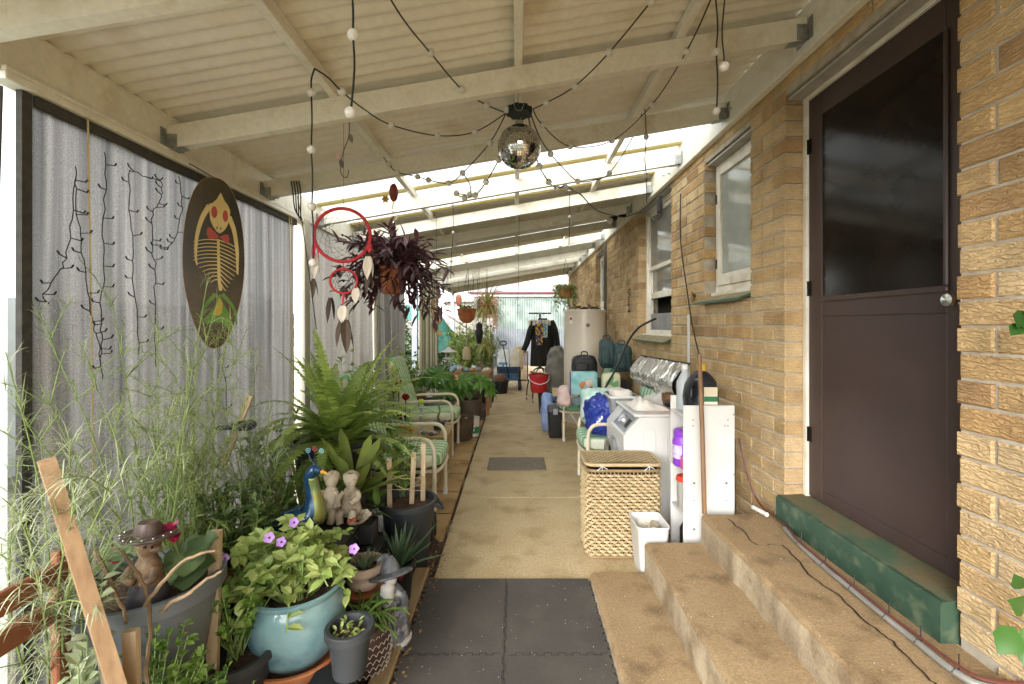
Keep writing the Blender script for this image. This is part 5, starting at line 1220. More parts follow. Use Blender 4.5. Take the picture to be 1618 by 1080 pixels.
for a in (PI*.95,):
    mb = MB(); q = C2+V((.178*math.cos(a), .178*math.sin(a), .22)); mb.tube([q+V((-.01+.0*k, .02*math.cos(2*PI*k/12), .02*math.sin(2*PI*k/12))) for k in range(13)], .009, 6); mb.build('handle', M_glaze, bp)
random.seed(77); M_pet = leafm('petunia_leaf', '#7a9645', '#c8d184', .38, .35); ml, ms_, mf = MB(), MB(), MB()
for i in range(64):
    a = 2*PI*i*.618; r_ = rnd(.05,.27); tip = C2+V((r_*math.cos(a)*1.1-.03, r_*math.sin(a), .30+rnd(.0,.24)-r_*.42)); b = C2+V((.08*math.cos(a), .08*math.sin(a), .25))
    P = smoothpath([b, b.lerp(tip,.5)+V((0,0,.08)), tip], 5); ms_.tube(P, .003, 4)
    for k in range(13):
        u = rnd(.3,1); j = min(int(u*(len(P)-1)), len(P)-2); q = P[j]; dd = V((rnd(-1,1), rnd(-1,1), rnd(-.2,.7))).normalized(); ml.leaf(q, dd, rnd(.042,.066), rnd(.028,.042), up=(rnd(-.3,.3), rnd(-.6,0), 1), curl=rnd(0,.3))
ml.build('leaves', M_pet, bp, smooth=0); ms_.build('stems', M_gstem, bp)
M_petal = leafm('violet_petal', '#a06fc0', '#c39ad6', .3); M_eye = pm('violet_eye', '#4a2a66', rough=.7)
def flower(p, r_, nrm, par):
    q = V(nrm).normalized().to_track_quat('Z','Y').to_matrix(); mb = MB(); n_ = 20
    vv = [V(p)-q @ V((0,0,.012))]+[V(p)+q @ V((r_*(1+.12*math.cos(5*2*PI*k/n_))*math.cos(2*PI*k/n_), r_*(1+.12*math.cos(5*2*PI*k/n_))*math.sin(2*PI*k/n_), 0)) for k in range(n_)]
    mb.add(vv, [(0, 1+k, 1+(k+1) % n_) for k in range(n_)]); f = mb.build('flower', M_petal, par, smooth=180)
    mb = MB(); mb.sphere(V(p)+q @ V((0,0,-.004)), r_*.22, 8, 6); mb.build('eye', M_eye, f)
for (x, y, Y, r_) in ((559,867,1.62,.017), (464,825,1.70,.017), (425,849,1.62,.018), (444,856,1.60,.016), (352,937,1.6,.014), (355,882,1.6,.014)): flower(at(x, y, Y), r_, (.2,-.9,.5), bp)
# black pot in front of the blue pot, web pot, cactus
t = thing('black_pot', 'black plastic pot of soil and seedlings beside the blue pot', 'pot', (-.60, 1.56, 0)); zc = crate((-.66, 1.60, 0), .12, .16, .20, 'small black slatted stand at the bottom edge of the view')
t.location = (-.605, 1.66, zc); BASE[t.name] = V((-.605, 1.66, zc)); potmesh(t, (-.605, 1.66, zc), .075, .17, M_dpot); mb = MB(); random.seed(15)
for k in range(40): mb.leaf((-.605+rnd(-.045,.045), 1.66+rnd(-.045,.045), zc+.14+rnd(0,.02)), (rnd(-1,1), rnd(-1,1), rnd(.1,.9)), rnd(.015,.03), rnd(.01,.016))
mb.build('seedlings', M_pet, t)
t = thing('patterned_pot', 'brown pot with white web pattern at the edging, holding a jointed cactus', 'pot', (-.635, 1.92, 0)); CW = V((-.645, 1.95, 0)); t.location = CW; BASE[t.name] = CW
M_webp = pm('brown_glaze', '#3b2c26', '#4d3a31', sc=8, rough=.35); mb = MB(); mb.lathe([(.065,0), (.085,.02), (.108,.10), (.105,.17), (.092,.205), (.10,.215), (.092,.22), (.085,.2)], CW, 32); mb.build('pot', M_webp, t)
mb = MB()
for j in range(6):
    for k in range(26):
        z_ = .03+j*.028; r_ = .091+.019*math.sin(PI*min(1,z_/.2)); a0 = 2*PI*(k+.5*(j % 2))/26; P = []
        for u in (0,.25,.5,.75,1): a = a0+2*PI/26*u; P.append(CW+V(((r_+.0015)*math.cos(a), (r_+.0015)*math.sin(a), z_+.016*math.sin(PI*u))))
        mb.tube(P, .0012, 4, False)
mb.build('pattern', pm('web_white', '#cfc6b8', rough=.6), t, kind='stuff')
random.seed(16); mb = MB()
for k in range(34):
    a = rnd(0,2*PI); P = [CW+V((rnd(-.05,.05), rnd(-.05,.05), .205))]; d = V((math.cos(a)*.7, math.sin(a)*.7, rnd(.5,1))).normalized()
    for j in range(6): P.append(P[-1]+d*.026); d = (d+V((rnd(-.2,.2), rnd(-.2,.2), -.3))).normalized()
    mb.tube(P, [.004,.0065,.0045,.0065,.0045,.006,.003], 5)
mb.build('cactus_stems', leafm('cactus_green', '#4d7030', '#7a9648', .1), t)
# ---- peacock ornament
zk = crate((-1.02, 2.26, 0), .44, .46, .46, 'black slatted shelf crate carrying the peacock and cherubs')
pk = thing('peacock_ornament', 'glossy blue and gold peacock ornament with wire crest', 'ornament', (-.98, 2.12, zk)); cP = V((-1.00, 2.13, zk))
pk.location = cP; BASE[pk.name] = cP
M_peac = pm('peacock_blue', '#172f52', '#23506a', sc=12, rough=.25, metal=.3, coat=.3); M_gold = pm('peacock_gold', '#8f8a3c', '#5f7f5c', sc=12, rough=.3, metal=.3)
mb = MB(); hd = at(497, 742, 2.12); nk = [cP+V((-.16,.0,.055)), cP+V((-.09,0,.07)), cP+V((.0,0,.085)), cP+V((.055,0,.12)), cP+V((.055,0,.19)), cP+V((.045,0,.25)), V((hd.x-.02, hd.y, hd.z-.03)), hd, hd+V((.03,0,-.008))]
rr_ = [.02,.06,.078,.06,.036,.029,.027,.026,.012]; P = smoothpath(nk, 5); rad = []
for i in range(len(P)): x = i/5; j = min(int(x), len(rr_)-2); rad.append(rr_[j]+(rr_[j+1]-rr_[j])*(x-j))
mb.tube(P, rad, 16); 
for i, v in enumerate(mb.v): pass
mb.build('body', M_peac, pk, smooth=180)
mb = MB(); Q = P[14:31]; mb.tube([p+V((.012,-.004,0)) for p in Q], [r_*.86 for r_ in rad[14:31]], 12); mb.build('breast', M_gold, pk, smooth=180)
mb = MB(); mb.lathe([(.0,0), (.05,.0), (.045,.03), (.03,.05)], cP, 16); mb.build('foot', M_peac, pk)
mb = MB(); mb.soft(cP+V((-.06,-.065,.085)), (.09,.018,.045), .8, 16, 10); mb.build('wing', M_peac, pk, smooth=180)
mb = MB(); b = hd+V((.018,0,-.004)); mb.tube([b, b+V((.03,0,-.008)), b+V((.048,0,-.018))], [.012,.007,.001], 8); mb.build('beak', pm('beak_orange', '#c58a2c', rough=.4), pk)
mb = MB(); mb.sphere(hd+V((.006,-.024,.006)), .005, 8, 6); mb.build('eye', pm('eye_dark', '#16100c', rough=.15), pk)
for k, (dx, dz) in enumerate(((-.03,.06), (.0,.068), (.032,.058))):
    mb = MB(); q = hd+V((.0,0,.022)); e = q+V((dx,0,dz)); mb.tube([q, q.lerp(e,.5)+V((dx*.2,0,0)), e], .0012, 5); cr_ = mb.build('crest_wire', M_peac, pk)
    mb = MB(); mb.tube([e+V((.010*math.cos(2*PI*j/12), 0, .010*math.sin(2*PI*j/12)+.008)) for j in range(13)], .0022, 6); mb.sphere(e+V((0,0,.008)), .005, 8, 6); mb.build('crest_bead', pm('crest_bead%d' % k, ('#5f8f9c', '#8a3f4a', '#6fa0a0')[k], rough=.15), cr_)
# ---- cherubs
ch = thing('cherub_statue', 'cream statue of two seated cherubs with a shell dish', 'statue', (-.86, 2.30, zk)); cC = V((-.90, 2.36, zk)); ch.location = cC; BASE[ch.name] = cC
M_plas = pm('cream_plaster', '#a89c86', '#beb39d', sc=14, rough=.8, c3='#7d715a', sc3=16, bump=.004, bsc=70)
for i, (dx, s_) in enumerate(((-.055, 1), (.045, -1))):
    mb = MB(); q = cC+V((dx,0,.02)); mb.lathe([(.05,0), (.055,.03), (.045,.08), (.042,.11), (.03,.135), (.02,.145), (.032,.165), (.036,.185), (.03,.205), (0,.215)], q, 16, 1, .8)
    mb.tube(smoothpath([q+V((s_*.03,-.01,.12)), q+V((s_*.05,-.04,.09)), q+V((s_*.04,-.055,.06))], 4), .014, 8); mb.tube(smoothpath([q+V((-s_*.035,-.0,.12)), q+V((-s_*.05,-.03,.10)), q+V((-s_*.02,-.06,.08))], 4), .014, 8)
    mb.tube(smoothpath([q+V((.02,-.02,.02)), q+V((.035,-.075,.035)), q+V((.03,-.085,-.01))], 4), .019, 8); mb.tube(smoothpath([q+V((-.02,-.02,.02)), q+V((-.03,-.075,.03)), q+V((-.02,-.09,-.01))], 4), .019, 8)
    mb.soft(q+V((0,.008,.193)), (.040,.036,.030), .95, 30, 20, .0065, 75)
    mb.build('cherub', M_plas, ch, smooth=180)
mb = MB(); q = cC+V((.085,-.07,.01))
def shell(u, v):
    a = -PI*.1+PI*1.2*u; r_ = .03+.055*v; return (q.x+r_*math.cos(a-1.2), q.y+r_*math.sin(a-1.2), q.z+.035*v*v+.004*math.sin(u*40)*v)
mb.grid(shell, 40, 6); mb.build('shell_dish', M_plas, ch, smooth=180)
mb = MB(); mb.sphere(q+V((.012,-.03,.02)), .016, 10, 7); mb.sphere(q+V((-.01,-.035,.02)), .013, 10, 7); mb.build('red_stones', pm('red_stone', '#93402e', '#a85a3c', sc=40, rough=.5), ch, kind='stuff')
# ---- bromeliad
strap('bromeliad', 'broad leaved bromeliad with purple tinged leaves in a black pot', (-.93, 2.60, .34), 22, .40, .066, leafm('bromeliad_leaf', '#5f7038', '#9aa653', .25, .35), 81, (.35,1.25), (.2,.9), pot=(.075,.18,M_blackp), shape=lambda t: (.75+.25*math.sin(PI*t)) if t < .85 else max(.05, (1-t)/.15*.8))
crate((-.93, 2.60, 0), .20, .20, .325, 'black slatted crate under the bromeliad')
mb = MB(); mb.box((-.80, 2.30, .36), (-.72, 2.38, .46), .008); mb.build('solar_lamp', M_blackp, label='small black square lamp beside the cherub statue', cat='lamp', smooth=0)
crate((-.76, 2.34, 0), .14, .14, .345, 'small black slatted stand beside the cherub crate')
# ---- succulent bowl and aloe
zq = crate((-.72, 2.14, 0), .20, .20, .20, 'small black slatted stand under the pale succulent bowl')
t = strap('succulent_bowl', 'spiky grey succulent in a pink and cream banded bowl', (-.72, 2.16, zq+.035), 46, .10, .012, leafm('succulent_leaf', '#4a5a40', '#77856a', .1), 82, (.3,1.3), (.0,.4), pot=(.088,.105, pm('banded_bowl', '#b89a84', '#c9b8a4', sc=3, rough=.5, stretch=(.3,.3,14))))
mb = MB(); mb.lathe([(.07,0), (.10,.004), (.108,.026), (.10,.026), (.0,.012)], (-.72,2.16,zq), 28); mb.build('saucer', M_terra, t)
t = strap('aloe', 'speckled dark aloe with stiff upright leaves in a ribbed black pot', (-.615, 2.40, .03), 26, .30, .034, leafm('aloe_leaf', '#31462f', '#5d7452', .08, .4), 83, (.35,1.35), (.0,.35), pot=(.075,.20,M_blackp), shape=lambda t: max(.03, 1-t**1.6))
mb = MB(); mb.lathe([(.07,0), (.10,.004), (.112,.02), (.105,.02), (.0,.008)], (-.615,2.40,.004), 28); mb.build('saucer', pm('brown_saucer', '#4a3a2c', rough=.5), t)
mb = MB(); mb.soft((-.585, 2.27, .225), (.026,.02,.018), .8, 12, 8); mb.build('red_pebble', pm('dark_red_glaze', '#7a2228', rough=.2), label='dark red glazed bead on the rim of the aloe pot', cat='ornament')
# aloe speckles are small raised dots
mb = MB(); random.seed(84)
# ---- round tub with string stakes
tb = thing('tall_tub', 'dark grey handled tub with three stakes tied with string', 'tub', (-.66, 2.80, 0)); cT = V((-.665, 2.82, 0)); tb.location = cT; BASE[tb.name] = cT
potmesh(tb, cT, .165, .40, M_dpot, .12, .014, 36)
mb = MB(); mb.tube(smoothpath([cT+V((.165,-.05,.385)), cT+V((.205,-.02,.35)), cT+V((.205,.02,.35)), cT+V((.165,.05,.385))], 5), .01, 8); mb.build('handle', M_dpot, tb)
for i, (x, y, x2) in enumerate(((615,724,616), (654,714,650), (669,700,668))):
    a = at(x, y, 2.76+.06*i); b = V((at(x2,830,2.76+.06*i).x, 2.76+.06*i, .33)); stick(('left', 'middle', 'right')[i]+' one of three short stakes in the handled tub', a, b, .014, M_stake, grp='stakes in the tub')
mb = MB()
for (ya, yb) in ((748,752), (772,762), (800,806), (815,800), (758,775)):
    P = [at(612,ya,2.74), at(640,(ya+yb)/2+6,2.72), at(672,yb,2.84)]; mb.tube(smoothpath(P, 5), .002, 4)
mb.build('twine', pm('twine', '#c4ae86', rough=.9), tb, kind='stuff')
leafy('seedling_shrub', 'small bright leafy seedling growing in the handled tub', (-.73, 2.95, .36), 150, (.10,.10,.15), .035, .014, leafm('seedling_leaf', '#55792c', '#93b04e', .35), 85, hgt=.16)
leafy('parsley_clump', 'frilly green clump trailing beside the chair foot', (-.63, 3.14, .16), 260, (.07,.07,.10), .02, .016, leafm('parsley', '#3f7a2c', '#7aa846', .3), 86, hgt=.09, pot=None)
crate((-.63, 3.14, 0), .12, .12, .15, 'low black stand under the frilly green clump')
leafy('broad_leaf_plant', 'broad leaved green plant in a white cup behind the stakes', (-.83, 2.80, .22), 16, (.10,.10,.12), .10, .055, leafm('broad_leaf', '#4f7a2e', '#8aa648', .3), 87, hgt=.12, pot=(.055,.11,M_whitep))
crate((-.83, 2.80, 0), .13, .13, .205, 'low black stand under the white cup plant')
# ---- wizard statue
wz_ = thing('wizard_statue', 'grey and white statue of a robed wizard in a wide hat', 'statue', (-.55, 2.04, 0)); cW = V((-.575, 2.12, .03)); wz_.location = cW; BASE[wz_.name] = cW
M_wg = pm('statue_grey', '#4b4e54', '#6d7076', sc=16, rough=.45, c3='#b5b2aa', sc3=26, bump=.003, bsc=60); M_ww = pm('statue_white', '#b9b6ae', '#d2cec4', sc=16, rough=.5, c3='#8f8c84', sc3=14)
mb = MB(); P = [(.075,0), (.082,.02), (.07,.09), (.058,.16), (.05,.21), (.03,.235), (.024,.245)]; mb.lathe(P, cW, 24, 1, .9)
for i, v in enumerate(mb.v):
    a = math.atan2(v.y-cW.y, v.x-cW.x); k = .006*math.sin(a*7+v.z*20)*(1-(v.z-cW.z)/.25); v.x += k*math.cos(a); v.y += k*math.sin(a)
mb.build('robe', M_wg, wz_, smooth=180)
mb = MB(); mb.sphere(cW+V((-.005,-.01,.27)), (.03,.03,.036), 14, 10); mb.sphere(cW+V((-.012,-.036,.266)), (.007,.01,.009), 8, 6); mb.build('head', M_ww, wz_, smooth=180)
mb = MB(); mb.soft(cW+V((-.012,-.035,.20)), (.034,.022,.065), .9, 16, 12, .008, 40, -.25); mb.build('beard', M_ww, wz_, smooth=180)
mb = MB(); mb.M = Matrix.Translation(cW+V((-.005,-.005,.29))) @ Matrix.Rotation(R(-14), 4, 'Y') @ Matrix.Rotation(R(-16), 4, 'X')
mb.lathe([(.03,-.002), (.085,-.012), (.10,-.006), (.098,0), (.045,.01), (.042,.03), (.028,.06), (.018,.075), (0,.08)], n=26); mb.tube(smoothpath([(.0,0,.07), (-.035,0,.078), (-.06,0,.05)], 4), [.02,.018,.016,.014,.012,.01,.008,.006,.003], 8); mb.build('hat', M_wg, wz_, smooth=60)
for s_ in (-1, 1):
    mb = MB(); mb.tube(smoothpath([cW+V((s_*.045,-.005,.205)), cW+V((s_*.065,-.04,.16)), cW+V((s_*.03,-.07,.145))], 5), [.018,.019,.02,.021,.022,.023,.024,.022,.02,.018,.014], 10); mb.build('sleeve', M_wg, wz_, smooth=180)
mb = MB(); mb.sphere(cW+V((.03,-.075,.145)), .013, 10, 8); mb.sphere(cW+V((-.03,-.075,.145)), .013, 10, 8); mb.build('hands', M_ww, wz_)
mb = MB(); mb.tube([cW+V((.035,-.085,.0)), cW+V((.034,-.08,.21))], .006, 8); mb.build('staff', pm('staff_wood', '#7d7464', rough=.6), wz_)
mb = MB(); mb.lathe([(.085,-.03), (.09,-.005), (.078,.002)], cW, 20); mb.build('base', M_ww, wz_)
# small light statue behind the wizard
t = thing('small_lantern', 'yellowish waxy block ornament behind the wizard statue', 'ornament', (-.70, 2.02, 0)); mb = MB(); mb.prism([(-.735,2.0,0), (-.655,1.98,0), (-.645,2.0,.12), (-.70,2.02,.19), (-.74,2.02,.15)], (0,.07,.0)); mb.build('body', pm('yellow_wax', '#a08a4c', '#b8a468', sc=8, rough=.5), t, smooth=0, fixn=True)
# fill plants at the lower left
M_small = leafm('small_leaf', '#45692c', '#8aa64c', .3); M_jade = leafm('jade_leaf', '#8a9a70', '#c3c8a4', .15, .35)
leafy('leafy_filler', 'low green leafy plant between the pale stake and the blue pot', (-1.00, 1.62, .02), 420, (.14,.14,.12), .035, .02, M_small, 91, hgt=.20, pot=(.12,.3,M_dpot))
leafy('leafy_filler', 'fine leaved green plant in front of the grey planter', (-.93, 1.36, .02), 380, (.13,.12,.10), .028, .016, M_small, 92, hgt=.16, pot=(.11,.22,M_terra))
leafy('jade_plant', 'pale jade plant with round leaves at the bottom left corner', (-1.16, 1.22, .02), 90, (.10,.12,.18), .042, .03, M_jade, 93, hgt=.42, pot=(.10,.26,M_terra))
leafy('leafy_filler', 'mixed green foliage behind the grey planter', (-1.40, 1.95, .02), 500, (.2,.25,.25), .05, .016, M_wisp, 94, hgt=.55, pot=(.15,.3,M_dpot))
leafy('leafy_filler', 'dark green leaves between the spider plant and the fern tub', (-1.45, 2.75, .02), 420, (.2,.3,.25), .05, .02, M_small, 95, hgt=.45, pot=(.15,.3,M_dpot))
strap('spider_plant', 'small variegated plantlet hanging at the lower left', (-1.22, 1.36, .55), 24, .14, .012, leafm('variegated', '#8fa070', '#d8dcc0', .3), 96, (.0,1.2), (.5,1.6), pot=None)
leafy('leafy_filler', 'dark bushy foliage low between the pale stake and the peacock crate', (-1.18, 2.0, .02), 520, (.2,.2,.16), .05, .026, leafm('dark_leaf', '#33491f', '#647a3a', .25), 103, hgt=.42, pot=(.13,.26,M_dpot))
leafy('leafy_filler', 'yellow green seedling shrub in front of the near green chair', (-.80, 3.25, .02), 300, (.13,.12,.24), .04, .02, leafm('seedling_leaf', '#55792c', '#93b04e', .35), 104, hgt=.42, pot=(.10,.28,M_dpot))
leafy('leafy_filler', 'trailing leafy stems below the grey planter at the bottom left', (-1.03, 1.27, .02), 420, (.15,.12,.13), .03, .02, M_small, 105, hgt=.34, pot=(.09,.18,M_terra))
strap('spider_plant', 'green strappy clump leaning over the peacock crate from behind', (-1.16, 2.52, .02), 70, .5, .02, leafm('strap_green', '#55702c', '#97a854', .3), 106, pot=(.12,.36,M_dpot))
wispy('tallest wispy shrub crossing the longboard with pale stems', (-1.30, 1.95, .02), [at(345,520,1.9), at(365,500,1.95), at(310,600,1.8), at(235,600,1.75), at(210,660,1.7), at(280,680,1.75), at(150,640,1.6), at(390,640,1.95)], leafm('wispy_yellow', '#7d8f4c', '#b6c07e', .25), 107, 60, pot=(.12,.3,M_dpot))
leafy('leafy_filler', 'bright leafy bush behind the near green chair', (-1.42, 3.95, .02), 460, (.24,.28,.3), .06, .03, leafm('bush_bright', '#5f8030', '#a6b95a', .35), 108, hgt=.6, pot=(.15,.35,M_dpot))
leafy('leafy_filler', 'yellow green bush past the second green chair', (-1.42, 5.95, .02), 460, (.22,.3,.3), .06, .03, leafm('bush_bright', '#5f8030', '#a6b95a', .35), 109, hgt=.6, pot=(.15,.35,M_dpot))
# navy cap on a stake
mb = MB(); q = at(385, 672, 2.2); mb.soft(q, (.055,.05,.022), .7, 16, 10, .006, 20); nc = thing('cap', 'navy blue cap caught on a stake among the shrubs', 'cap', q); mb.build('crown', pm('navy_cotton', '#1d2336', '#283048', sc=20, rough=.8), nc); mb = MB(); mb.soft(q+V((-.07,-.02,-.006)), (.06,.045,.006), .8, 14, 8); mb.build('brim', MATS['navy_cotton'], nc)
# ---- left garden chairs and table between them
chair((-.915, 3.71, 0), 0, 'green striped cream tube chair nearest on the garden side', M_cush)
chair((-1.02, 5.42, 0), 0, 'green striped cream tube chair beyond the little wooden table', M_cush)
M_tabw = wood('table_pine', '#99804f', '#ae9668', 'x')
tt = thing('side_table', 'low pine slat table between the two green chairs', 'table', (-.9, 4.46, 0))
for k in range(5):
    mb = MB(); mb.box((-1.16, 4.20+k*.106, .42), (-.645, 4.20+k*.106+.1, .442), .003); mb.build('slat', M_tabw, tt, smooth=0)
for (x, y) in ((-1.13, 4.24), (-.675, 4.24), (-1.13, 4.69), (-.675, 4.69)):
    mb = MB(); mb.box((x-.02, y-.02, 0), (x+.02, y+.02, .419), .003); mb.build('leg', M_tabw, tt, smooth=0)
q = V((-.755, 4.50, .443)); t = thing('bonsai', 'small bare bonsai in a square charcoal pot on the low table', 'plant', q)
mb = MB(); loft(mb, [ring(q.x-.045, q.x+.045, q.y-.045, q.y+.045, .008, q.z+.001), ring(q.x-.055, q.x+.055, q.y-.055, q.y+.055, .008, q.z+.085)]); mb.build('pot', M_dpot, t)
mb = MB(); mb.tube(smoothpath([q+V((0,0,.08)), q+V((-.012,0,.13)), q+V((.005,0,.18)), q+V((-.006,0,.24))], 5), [.012]*8+[.008]*8, 7); mb.build('trunk', M_stem, t)
mb = MB()
for k in range(60): mb.leaf(q+V((rnd(-.09,.09), rnd(-.06,.06), .22+rnd(0,.06))), (rnd(-1,1), rnd(-1,1), rnd(-.2,.6)), .022, .012)
mb.build('leaves', M_small, t)
t = thing('glass_ornament', 'clear glass stem ornament topped with a lime green ball', 'ornament', (-.93, 4.42, .443)); q = V((-.905, 4.36, .443))
mb = MB(); mb.lathe([(.04,0), (.042,.01), (.012,.03), (.02,.09), (.01,.12), (.03,.17), (.012,.2), (.028,.26), (.02,.27)], q, 16); mb.build('stem', pm('clear_glass', '#dfe6e2', rough=.08, trans=.7), t)
mb = MB(); mb.sphere(q+V((0,0,.295)), .03, 14, 10); mb.build('ball', pm('lime_ball', '#b4d040', rough=.3, transl=.2), t)
for k, (dx, dy, lab_) in enumerate(((-.20,.1, 'orange fruit ornament at the back of the low table'), (-.09,.02, 'orange fruit ornament beside the glass stem on the low table'))):
    mb = MB(); q2 = V((-.93+dx, 4.40+dy, .443+.035)); mb.sphere(q2, .035, 14, 10); mb.build('orange_ball', pm('orange_skin', '#d08a1c', rough=.45), label=lab_, cat='ornament', group='orange ornaments')
random.seed(98); t = thing('pebble_dish', 'heap of shells and pebbles on the near edge of the low table', 'shells', (-.80, 4.28, .443))
for k in range(14):
    mb = MB(); mb.soft((-.82+rnd(-.1,.1), 4.27+rnd(-.04,.05), .455+rnd(0,.02)), (rnd(.015,.03), rnd(.012,.025), rnd(.008,.014)), .9, 10, 6, .004, 30); mb.build('pebble', pm('pebble%d' % (k % 3), ('#8f8576', '#5c574e', '#b8ae9c')[k % 3], rough=.6), t)
for k, (x, y, Y) in enumerate(((641,628,4.55), (622,617,4.7), (634,648,4.5), (630,606,4.75))):
    q = at(x, y, Y); t = thing('metal_flower', ('dark red metal tulip on a stake nearest the glass ornament', 'dark red metal tulip on a stake, left one', 'dark red metal tulip low between the stakes', 'rust brown metal tulip on the tallest stake')[k], 'ornament', (q.x, Y, 0))
    mb = MB(); mb.tube([(q.x, Y, 0), q], .005, 6); mb.build('stake', M_blackp, t)
    for j in range(5):
        mb = MB(); a = 2*PI*j/5; mb.leaf(q+V((.01*math.cos(a), .01*math.sin(a), -.03)), (math.cos(a)*.35, math.sin(a)*.35, 1), .075, .06, up=(math.cos(a), math.sin(a), 0)); mb.build('petal', pm('tulip_red%d' % (k == 3), ('#7a1a1a', '#8a4a1c')[k == 3], rough=.3, metal=.4), t)
strap('spider_plant', 'pale spider plant on the ground beyond the pleated curtain', (-1.45, 6.7, .02), 60, .4, .02, M_spider, 99, pot=(.14,.45,M_terra))
strap('fern_clump', 'yellow green arching fern behind the low table', (-1.35, 4.45, .02), 60, .62, .03, M_fern, 101, (.5,1.3), (.6,1.8), pot=(.16,.4,M_dpot))
leafy('leafy_filler', 'bright leafy plant behind the second chair', (-1.45, 5.0, .02), 260, (.2,.25,.3), .06, .03, M_pet, 102, hgt=.55, pot=(.15,.35,M_dpot))
# fatsia: palmate leaves
def palmate(mb, p, nrm, r_, n=8):
    q = V(nrm).normalized().to_track_quat('Z','Y').to_matrix()
    v_ = rnd(0,1)
    for k in range(n):
        a = -2.3+4.6*k/(n-1); d = q @ V((math.cos(a), math.sin(a), -.12)); mb.leaf(p, d, r_*(1-.25*abs(a)/2.3), r_*.30, up=q @ V((0,0,1)), var=min(1,max(0,v_+rnd(-.1,.1))), curl=.25)
def fatsia(label, c, h, n, rr2, pot, seed):
    random.seed(seed); t = thing('fatsia_plant', label, 'plant', c); potmesh(t, c, *pot); ml, ms_ = MB(), MB(); b = V(c)+V((0,0,pot[1]-.03))
    for k in range(n):
        a = 2*PI*k*.618; tip = b+V((math.cos(a)*rnd(.1,.32), math.sin(a)*rnd(.1,.3), h*rnd(.4,1))); P = smoothpath([b, b.lerp(tip,.5)+V((0,0,.06)), tip], 4); ms_.tube(P, .006, 5)
        palmate(ml, tip, V((math.cos(a)*.6, math.sin(a)*.6-.45, .8)), rr2*rnd(.75,1.1))
    ml.build('leaves', leafm('fatsia_leaf', '#355f24', '#6f9a3c', .25, .3), t, smooth=0); ms_.build('stems', M_gstem, t); return t
M_gal = pm('galvanised_tub', '#70767c', '#8b9196', sc=6, rough=.5, metal=.3)
fatsia('glossy fatsia with fingered leaves in a tall pot beside the path', (-.66, 6.45, .01), .38, 11, .25, (.15,.42,pm('brown_pot','#5a4a3e',rough=.6)), 111)
fatsia('dark fatsia spreading over a galvanised tub behind the second chair', (-1.10, 6.35, .01), .42, 13, .27, (.26,.42,M_gal), 112)
t = thing('brown_sack_pot', 'brown fabric grow bag beside the second chair', 'pot', (-.66, 5.75, 0)); mb = MB(); mb.lathe([(.12,.0), (.14,.02), (.165,.28), (.16,.30), (.145,.28), (.14,.24), (0,.23)], (-.70,5.85,.003), 24); mb.build('bag', pm('brown_felt', '#4a3c2e', '#5f4e3c', sc=12, rough=.9), t)
t = thing('printed_tub', 'white and green printed plastic tub standing at the path edge', 'tub', (-.55, 6.05, 0)); q = V((-.575, 6.02, .003)); mb = MB(); mb.lathe([(.075,0), (.09,.01), (.095,.24), (.1,.245), (.1,.255), (.085,.255), (.08,.2), (0,.19)], q, 28); mb.build('body', pm('tub_white', '#cfcabc', '#b8b2a2', sc=7, rough=.5), t)
mb = MB(); mb.lathe([(.0935,.055), (.0965,.14)], q, 28); mb.v = mb.v[:]; mb.f = mb.f[:28]; mb.fm = mb.fm[:28]; mb.build('green_band', pm('green_print', '#2f7a4a', rough=.5), t)
mb = MB(); mb.M = Matrix.Translation(q+V((.0,-.097,.175))) @ Matrix.Rotation(R(90), 4, 'X'); mb.lathe([(.035,0), (.035,.002), (0,.003)], n=16); mb.build('red_slice', pm('red_print', '#c2502f', rough=.5), t)
for k in range(4):
    mb = MB(); x0 = -.045+k*.024; mb.box(q+V((x0,-.1005,.085)), q+V((x0+.005,-.098,.12))); mb.box(q+V((x0+.006,-.1005,.113)), q+V((x0+.016,-.098,.12))); mb.box(q+V((x0+.006,-.1005,.098)), q+V((x0+.013,-.098,.104))); mb.build('letter', M_whitep, t, smooth=0, kind='stuff')
t = thing('tall_planter', 'tall brown planter at the path edge beside the workbench', 'planter', (-.50, 7.0, 0)); potmesh(t, (-.66, 7.05, .003), .15, .48, pm('brown_pot','#5a4a3e',rough=.6))
# ================================================================ far end of the path
M_bench = wood('bench_timber', '#8f6338', '#ab7c4c', 'x')
wb = thing('potting_bench', 'timber potting bench crowded with ornaments beside the path', 'bench', (-.78, 7.8, 0))
mb = MB(); mb.box((-1.10, 7.42, .66), (-.42, 8.2, .70), .005); mb.build('top', M_bench, wb, smooth=0)
for (x, y) in ((-1.06, 7.46), (-.46, 7.46), (-1.06, 8.16), (-.46, 8.16)): mb = MB(); mb.box((x-.03, y-.03, 0), (x+.03, y+.03, .659), .004); mb.build('leg', M_bench, wb, smooth=0)
mb = MB(); mb.box((-.455, 7.5, .05), (-.44, 8.12, .62)); mb.build('side_panel', pm('bench_side', '#a59a86', '#8a7f6c', sc=6, rough=.8), wb, smooth=0)
random.seed(121); cols = ['#7d93a3', '#b9b2a4', '#5d7f9a', '#a58a5a', '#8c8f88', '#c3bdae', '#4f6f8c', '#93786a', '#74866f', '#aebcc2', '#6e5a48', '#d2cbb8']
kinds = ['grey blue', 'cream', 'blue', 'tan', 'grey', 'ivory', 'deep blue', 'pinkish', 'sage', 'pale blue', 'brown', 'off white']
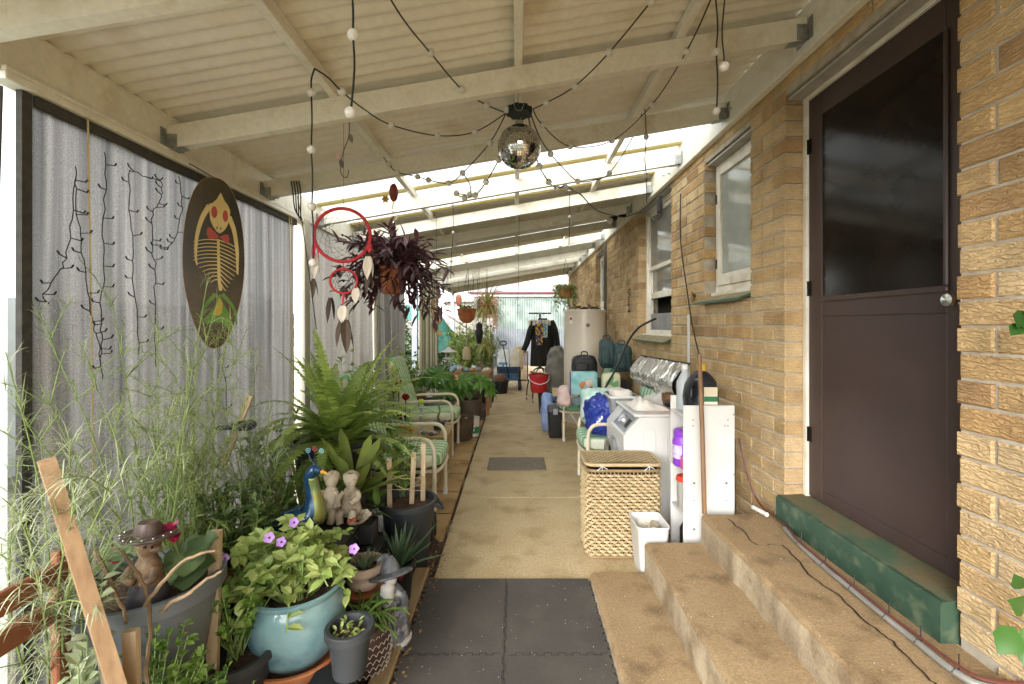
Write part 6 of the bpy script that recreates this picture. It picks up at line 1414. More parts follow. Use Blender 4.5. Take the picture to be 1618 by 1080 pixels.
for k in range(12):
    x = -1.03+(k % 6)*.105; y = 7.5+(k//6)*.32+rnd(-.03,.03); h = rnd(.05,.12); mb = MB()
    if k % 3 == 0: mb.soft((x, y, .70+h*.5), (.05,.05,h*.5), .8, 14, 10, .012, 20)
    elif k % 3 == 1: mb.lathe([(.025,0), (.045,.02), (.05,h*.6), (.03,h*.8), (.036,h)], (x,y,.701), 14)
    else: mb.soft((x, y, .72), (.065,.04,.02), .7, 14, 8, .006, 20)
    mb.build('garden_ornament', pm('orn%d' % k, cols[k], rough=.5), label='small %s ornament standing on the potting bench' % kinds[k], cat='ornament', group='ornaments on the potting bench')
M_lgreen = leafm('light_shrub_leaf', '#5c7430', '#96a656', .35)
leafy('leafy_shrub', 'bushy light green shrub towering over the potting bench', (-.95, 8.4, .0), 1500, (.42,.35,.36), .075, .04, M_lgreen, 131, hgt=.72, pot=(.2,.45,M_dpot))
leafy('leafy_shrub', 'light green shrub rising at the right end of the potting bench', (-.55, 8.75, .0), 800, (.25,.3,.5), .07, .035, M_lgreen, 132, hgt=.75, pot=(.16,.4,M_dpot))
strap('hanging_spider_plant', 'cascading yellow green spider plant hung from the far rafters', (-.50, 7.9, 1.66), 190, .62, .016, leafm('cascade_leaf', '#8a8f48', '#c9c684', .3), 133, (-.5,1.4), (1.0,3.0), pot=(.13,.16,M_terra))
strap('hanging_spider_plant', 'second tier of spider plantlets below the cascading one', (-.52, 7.9, 1.15), 120, .34, .014, leafm('cascade_leaf', '#8a8f48', '#c9c684', .3), 134, (-.8,1.2), (.8,2.6))
mb = MB(); mb.tube([(-.50,7.9,1.8), (-.50,7.9,2.45)], .004, 5); mb.build('hanger_wire', M_blackp, label='dark wire holding up the cascading spider plant', cat='wire')
# bowl planter
t = thing('hanging_bowl', 'terracotta hemispherical hanging bowl with small succulent', 'pot', (-.75, 7.0, 1.5)); q = V((-.755, 7.0, 1.50))
mb = MB(); mb.lathe([(0,0), (.06,.01), (.11,.06), (.135,.13), (.14,.20), (.148,.205), (.148,.222), (.135,.222), (.125,.18), (0,.17)], q, 30); mb.build('bowl', M_terra, t)
mb = MB(); random.seed(141)
for k in range(160): mb.leaf(q+V((rnd(-.1,.1), rnd(-.1,.1), .2+rnd(0,.05))), (rnd(-1,1), rnd(-1,1), rnd(.1,1)), .045, .026)
mb.build('leaves', M_small, t)
for k in range(3): a = 2*PI*k/3+.4; mb = MB(); mb.tube([q+V((.14*math.cos(a), .14*math.sin(a), .215)), q+V((0,0,.75))], .0025, 5); mb.build('hanger', M_blackp, t)
mb = MB(); mb.tube([q+V((0,0,-.005)), q+V((.0,0,-.35))], .008, 6); mb.lathe([(.03,-.36), (.06,-.42), (.065,-.55), (.05,-.56)], q+V((0,0,0)), 14); mb.build('rope_holder', pm('macrame', '#b5a483', rough=.9), t)
# black lantern
t = thing('hanging_lantern', 'black owl shaped lantern hanging beside the spider plant', 'lantern', (-.57, 7.0, 1.2)); q = at(757, 528, 7.2)
mb = MB(); mb.lathe([(0,-.16), (.03,-.14), (.05,-.06), (.065,.0), (.07,.05), (.05,.09), (.055,.12), (.05,.16), (.02,.19), (0,.195)], q, 16); mb.build('body', M_blackp, t); mb = MB(); mb.tube([q+V((0,0,.19)), q+V((0,0,1.05))], .003, 5); mb.build('wire', M_blackp, t)
# white bird feeder
t = thing('bird_feeder', 'small white roofed bird feeder hanging in front of the shrub', 'bird feeder', (-.95, 6.6, 1)); q = at(709, 556, 6.6)
mb = MB(); mb.lathe([(.11,0), (.115,.008), (.06,.035), (.02,.07), (0,.08)], q, 20); mb.build('roof', M_whitep, t); mb = MB(); mb.lathe([(.0,-.11), (.07,-.105), (.085,-.085), (.08,-.085), (.0,-.1)], q, 16); mb.build('tray', M_whitep, t)
for k in range(3): a = 2*PI*k/3; mb = MB(); mb.tube([q+V((.07*math.cos(a), .07*math.sin(a), -.09)), q+V((.08*math.cos(a), .08*math.sin(a), .01))], .004, 5); mb.build('rod', M_whitep, t)
mb = MB(); mb.tube([q+V((0,0,.08)), q+V((0,0,1.2))], .002, 4); mb.build('wire', M_blackp, t)
# black pot with ball
q = V((-.335, 9.85, .002)); t = thing('black_tub_pot', 'round black plant tub beside the folding wagon', 'pot', q); mb = MB(); mb.lathe([(.15,0), (.155,.01), (.18,.24), (.195,.245), (.195,.27), (.18,.27), (.17,.2), (0,.19)], q, 28); mb.build('pot', M_blackp, t)
mb = MB(); mb.sphere(q+V((.0,0,.30)), (.135,.135,.125), 20, 12); mb.build('rust_ball', pm('rust_ball', '#5e4334', '#77573f', sc=10, rough=.7), label='rusty brown ball resting in the black tub', cat='ball')
# folding wagon
M_navy = pm('wagon_canvas', '#3d5a78', '#4c6c8c', sc=10, rough=.8)
t = thing('folding_wagon', 'blue canvas folding wagon with black handle and wheels', 'wagon', (-.15, 10.4, 0)); q = V((-.16, 10.55, 0))
mb = MB(); loft(mb, [ring(q.x-.23, q.x+.23, q.y-.32, q.y+.32, .03, .22), ring(q.x-.25, q.x+.25, q.y-.34, q.y+.34, .03, .52)], True, False); mb.build('canvas_tub', M_navy, t)
mb = MB(); P = [V((*p, .525)) for p in rrect(q.x-.255, q.x+.255, q.y-.345, q.y+.345, .03)]; mb.tube(P+[P[0]], .014, 6, False)
for (sx, sy) in ((-1,-1), (1,-1), (-1,1), (1,1)): mb.tube([q+V((sx*.255,sy*.345,.525)), q+V((sx*.23,sy*.3,.10))], .012, 6)
mb.build('frame', M_blackp, t)
mb = MB(); mb.box(q+V((-.22,-.352,.40)), q+V((.22,-.342,.50))); mb.build('front_pocket', pm('pocket_navy', '#26364a', rough=.8), t, smooth=0)
for (sx, sy) in ((-1,-1), (1,-1), (-1,1), (1,1)):
    mb = MB(); mb.M = Matrix.Translation(q+V((sx*.25,sy*.30,.105))) @ Matrix.Rotation(R(90), 4, 'Y'); mb.lathe([(.03,-.035), (.085,-.038), (.103,-.02), (.103,.02), (.085,.038), (.03,.035)], n=22); wh = mb.build('wheel', M_blackp, t)
    mb = MB(); mb.M = Matrix.Translation(q+V((sx*.25,sy*.30,.105))) @ Matrix.Rotation(R(90), 4, 'Y'); mb.lathe([(.06,-.042), (.06,.042)], n=16); mb.build('hub', M_grey, wh)
mb = MB(); a = q+V((0,-.36,.3)); h_ = at(795, 545, 10.1); mb.tube([a, h_], .012, 8); P = [h_+V((.075*math.cos(2*PI*k/16), 0, .045+.045*math.sin(2*PI*k/16))) for k in range(17)]; mb.tube(P, .014, 6); mb.build('pull_handle', M_blackp, t)
mb = MB(); mb.M = Matrix.Translation(q+V((-.05,.1,.52))) @ Matrix.Rotation(R(-12), 4, 'X'); mb.box((-.22,-.06,-.2), (.05,.02,.38), .02); cv = mb.build('tote_bag', pm('tote_white', '#cfd2d0', '#b9bcb9', sc=8, rough=.85), label='white tote bag with a blue letter T standing in the wagon', cat='bag', smooth=0)
mb = MB(); mb.M = Matrix.Translation(q+V((-.05,.1,.52))) @ Matrix.Rotation(R(-12), 4, 'X'); mb.box((-.19,-.064,.02), (.02,-.061,.07)); mb.box((-.11,-.064,-.15), (-.06,-.061,.0198)); mb.build('letter_t', pm('blue_print', '#4f7aa0', rough=.8), cv, smooth=0) 
mb = MB(); mb.M = Matrix.Translation(q+V((.12,.1,.5))) @ Matrix.Rotation(R(-10), 4, 'X'); mb.box((-.09,-.05,-.2), (.14,.03,.40), .02); mb.build('canvas_bag', pm('canvas_beige', '#b3aa98', '#c6beac', sc=8, rough=.85), label='beige canvas bag standing at the right of the wagon', cat='bag', smooth=0)
# lattice boards and crate
def lattice(name, label, x0, x1, y, z0, z1, fr, mt, n=5):
    t = thing(name, label, 'lattice', ((x0+x1)/2, y, z0)); mb = MB()
    for (a, b, c, d) in ((x0, x0+fr, z0, z1), (x1-fr, x1, z0, z1), (x0+fr, x1-fr, z1-fr, z1), (x0+fr, x1-fr, z0, z0+fr)): mb = MB(); mb.box((a, y-.02, c), (b, y+.02, d), .003); mb.build('frame_bar', mt, t, smooth=0)
    w, h = x1-x0-2*fr, z1-z0-2*fr
    for s_ in (-1, 1):
        k = -int(h/w*n)-1
        while k < n+int(h/w*n)+1:
            a = V((x0+fr+k*w/n, 0, z0+fr)); b = V((a.x+s_*h, 0, z1-fr)); lo, hi = x0+fr, x1-fr
            pts = []
            for u in [i/40 for i in range(41)]:
                p = a.lerp(b, u)
                if lo <= p.x <= hi: pts.append(p)
            if len(pts) > 2: mb = MB(); p, r_ = pts[0], pts[-1]; mb.tube([(p.x, y+s_*.006, p.z), (r_.x, y+s_*.006, r_.z)], .008, 4); mb.build('lath', mt, t)
            k += 1
    return t
M_latt = wood('lattice_brown', '#7d5a3c', '#9a7452', 'z')
lattice('lattice_panel', 'brown timber lattice box standing right of the wagon', .10, .32, 11.7, .03, .80, .04, M_latt, 3)
lattice('lattice_panel', 'brown timber lattice panel behind the bench shrubs', -1.2, -.62, 11.2, .05, 1.15, .04, M_latt, 5)
bag('beige_cushion', 'beige folded cushion leaning on the lattice box', (.08, 11.55, .62), (.10,.06,.32), pm('beige_canvas', '#b39f7c', '#c4b291', sc=6, rough=.85), .02, 6, .5, 'cushion')
mb = MB(); mb.box((-.62, 11.0, 0), (-.54, 11.08, 1.25), .005); mb.build('timber_post', wood('dark_post', '#4a3f36', '#5d5046', 'z'), label='short dark timber gate post left of the wagon', cat='post', smooth=0)
# ---- coat rack
cr2 = thing('clothes_rack', 'black wheeled garment rack at the end of the path', 'clothes rack', (.47, 8.8, 0)); q = V((.47, 8.85, 0))
M_blk = pm('black_steel', '#1d1d1e', rough=.4, metal=.4)
mb = MB(); mb.tube([q+V((0,0,.62)), q+V((0,0,1.72))], .018, 10); mb.build('pole', M_blk, cr2)
for k in range(4):
    a = PI/4+PI/2*k+.25; e = q+V((.30*math.cos(a), .30*math.sin(a), .08)); mb = MB(); mb.tube(smoothpath([q+V((0,0,.66)), q+V((.14*math.cos(a), .14*math.sin(a), .58)), q+V((.26*math.cos(a), .26*math.sin(a), .35)), e], 4), .013, 8); lg = mb.build('leg', M_blk, cr2)
    mb = MB(); mb.M = Matrix.Translation(e+V((0,0,-.035))) @ Matrix.Rotation(R(90), 4, 'Y'); mb.lathe([(.01,-.014), (.042,-.014), (.042,.014), (.01,.014)], n=16); mb.build('castor', M_grey, lg)
mb = MB(); mb.tube([q+V((-.22,0,1.70)), q+V((.22,0,1.70))], .014, 8); mb.build('top_bar', M_blk, cr2)
jk = thing('black_jacket', 'black winter jacket hanging on the garment rack', 'jacket', q+V((.03,-.02,.70))); M_jack = pm('jacket_black', '#16150f', '#211f19', sc=8, rough=.8, bump=.006, bsc=14)
mb = MB()
def jack(u, v):
    a = 2*PI*u; z_ = .68+.90*v; w = (.235-.04*v) if v < .8 else .203-(v-.8)*.75; d = .12-.02*v
    f = .014*math.sin(a*6+v*3)*(1-v*.6); return q+V((.05+(w+f)*math.cos(a), -.03+(d+f)*math.sin(a), z_))
mb.grid(jack, 48, 20); mb.build('torso', M_jack, jk, smooth=180)
for s_ in (-1, 1):
    mb = MB(); P = smoothpath([q+V((.05+s_*.15,-.02,1.54)), q+V((.05+s_*.23,-.05,1.38)), q+V((.05+s_*(.30 if s_ < 0 else .27),-.07,1.15)), q+V((.05+s_*(.37 if s_ < 0 else .30),-.09,.98))], 5); mb.tube(P, [.075-.025*i/(len(P)-1) for i in range(len(P))], 12); mb.build('sleeve', M_jack, jk, smooth=180)
mb = MB(); mb.tube([q+V((.05+.07*math.cos(2*PI*k/14), -.02+.055*math.sin(2*PI*k/14), 1.58)) for k in range(15)], .025, 8); mb.build('collar', M_jack, jk)
pa = thing('peg_airer', 'round white peg airer hanging on the garment rack', 'peg airer', q+V((-.0,-.2,1.5))); pc = q+V((-.02,-.22,1.56))
for r_ in (.20, .12):
    mb = MB(); mb.tube([pc+V((r_*math.cos(2*PI*k/24), r_*.7*math.sin(2*PI*k/24), 0)) for k in range(25)], .008, 6); mb.build('ring', M_whitep, pa)
for k in range(4): a = PI*k/4; mb = MB(); mb.tube([pc+V((.2*math.cos(a), .14*math.sin(a), 0)), pc-V((.2*math.cos(a), .14*math.sin(a), 0))], .006, 6); mb.build('spoke', M_whitep, pa)
for k in range(3): a = 2*PI*k/3; mb = MB(); mb.tube([pc+V((.2*math.cos(a), .14*math.sin(a), 0)), pc+V((0,0,.15))], .004, 5); mb.build('hanger', M_whitep, pa)
pp = None
for k in range(26):
    a = 2*PI*k/26; r_ = .2 if k % 2 else .12; l = pc+V((r_*math.cos(a), r_*.7*math.sin(a), -.01))
    if pp is None: mb = MB(); mb.box((-.012,-.008,-.085), (.012,.008,0), .003); pp = mb.build('peg', pm('peg_cream', '#d8d2c0', rough=.5), smooth=0, base=(0,0,0)); pp.parent = pa; pp.location = l-BASE[pa.name]
    else: dupm(pp, l-BASE[pa.name], pa, rot=(rnd(-.3,.3), rnd(-.3,.3), rnd(0,3)))
def cloth(name, label, c, w, h, mt, seed):
    mb = MB(); mb.grid(lambda u, v: V(c)+V(((u-.5)*w*(1-.5*(1-v)*(.6)), .02*math.sin(u*9+seed), -h*(1-v)+.02*mnoise.noise(V((u*4, v*4, seed))))), 12, 14); return mb.build(name, mt, label=label, cat='clothing', smooth=180)
def spots(name, base, cs):
    m = pm(name, base, cs[0], sc=22, rough=.85, lo=.52, hi=.56, c3=cs[1], sc3=30); return m
cloth('printed_shorts', 'dark blue swimwear with bright spots pegged on the airer', pc+V((-.01,-.16,-.06)), .16, .40, spots('spot_print', '#26365c', ('#c7a63c', '#b5523c')), 1)
cloth('printed_cloth', 'pale blue printed cloth pegged beside the dark swimwear', pc+V((.10,-.12,-.06)), .10, .26, spots('pale_print', '#8fb0b8', ('#cfd8c8', '#4f7f9a')), 2)
# ---- hanging basket at the far corner
t = thing('hanging_basket', 'terracotta hanging pot with trailing green leaves at the far wall', 'hanging plant', (.97, 9.0, 2.0)); q = V((.98, 9.0, 2.0))
mb = MB(); mb.lathe([(.11,0), (.12,.01), (.125,.04), (.15,.19), (.158,.195), (.158,.215), (.145,.215), (.14,.17), (0,.16)], q, 28); mb.build('pot', M_terra, t)
mb = MB(); ms_ = MB(); random.seed(151)
for k in range(46):
    a = 2*PI*k*.618; r_ = rnd(.12,.30); P = smoothpath([q+V((.08*math.cos(a), .08*math.sin(a), .2)), q+V((r_*.8*math.cos(a), r_*.8*math.sin(a), .24)), q+V((r_*math.cos(a), r_*math.sin(a), rnd(-.30,.12)))], 5); ms_.tube(P, .003, 4)
    for j in range(14): i = random.randrange(3, len(P)); mb.leaf(P[i], (rnd(-1,1), rnd(-1,1), rnd(-1,.3)), .075, .026)
mb.build('leaves', leafm('trail_leaf', '#4f6b28', '#98a64c', .3), t, smooth=0); ms_.build('stems', M_gstem, t)
for k in range(3): a = 2*PI*k/3; mb = MB(); mb.tube([q+V((.15*math.cos(a), .15*math.sin(a), .21)), q+V((0,0,.78))], .003, 4); mb.build('hanger', M_blackp, t)
# ---- boundary and neighbour
M_zinc = pm('zinc_sheet', '#6c7074', '#7c8084', sc=4, rough=.5, metal=.2)
fe = thing('corrugated_fence', 'low pale corrugated iron fence across the end of the path', 'fence', (.3, 16.6, 0))
for k in range(8):
    x0 = -2.4+k*.76; mb = MB(); mb.grid(lambda u, v: (x0+.775*u, 16.6+.012*math.cos(2*PI*(x0+.775*u)/.085)+.002*(k % 2), -.03+1.36*v), 72, 1); mb.build('fence_sheet', M_zinc, fe, smooth=180)
mb = MB(); mb.box((-2.4, 16.62, 1.22), (3.7, 16.67, 1.28)); mb.build('rail', M_zinc, fe, smooth=0)
nb = thing('neighbour_house', 'red brick outbuilding with pale green plastic sheeting beyond the fence', 'house', (0, 19.5, 0))
M_rbrick = brickmat('red_brick', 0); 
for e_ in M_rbrick.node_tree.nodes:
    if e_.type == 'VALTORGB':
        for i, el in enumerate(e_.color_ramp.elements): el.color = lin(('#784a42', '#805148', '#875a4f', '#7b4c43', '#72463e', '#784a42', '#805148')[i % 7])
mb = MB(); mb.box((-1.80, 19.02, 0), (-.78, 21, 2.75)); mb.build('wall', M_mortar, nb, smooth=0)
mb = MB(); random.seed(161)
for j in range(31):
    for i in range(5):
        a = -1.80+(.115 if j % 2 else 0)+i*.24; b = min(a+.23, -.78)
        if b-a > .03:
            z_ = j*.086; mb.cur = rnd(0,1); mb.box((a, 19.0, z_+.01), (b, 19.03, z_+.08))
mb.build('brickwork', M_rbrick, nb, kind='stuff', smooth=0)
M_fib = pm('fibreglass_sheet', '#66726b', '#828c84', sc=2, rough=.5, c3='#56645a', sc3=1.2)
for k in range(5):
    x0 = -.775+k*.76; mb = MB(); mb.grid(lambda u, v: (x0+.77*u, 19.05+.015*math.cos(2*PI*(x0+.77*u)/.10)+.002*(k % 2), .2+2.45*v), 64, 1); mb.build('plastic_sheet', M_fib, nb, smooth=180)
mb = MB(); mb.box((-.80, 19.1, .2), (3.1, 21, 2.7)); mb.build('side_wall', M_whitep, nb, smooth=0)
M_gut = pm('red_gutter', '#573234', '#603a3c', sc=4, rough=.45)
mb = MB(); mb.box((-2.0, 18.78, 2.76), (4.2, 18.92, 2.86), .02); mb.build('gutter', M_gut, nb, smooth=0)
mb = MB(); mb.box((-1.9, 18.93, 2.66), (3.2, 18.98, 2.80)); mb.build('fascia', M_whitep, nb, smooth=0)
M_roofp = pm('neighbour_roof', '#857a76', '#938884', sc=3, rough=.5)
mb = MB(); mb.grid(lambda u, v: (-2.0+6.2*u, 18.80+2.4*v, 2.87+.55*v+.012*math.cos(2*PI*(-2+6.2*u)/.10)), 500, 1); mb.build('roof', M_roofp, nb, smooth=180)
for k in range(9):
    mb = MB(); mb.box((-.1, 21.6-.01*k, 3.1+k*.15), (4.4, 21.75, 3.1+k*.15+.145), .004); mb.build('weatherboard', pm('shed_board', '#a59e94', '#b0a9a0', sc=5, rough=.6), nb, smooth=0)
mb = MB(); slab(mb, ((-.9, 21.4, 3.0), (1.0, 21.4, 4.3)), (-.05,0,.075), (0,.05,0)); mb.build('barge_board', M_whitep, nb, smooth=0, fixn=True)
# timber paling fence on the left
pf = thing('paling_fence', 'weathered grey timber paling fence beyond the garden', 'fence', (-3, 15.5, 0)); M_pal = wood('grey_paling', '#6f6a66', '#8d8781', 'z'); random.seed(171); pp2 = None
for k in range(38):
    x = -4.6+k*.102
    if pp2 is None: mb = MB(); mb.box((-.048,-.01,0), (.048,.01,1.75), .003); pp2 = mb.build('paling', M_pal, smooth=0, base=(0,0,0)); pp2.parent = pf; pp2.location = V((x,15.5,-.03))-BASE[pf.name]
    else: dupm(pp2, V((x, 15.5, -.03+rnd(-.02,.02)))-BASE[pf.name], pf)
for z_ in (.4, 1.4): mb = MB(); mb.box((-4.7, 15.52, z_), (-.7, 15.56, z_+.07)); mb.build('rail', M_pal, pf, smooth=0)
sd2 = thing('white_shed', 'white weatherboard shed with striped roof behind the paling fence', 'shed', (-2.6, 17.6, 0))
mb = MB(); mb.box((-2.75, 17.6, 0), (-1.62, 19.0, 2.55)); mb.build('wall', M_whitep, sd2, smooth=0)
for k in range(16): mb = MB(); mb.box((-2.76, 17.585-.004*(k % 2), .05+k*.155), (-1.61, 17.6, .05+k*.155+.15), .003); mb.build('weatherboard', pm('shed_board', '#a59e94', '#b0a9a0', sc=5, rough=.6), sd2, smooth=0)
mb = MB(); mb.grid(lambda u, v: (-4.2+2.7*u, 17.3+2*v, 2.35+.32*v+.012*math.cos(2*PI*(-4.2+2.7*u)/.15)), 200, 1); mb.build('roof', M_roofp, sd2, smooth=180)
# green shade hammock and rope
M_hamm = pm('green_shadecloth', '#1f4a40', '#2a5c50', sc=5, rough=.8)
mb = MB(); a, b, c_ = at(687, 478, 10.6), at(729, 533, 10.6), at(684, 556, 10.6)
def hamm(u, v):
    p = a.lerp(b, u); r_ = c_.lerp(b, u); return p.lerp(r_, v)+V((0, .25*math.sin(PI*v), -.12*math.sin(PI*u)))
mb.grid(hamm, 16, 12); mb.build('green_hammock', M_hamm, label='dark green shade cloth hammock slung beyond the striped awning', cat='hammock', smooth=180)
mb = MB(); mb.tube(smoothpath([at(689,488,10.2), at(715,503,10.5), at(751,528,11)], 5), .012, 6); mb.build('white_rope', pm('rope_white', '#c9c0b0', rough=.9), label='white rope running from the awning towards the fence', cat='rope')
mb = MB(); mb.grid(lambda u, v: at(632+30*u, 478+24*v+4*math.sin(3*u), 8.4)+V((0, .3*u, 0)), 8, 8); mb.build('teal_sail', pm('teal_cloth', '#6fb0ab', '#8cc4be', sc=4, rough=.7, transl=.3), label='pale teal shade cloth behind the purple hanging plant', cat='shade cloth', smooth=180)
# shrubs outside the patio
M_hedge = leafm('hedge_leaf', '#2c4a26', '#5a7844', .25)
def bush(label, c, rad, n, ll, lw, lm, seed, name='garden_shrub'):
    random.seed(seed); t = thing(name, label, 'shrub', (c[0], c[1], -.03)); ml, ms_ = MB(), MB(); rx, ry, rz_ = rad; cc = V((c[0], c[1], rz_*1.0))
    for k in range(7):
        d = V((rnd(-1,1), rnd(-1,1), rnd(.3,1))); ms_.tube([V((c[0]+rnd(-.05,.05), c[1]+rnd(-.05,.05), -.03)), cc+V((d.x*rx*.3, d.y*ry*.3, 0)), cc+V((d.x*rx*.8, d.y*ry*.8, d.z*rz_*.7))], [.02,.012,.004], 5)
    clumps = []
    for k in range(70):
        d = V((rnd(-1,1), rnd(-1,1), rnd(-1,1)))
        if d.length > 1: continue
        clumps.append(cc+V((d.x*rx, d.y*ry, d.z*rz_)))
    for k in range(n):
        q = random.choice(clumps)+V((random.gauss(0,1)*rx*.16, random.gauss(0,1)*ry*.16, random.gauss(0,1)*rz_*.14))
        if q.z < .02: continue
        ml.leaf(q, (rnd(-1,1), rnd(-1,1), rnd(-.6,.6)), ll*rnd(.6,1.2), lw*rnd(.7,1.1), up=(rnd(-.5,.5), rnd(-.5,.5), 1))
    ml.build('crown', lm, t, smooth=0); ms_.build('trunk', M_stem, t)
bush('tall dark ivy covered shrub seen past the pleated curtain', (-2.45, 8.6), (.55,.6,1.05), 5200, .08, .05, M_hedge, 181)
bush('dark green bush behind the bird feeder', (-1.75, 11.2), (.55,.55,.65), 4200, .09, .035, M_hedge, 182)
bush('dense shrub growing outside the grey blinds', (-3.2, 5.6), (.6,.9,.9), 3000, .1, .05, M_hedge, 183)
bush('low green bush at the foot of the paling fence', (-1.35, 13.6), (.6,.5,.55), 3000, .09, .04, leafm('bush_mid', '#47692c', '#7f9a4c', .3), 184)
# pale fence added beyond the lawn to bounce light through the blinds
sf = thing('bounce_fence', 'long pale fence added outside the shade blinds to bounce light in', 'fence', (-5, 5, 0)); M_sf = pm('pale_fence', '#c2c4bd', '#d0d2cb', sc=3, rough=.6)
for k in range(12): mb = MB(); mb.box((-5.02, -6+k*2.0, -.03), (-4.98, -6+k*2.0+1.98, 1.75), .004); mb.build('fence_panel', M_sf, sf, smooth=0)
# ================================================================ hanging things
# ---- mirror ball
mbx = thing('mirror_ball', 'silver mirror ball hanging from the roof batten', 'mirror ball', at(820, 230, 2.45)); q = at(820.5, 232, 2.45); Rb = .116
M_mir = pm('mirror_facet', '#d5d5d2', rough=.06, metal=1); random.seed(201)
mb = MB(); mb.sphere(q, Rb-.002, 32, 20); mb.build('core', pm('ball_core', '#5d564a', rough=.6), mbx)
mb = MB(); nr = 30
for i in range(nr):
    ph = -PI/2+PI*(i+.5)/nr; m_ = max(3, int(2*PI*math.cos(ph)*Rb/.0122))
    for k in range(m_):
        a = 2*PI*k/m_; n_ = V((math.cos(ph)*math.cos(a), math.cos(ph)*math.sin(a), math.sin(ph))); u = V((-math.sin(a), math.cos(a), 0)); w = n_.cross(u)
        jn = n_+V((rnd(-1,1), rnd(-1,1), rnd(-1,1)))*.035; u2 = (u-jn*u.dot(jn)/jn.length_squared).normalized(); w2 = jn.cross(u2).normalized(); s_ = .0054; c_ = q+n_*Rb
        mb.add([c_-u2*s_-w2*s_, c_+u2*s_-w2*s_, c_+u2*s_+w2*s_, c_-u2*s_+w2*s_], [(0,1,2,3)])
mb.build('mirror_tiles', M_mir, mbx, kind='stuff', smooth=0)
mb = MB(); mb.lathe([(.022,Rb-.006), (.022,Rb+.022), (.016,Rb+.026), (0,Rb+.027)], q, 18); mb.build('neck', M_chrome, mbx)
mb = MB(); zt_ = rz(.012)+.113; mb.tube(smoothpath([q+V((0,0,Rb+.02)), q+V((.012,0,Rb+.06)), q+V((-.008,0,Rb+.11)), V((q.x, q.y, zt_))], 5), .0025, 5); mb.build('chain', M_chrome, mbx)
hb = thing('light_hub', 'dark green notched hub gathering the festoon wires above the mirror ball', 'light hub', q+V((0,0,Rb+.03))); hc = q+V((0,0,Rb+.075)); M_dg = pm('dark_green_plastic', '#15231c', '#1c2c24', sc=10, rough=.5)
mb = MB(); n_ = 48; vs_ = []
for z_ in (-.016, .016):
    for k in range(n_): r_ = .062+(.008 if (k//3) % 2 else 0); a = 2*PI*k/n_; vs_.append(hc+V((r_*math.cos(a), r_*math.sin(a), z_)))
mb.add(vs_, [(k, (k+1) % n_, n_+(k+1) % n_, n_+k) for k in range(n_)]+[tuple(range(n_))[::-1], tuple(range(n_, 2*n_))]); mb.build('disc', M_dg, hb, smooth=0)
mb = MB(); mb.tube(smoothpath([hc+V((-.03,-.066,.03)), hc+V((-.02,-.072,-.02)), hc+V((.01,-.072,-.026)), hc+V((.03,-.066,.03))], 5), .0022, 5); mb.build('tie_wire', M_chrome, hb)
# ---- festoon strings
M_wire = pm('festoon_wire', '#18221d', rough=.5); M_bulb = pm('white_bulb', '#e6e4de', '#dcdad4', sc=10, rough=.35, transl=.25); bproto = None
def festoon(label, pts, bulbs, br=.0178, wr=.0032):
    global bproto
    P = [at(*p) for p in pts]; t = thing('festoon_string', label, 'string lights', P[0], 'festoon strings'); mb = MB(); mb.tube(smoothpath(P, 6), wr, 6); mb.build('wire', M_wire, t)
    for b in bulbs:
        loc = at(*b)-V(t.location)
        if bproto is None: mb = MB(); mb.sphere((0,0,0), 1, 14, 10); bproto = mb.build('bulb', M_bulb, smooth=180, base=(0,0,0)); bproto.parent = t; bproto.location = loc; bproto.scale = (br,)*3
        else: dupm(bproto, loc, t, scale=(br,)*3)
HB = (800, 178, 2.43); HR = (842, 172, 2.43)
festoon('festoon string rising from the hub to the upper left', [(606,-20,1.5), (640,34,1.7), (680,83,2.0), (730,141,2.2), (770,166,2.36), HB], [(680,83,2.0), (730,141,2.2), (769,166,2.35), (800,173,2.42)])
festoon('festoon string rising from the hub to the upper right', [(1040,-12,1.8), (963,82,2.05), (908,136,2.25), (863,162,2.38), HR], [(1029,2,1.83), (963,82,2.05), (908,136,2.25), (863,162,2.38)])
festoon('nearest hanging strand with two big white bulbs', [(556,-20,1.18), (558,20,1.18), (558,55,1.18), (560,110,1.18), (554,178,1.18)], [(558,55,1.18), (554,178,1.18)], .0152, .003)
festoon('long strand hanging straight down left of the dreamcatcher', [(497,108,1.75), (492,125,1.75), (492,146,1.75), (493,190,1.75), (492,236,1.75), (494,280,1.75), (493,326,1.75), (495,360,1.75), (495,415,1.75)], [(492,146,1.75), (492,236,1.75), (493,326,1.75), (495,415,1.75)], .0165)
festoon('festoon swag looping from the left batten to the hub', [(497,108,1.75), (518,122,1.8), (540,144,1.9), (575,172,2.05), (618,197,2.2), (691,214,2.4), (750,208,2.45), HB], [(540,144,1.9), (618,197,2.2), (691,214,2.4), (750,208,2.45)])
festoon('festoon swag from the top right down to the hub', [(1128,-12,1.8), (1085,80,2.15), (1031,164,2.7), (967,222,2.9), (901,231,2.8), (857,197,2.5), HR], [(1085,80,2.15), (1031,164,2.7), (967,222,2.9), (901,231,2.8), (857,197,2.5)])
festoon('strand hanging near the right bracket with two bulbs', [(1130,-12,1.9), (1134,40,1.9), (1132,82,1.9), (1134,130,1.9), (1132,175,1.9)], [(1132,82,1.9), (1132,175,1.9)], .016)
festoon('pale wire strand with one big bulb at the upper right', [(1146,-10,1.55), (1141,50,1.55), (1144,90,1.55), (1144,105,1.55)], [(1144,105,1.55)], .0165, .0025)
festoon('short strand dropping below the right batten', [(1019,172,3.0), (1021,216,3.0), (1019,250,3.0), (1021,277,3.0), (1022,320,3.0)], [(1021,216,3.0), (1021,277,3.0)])
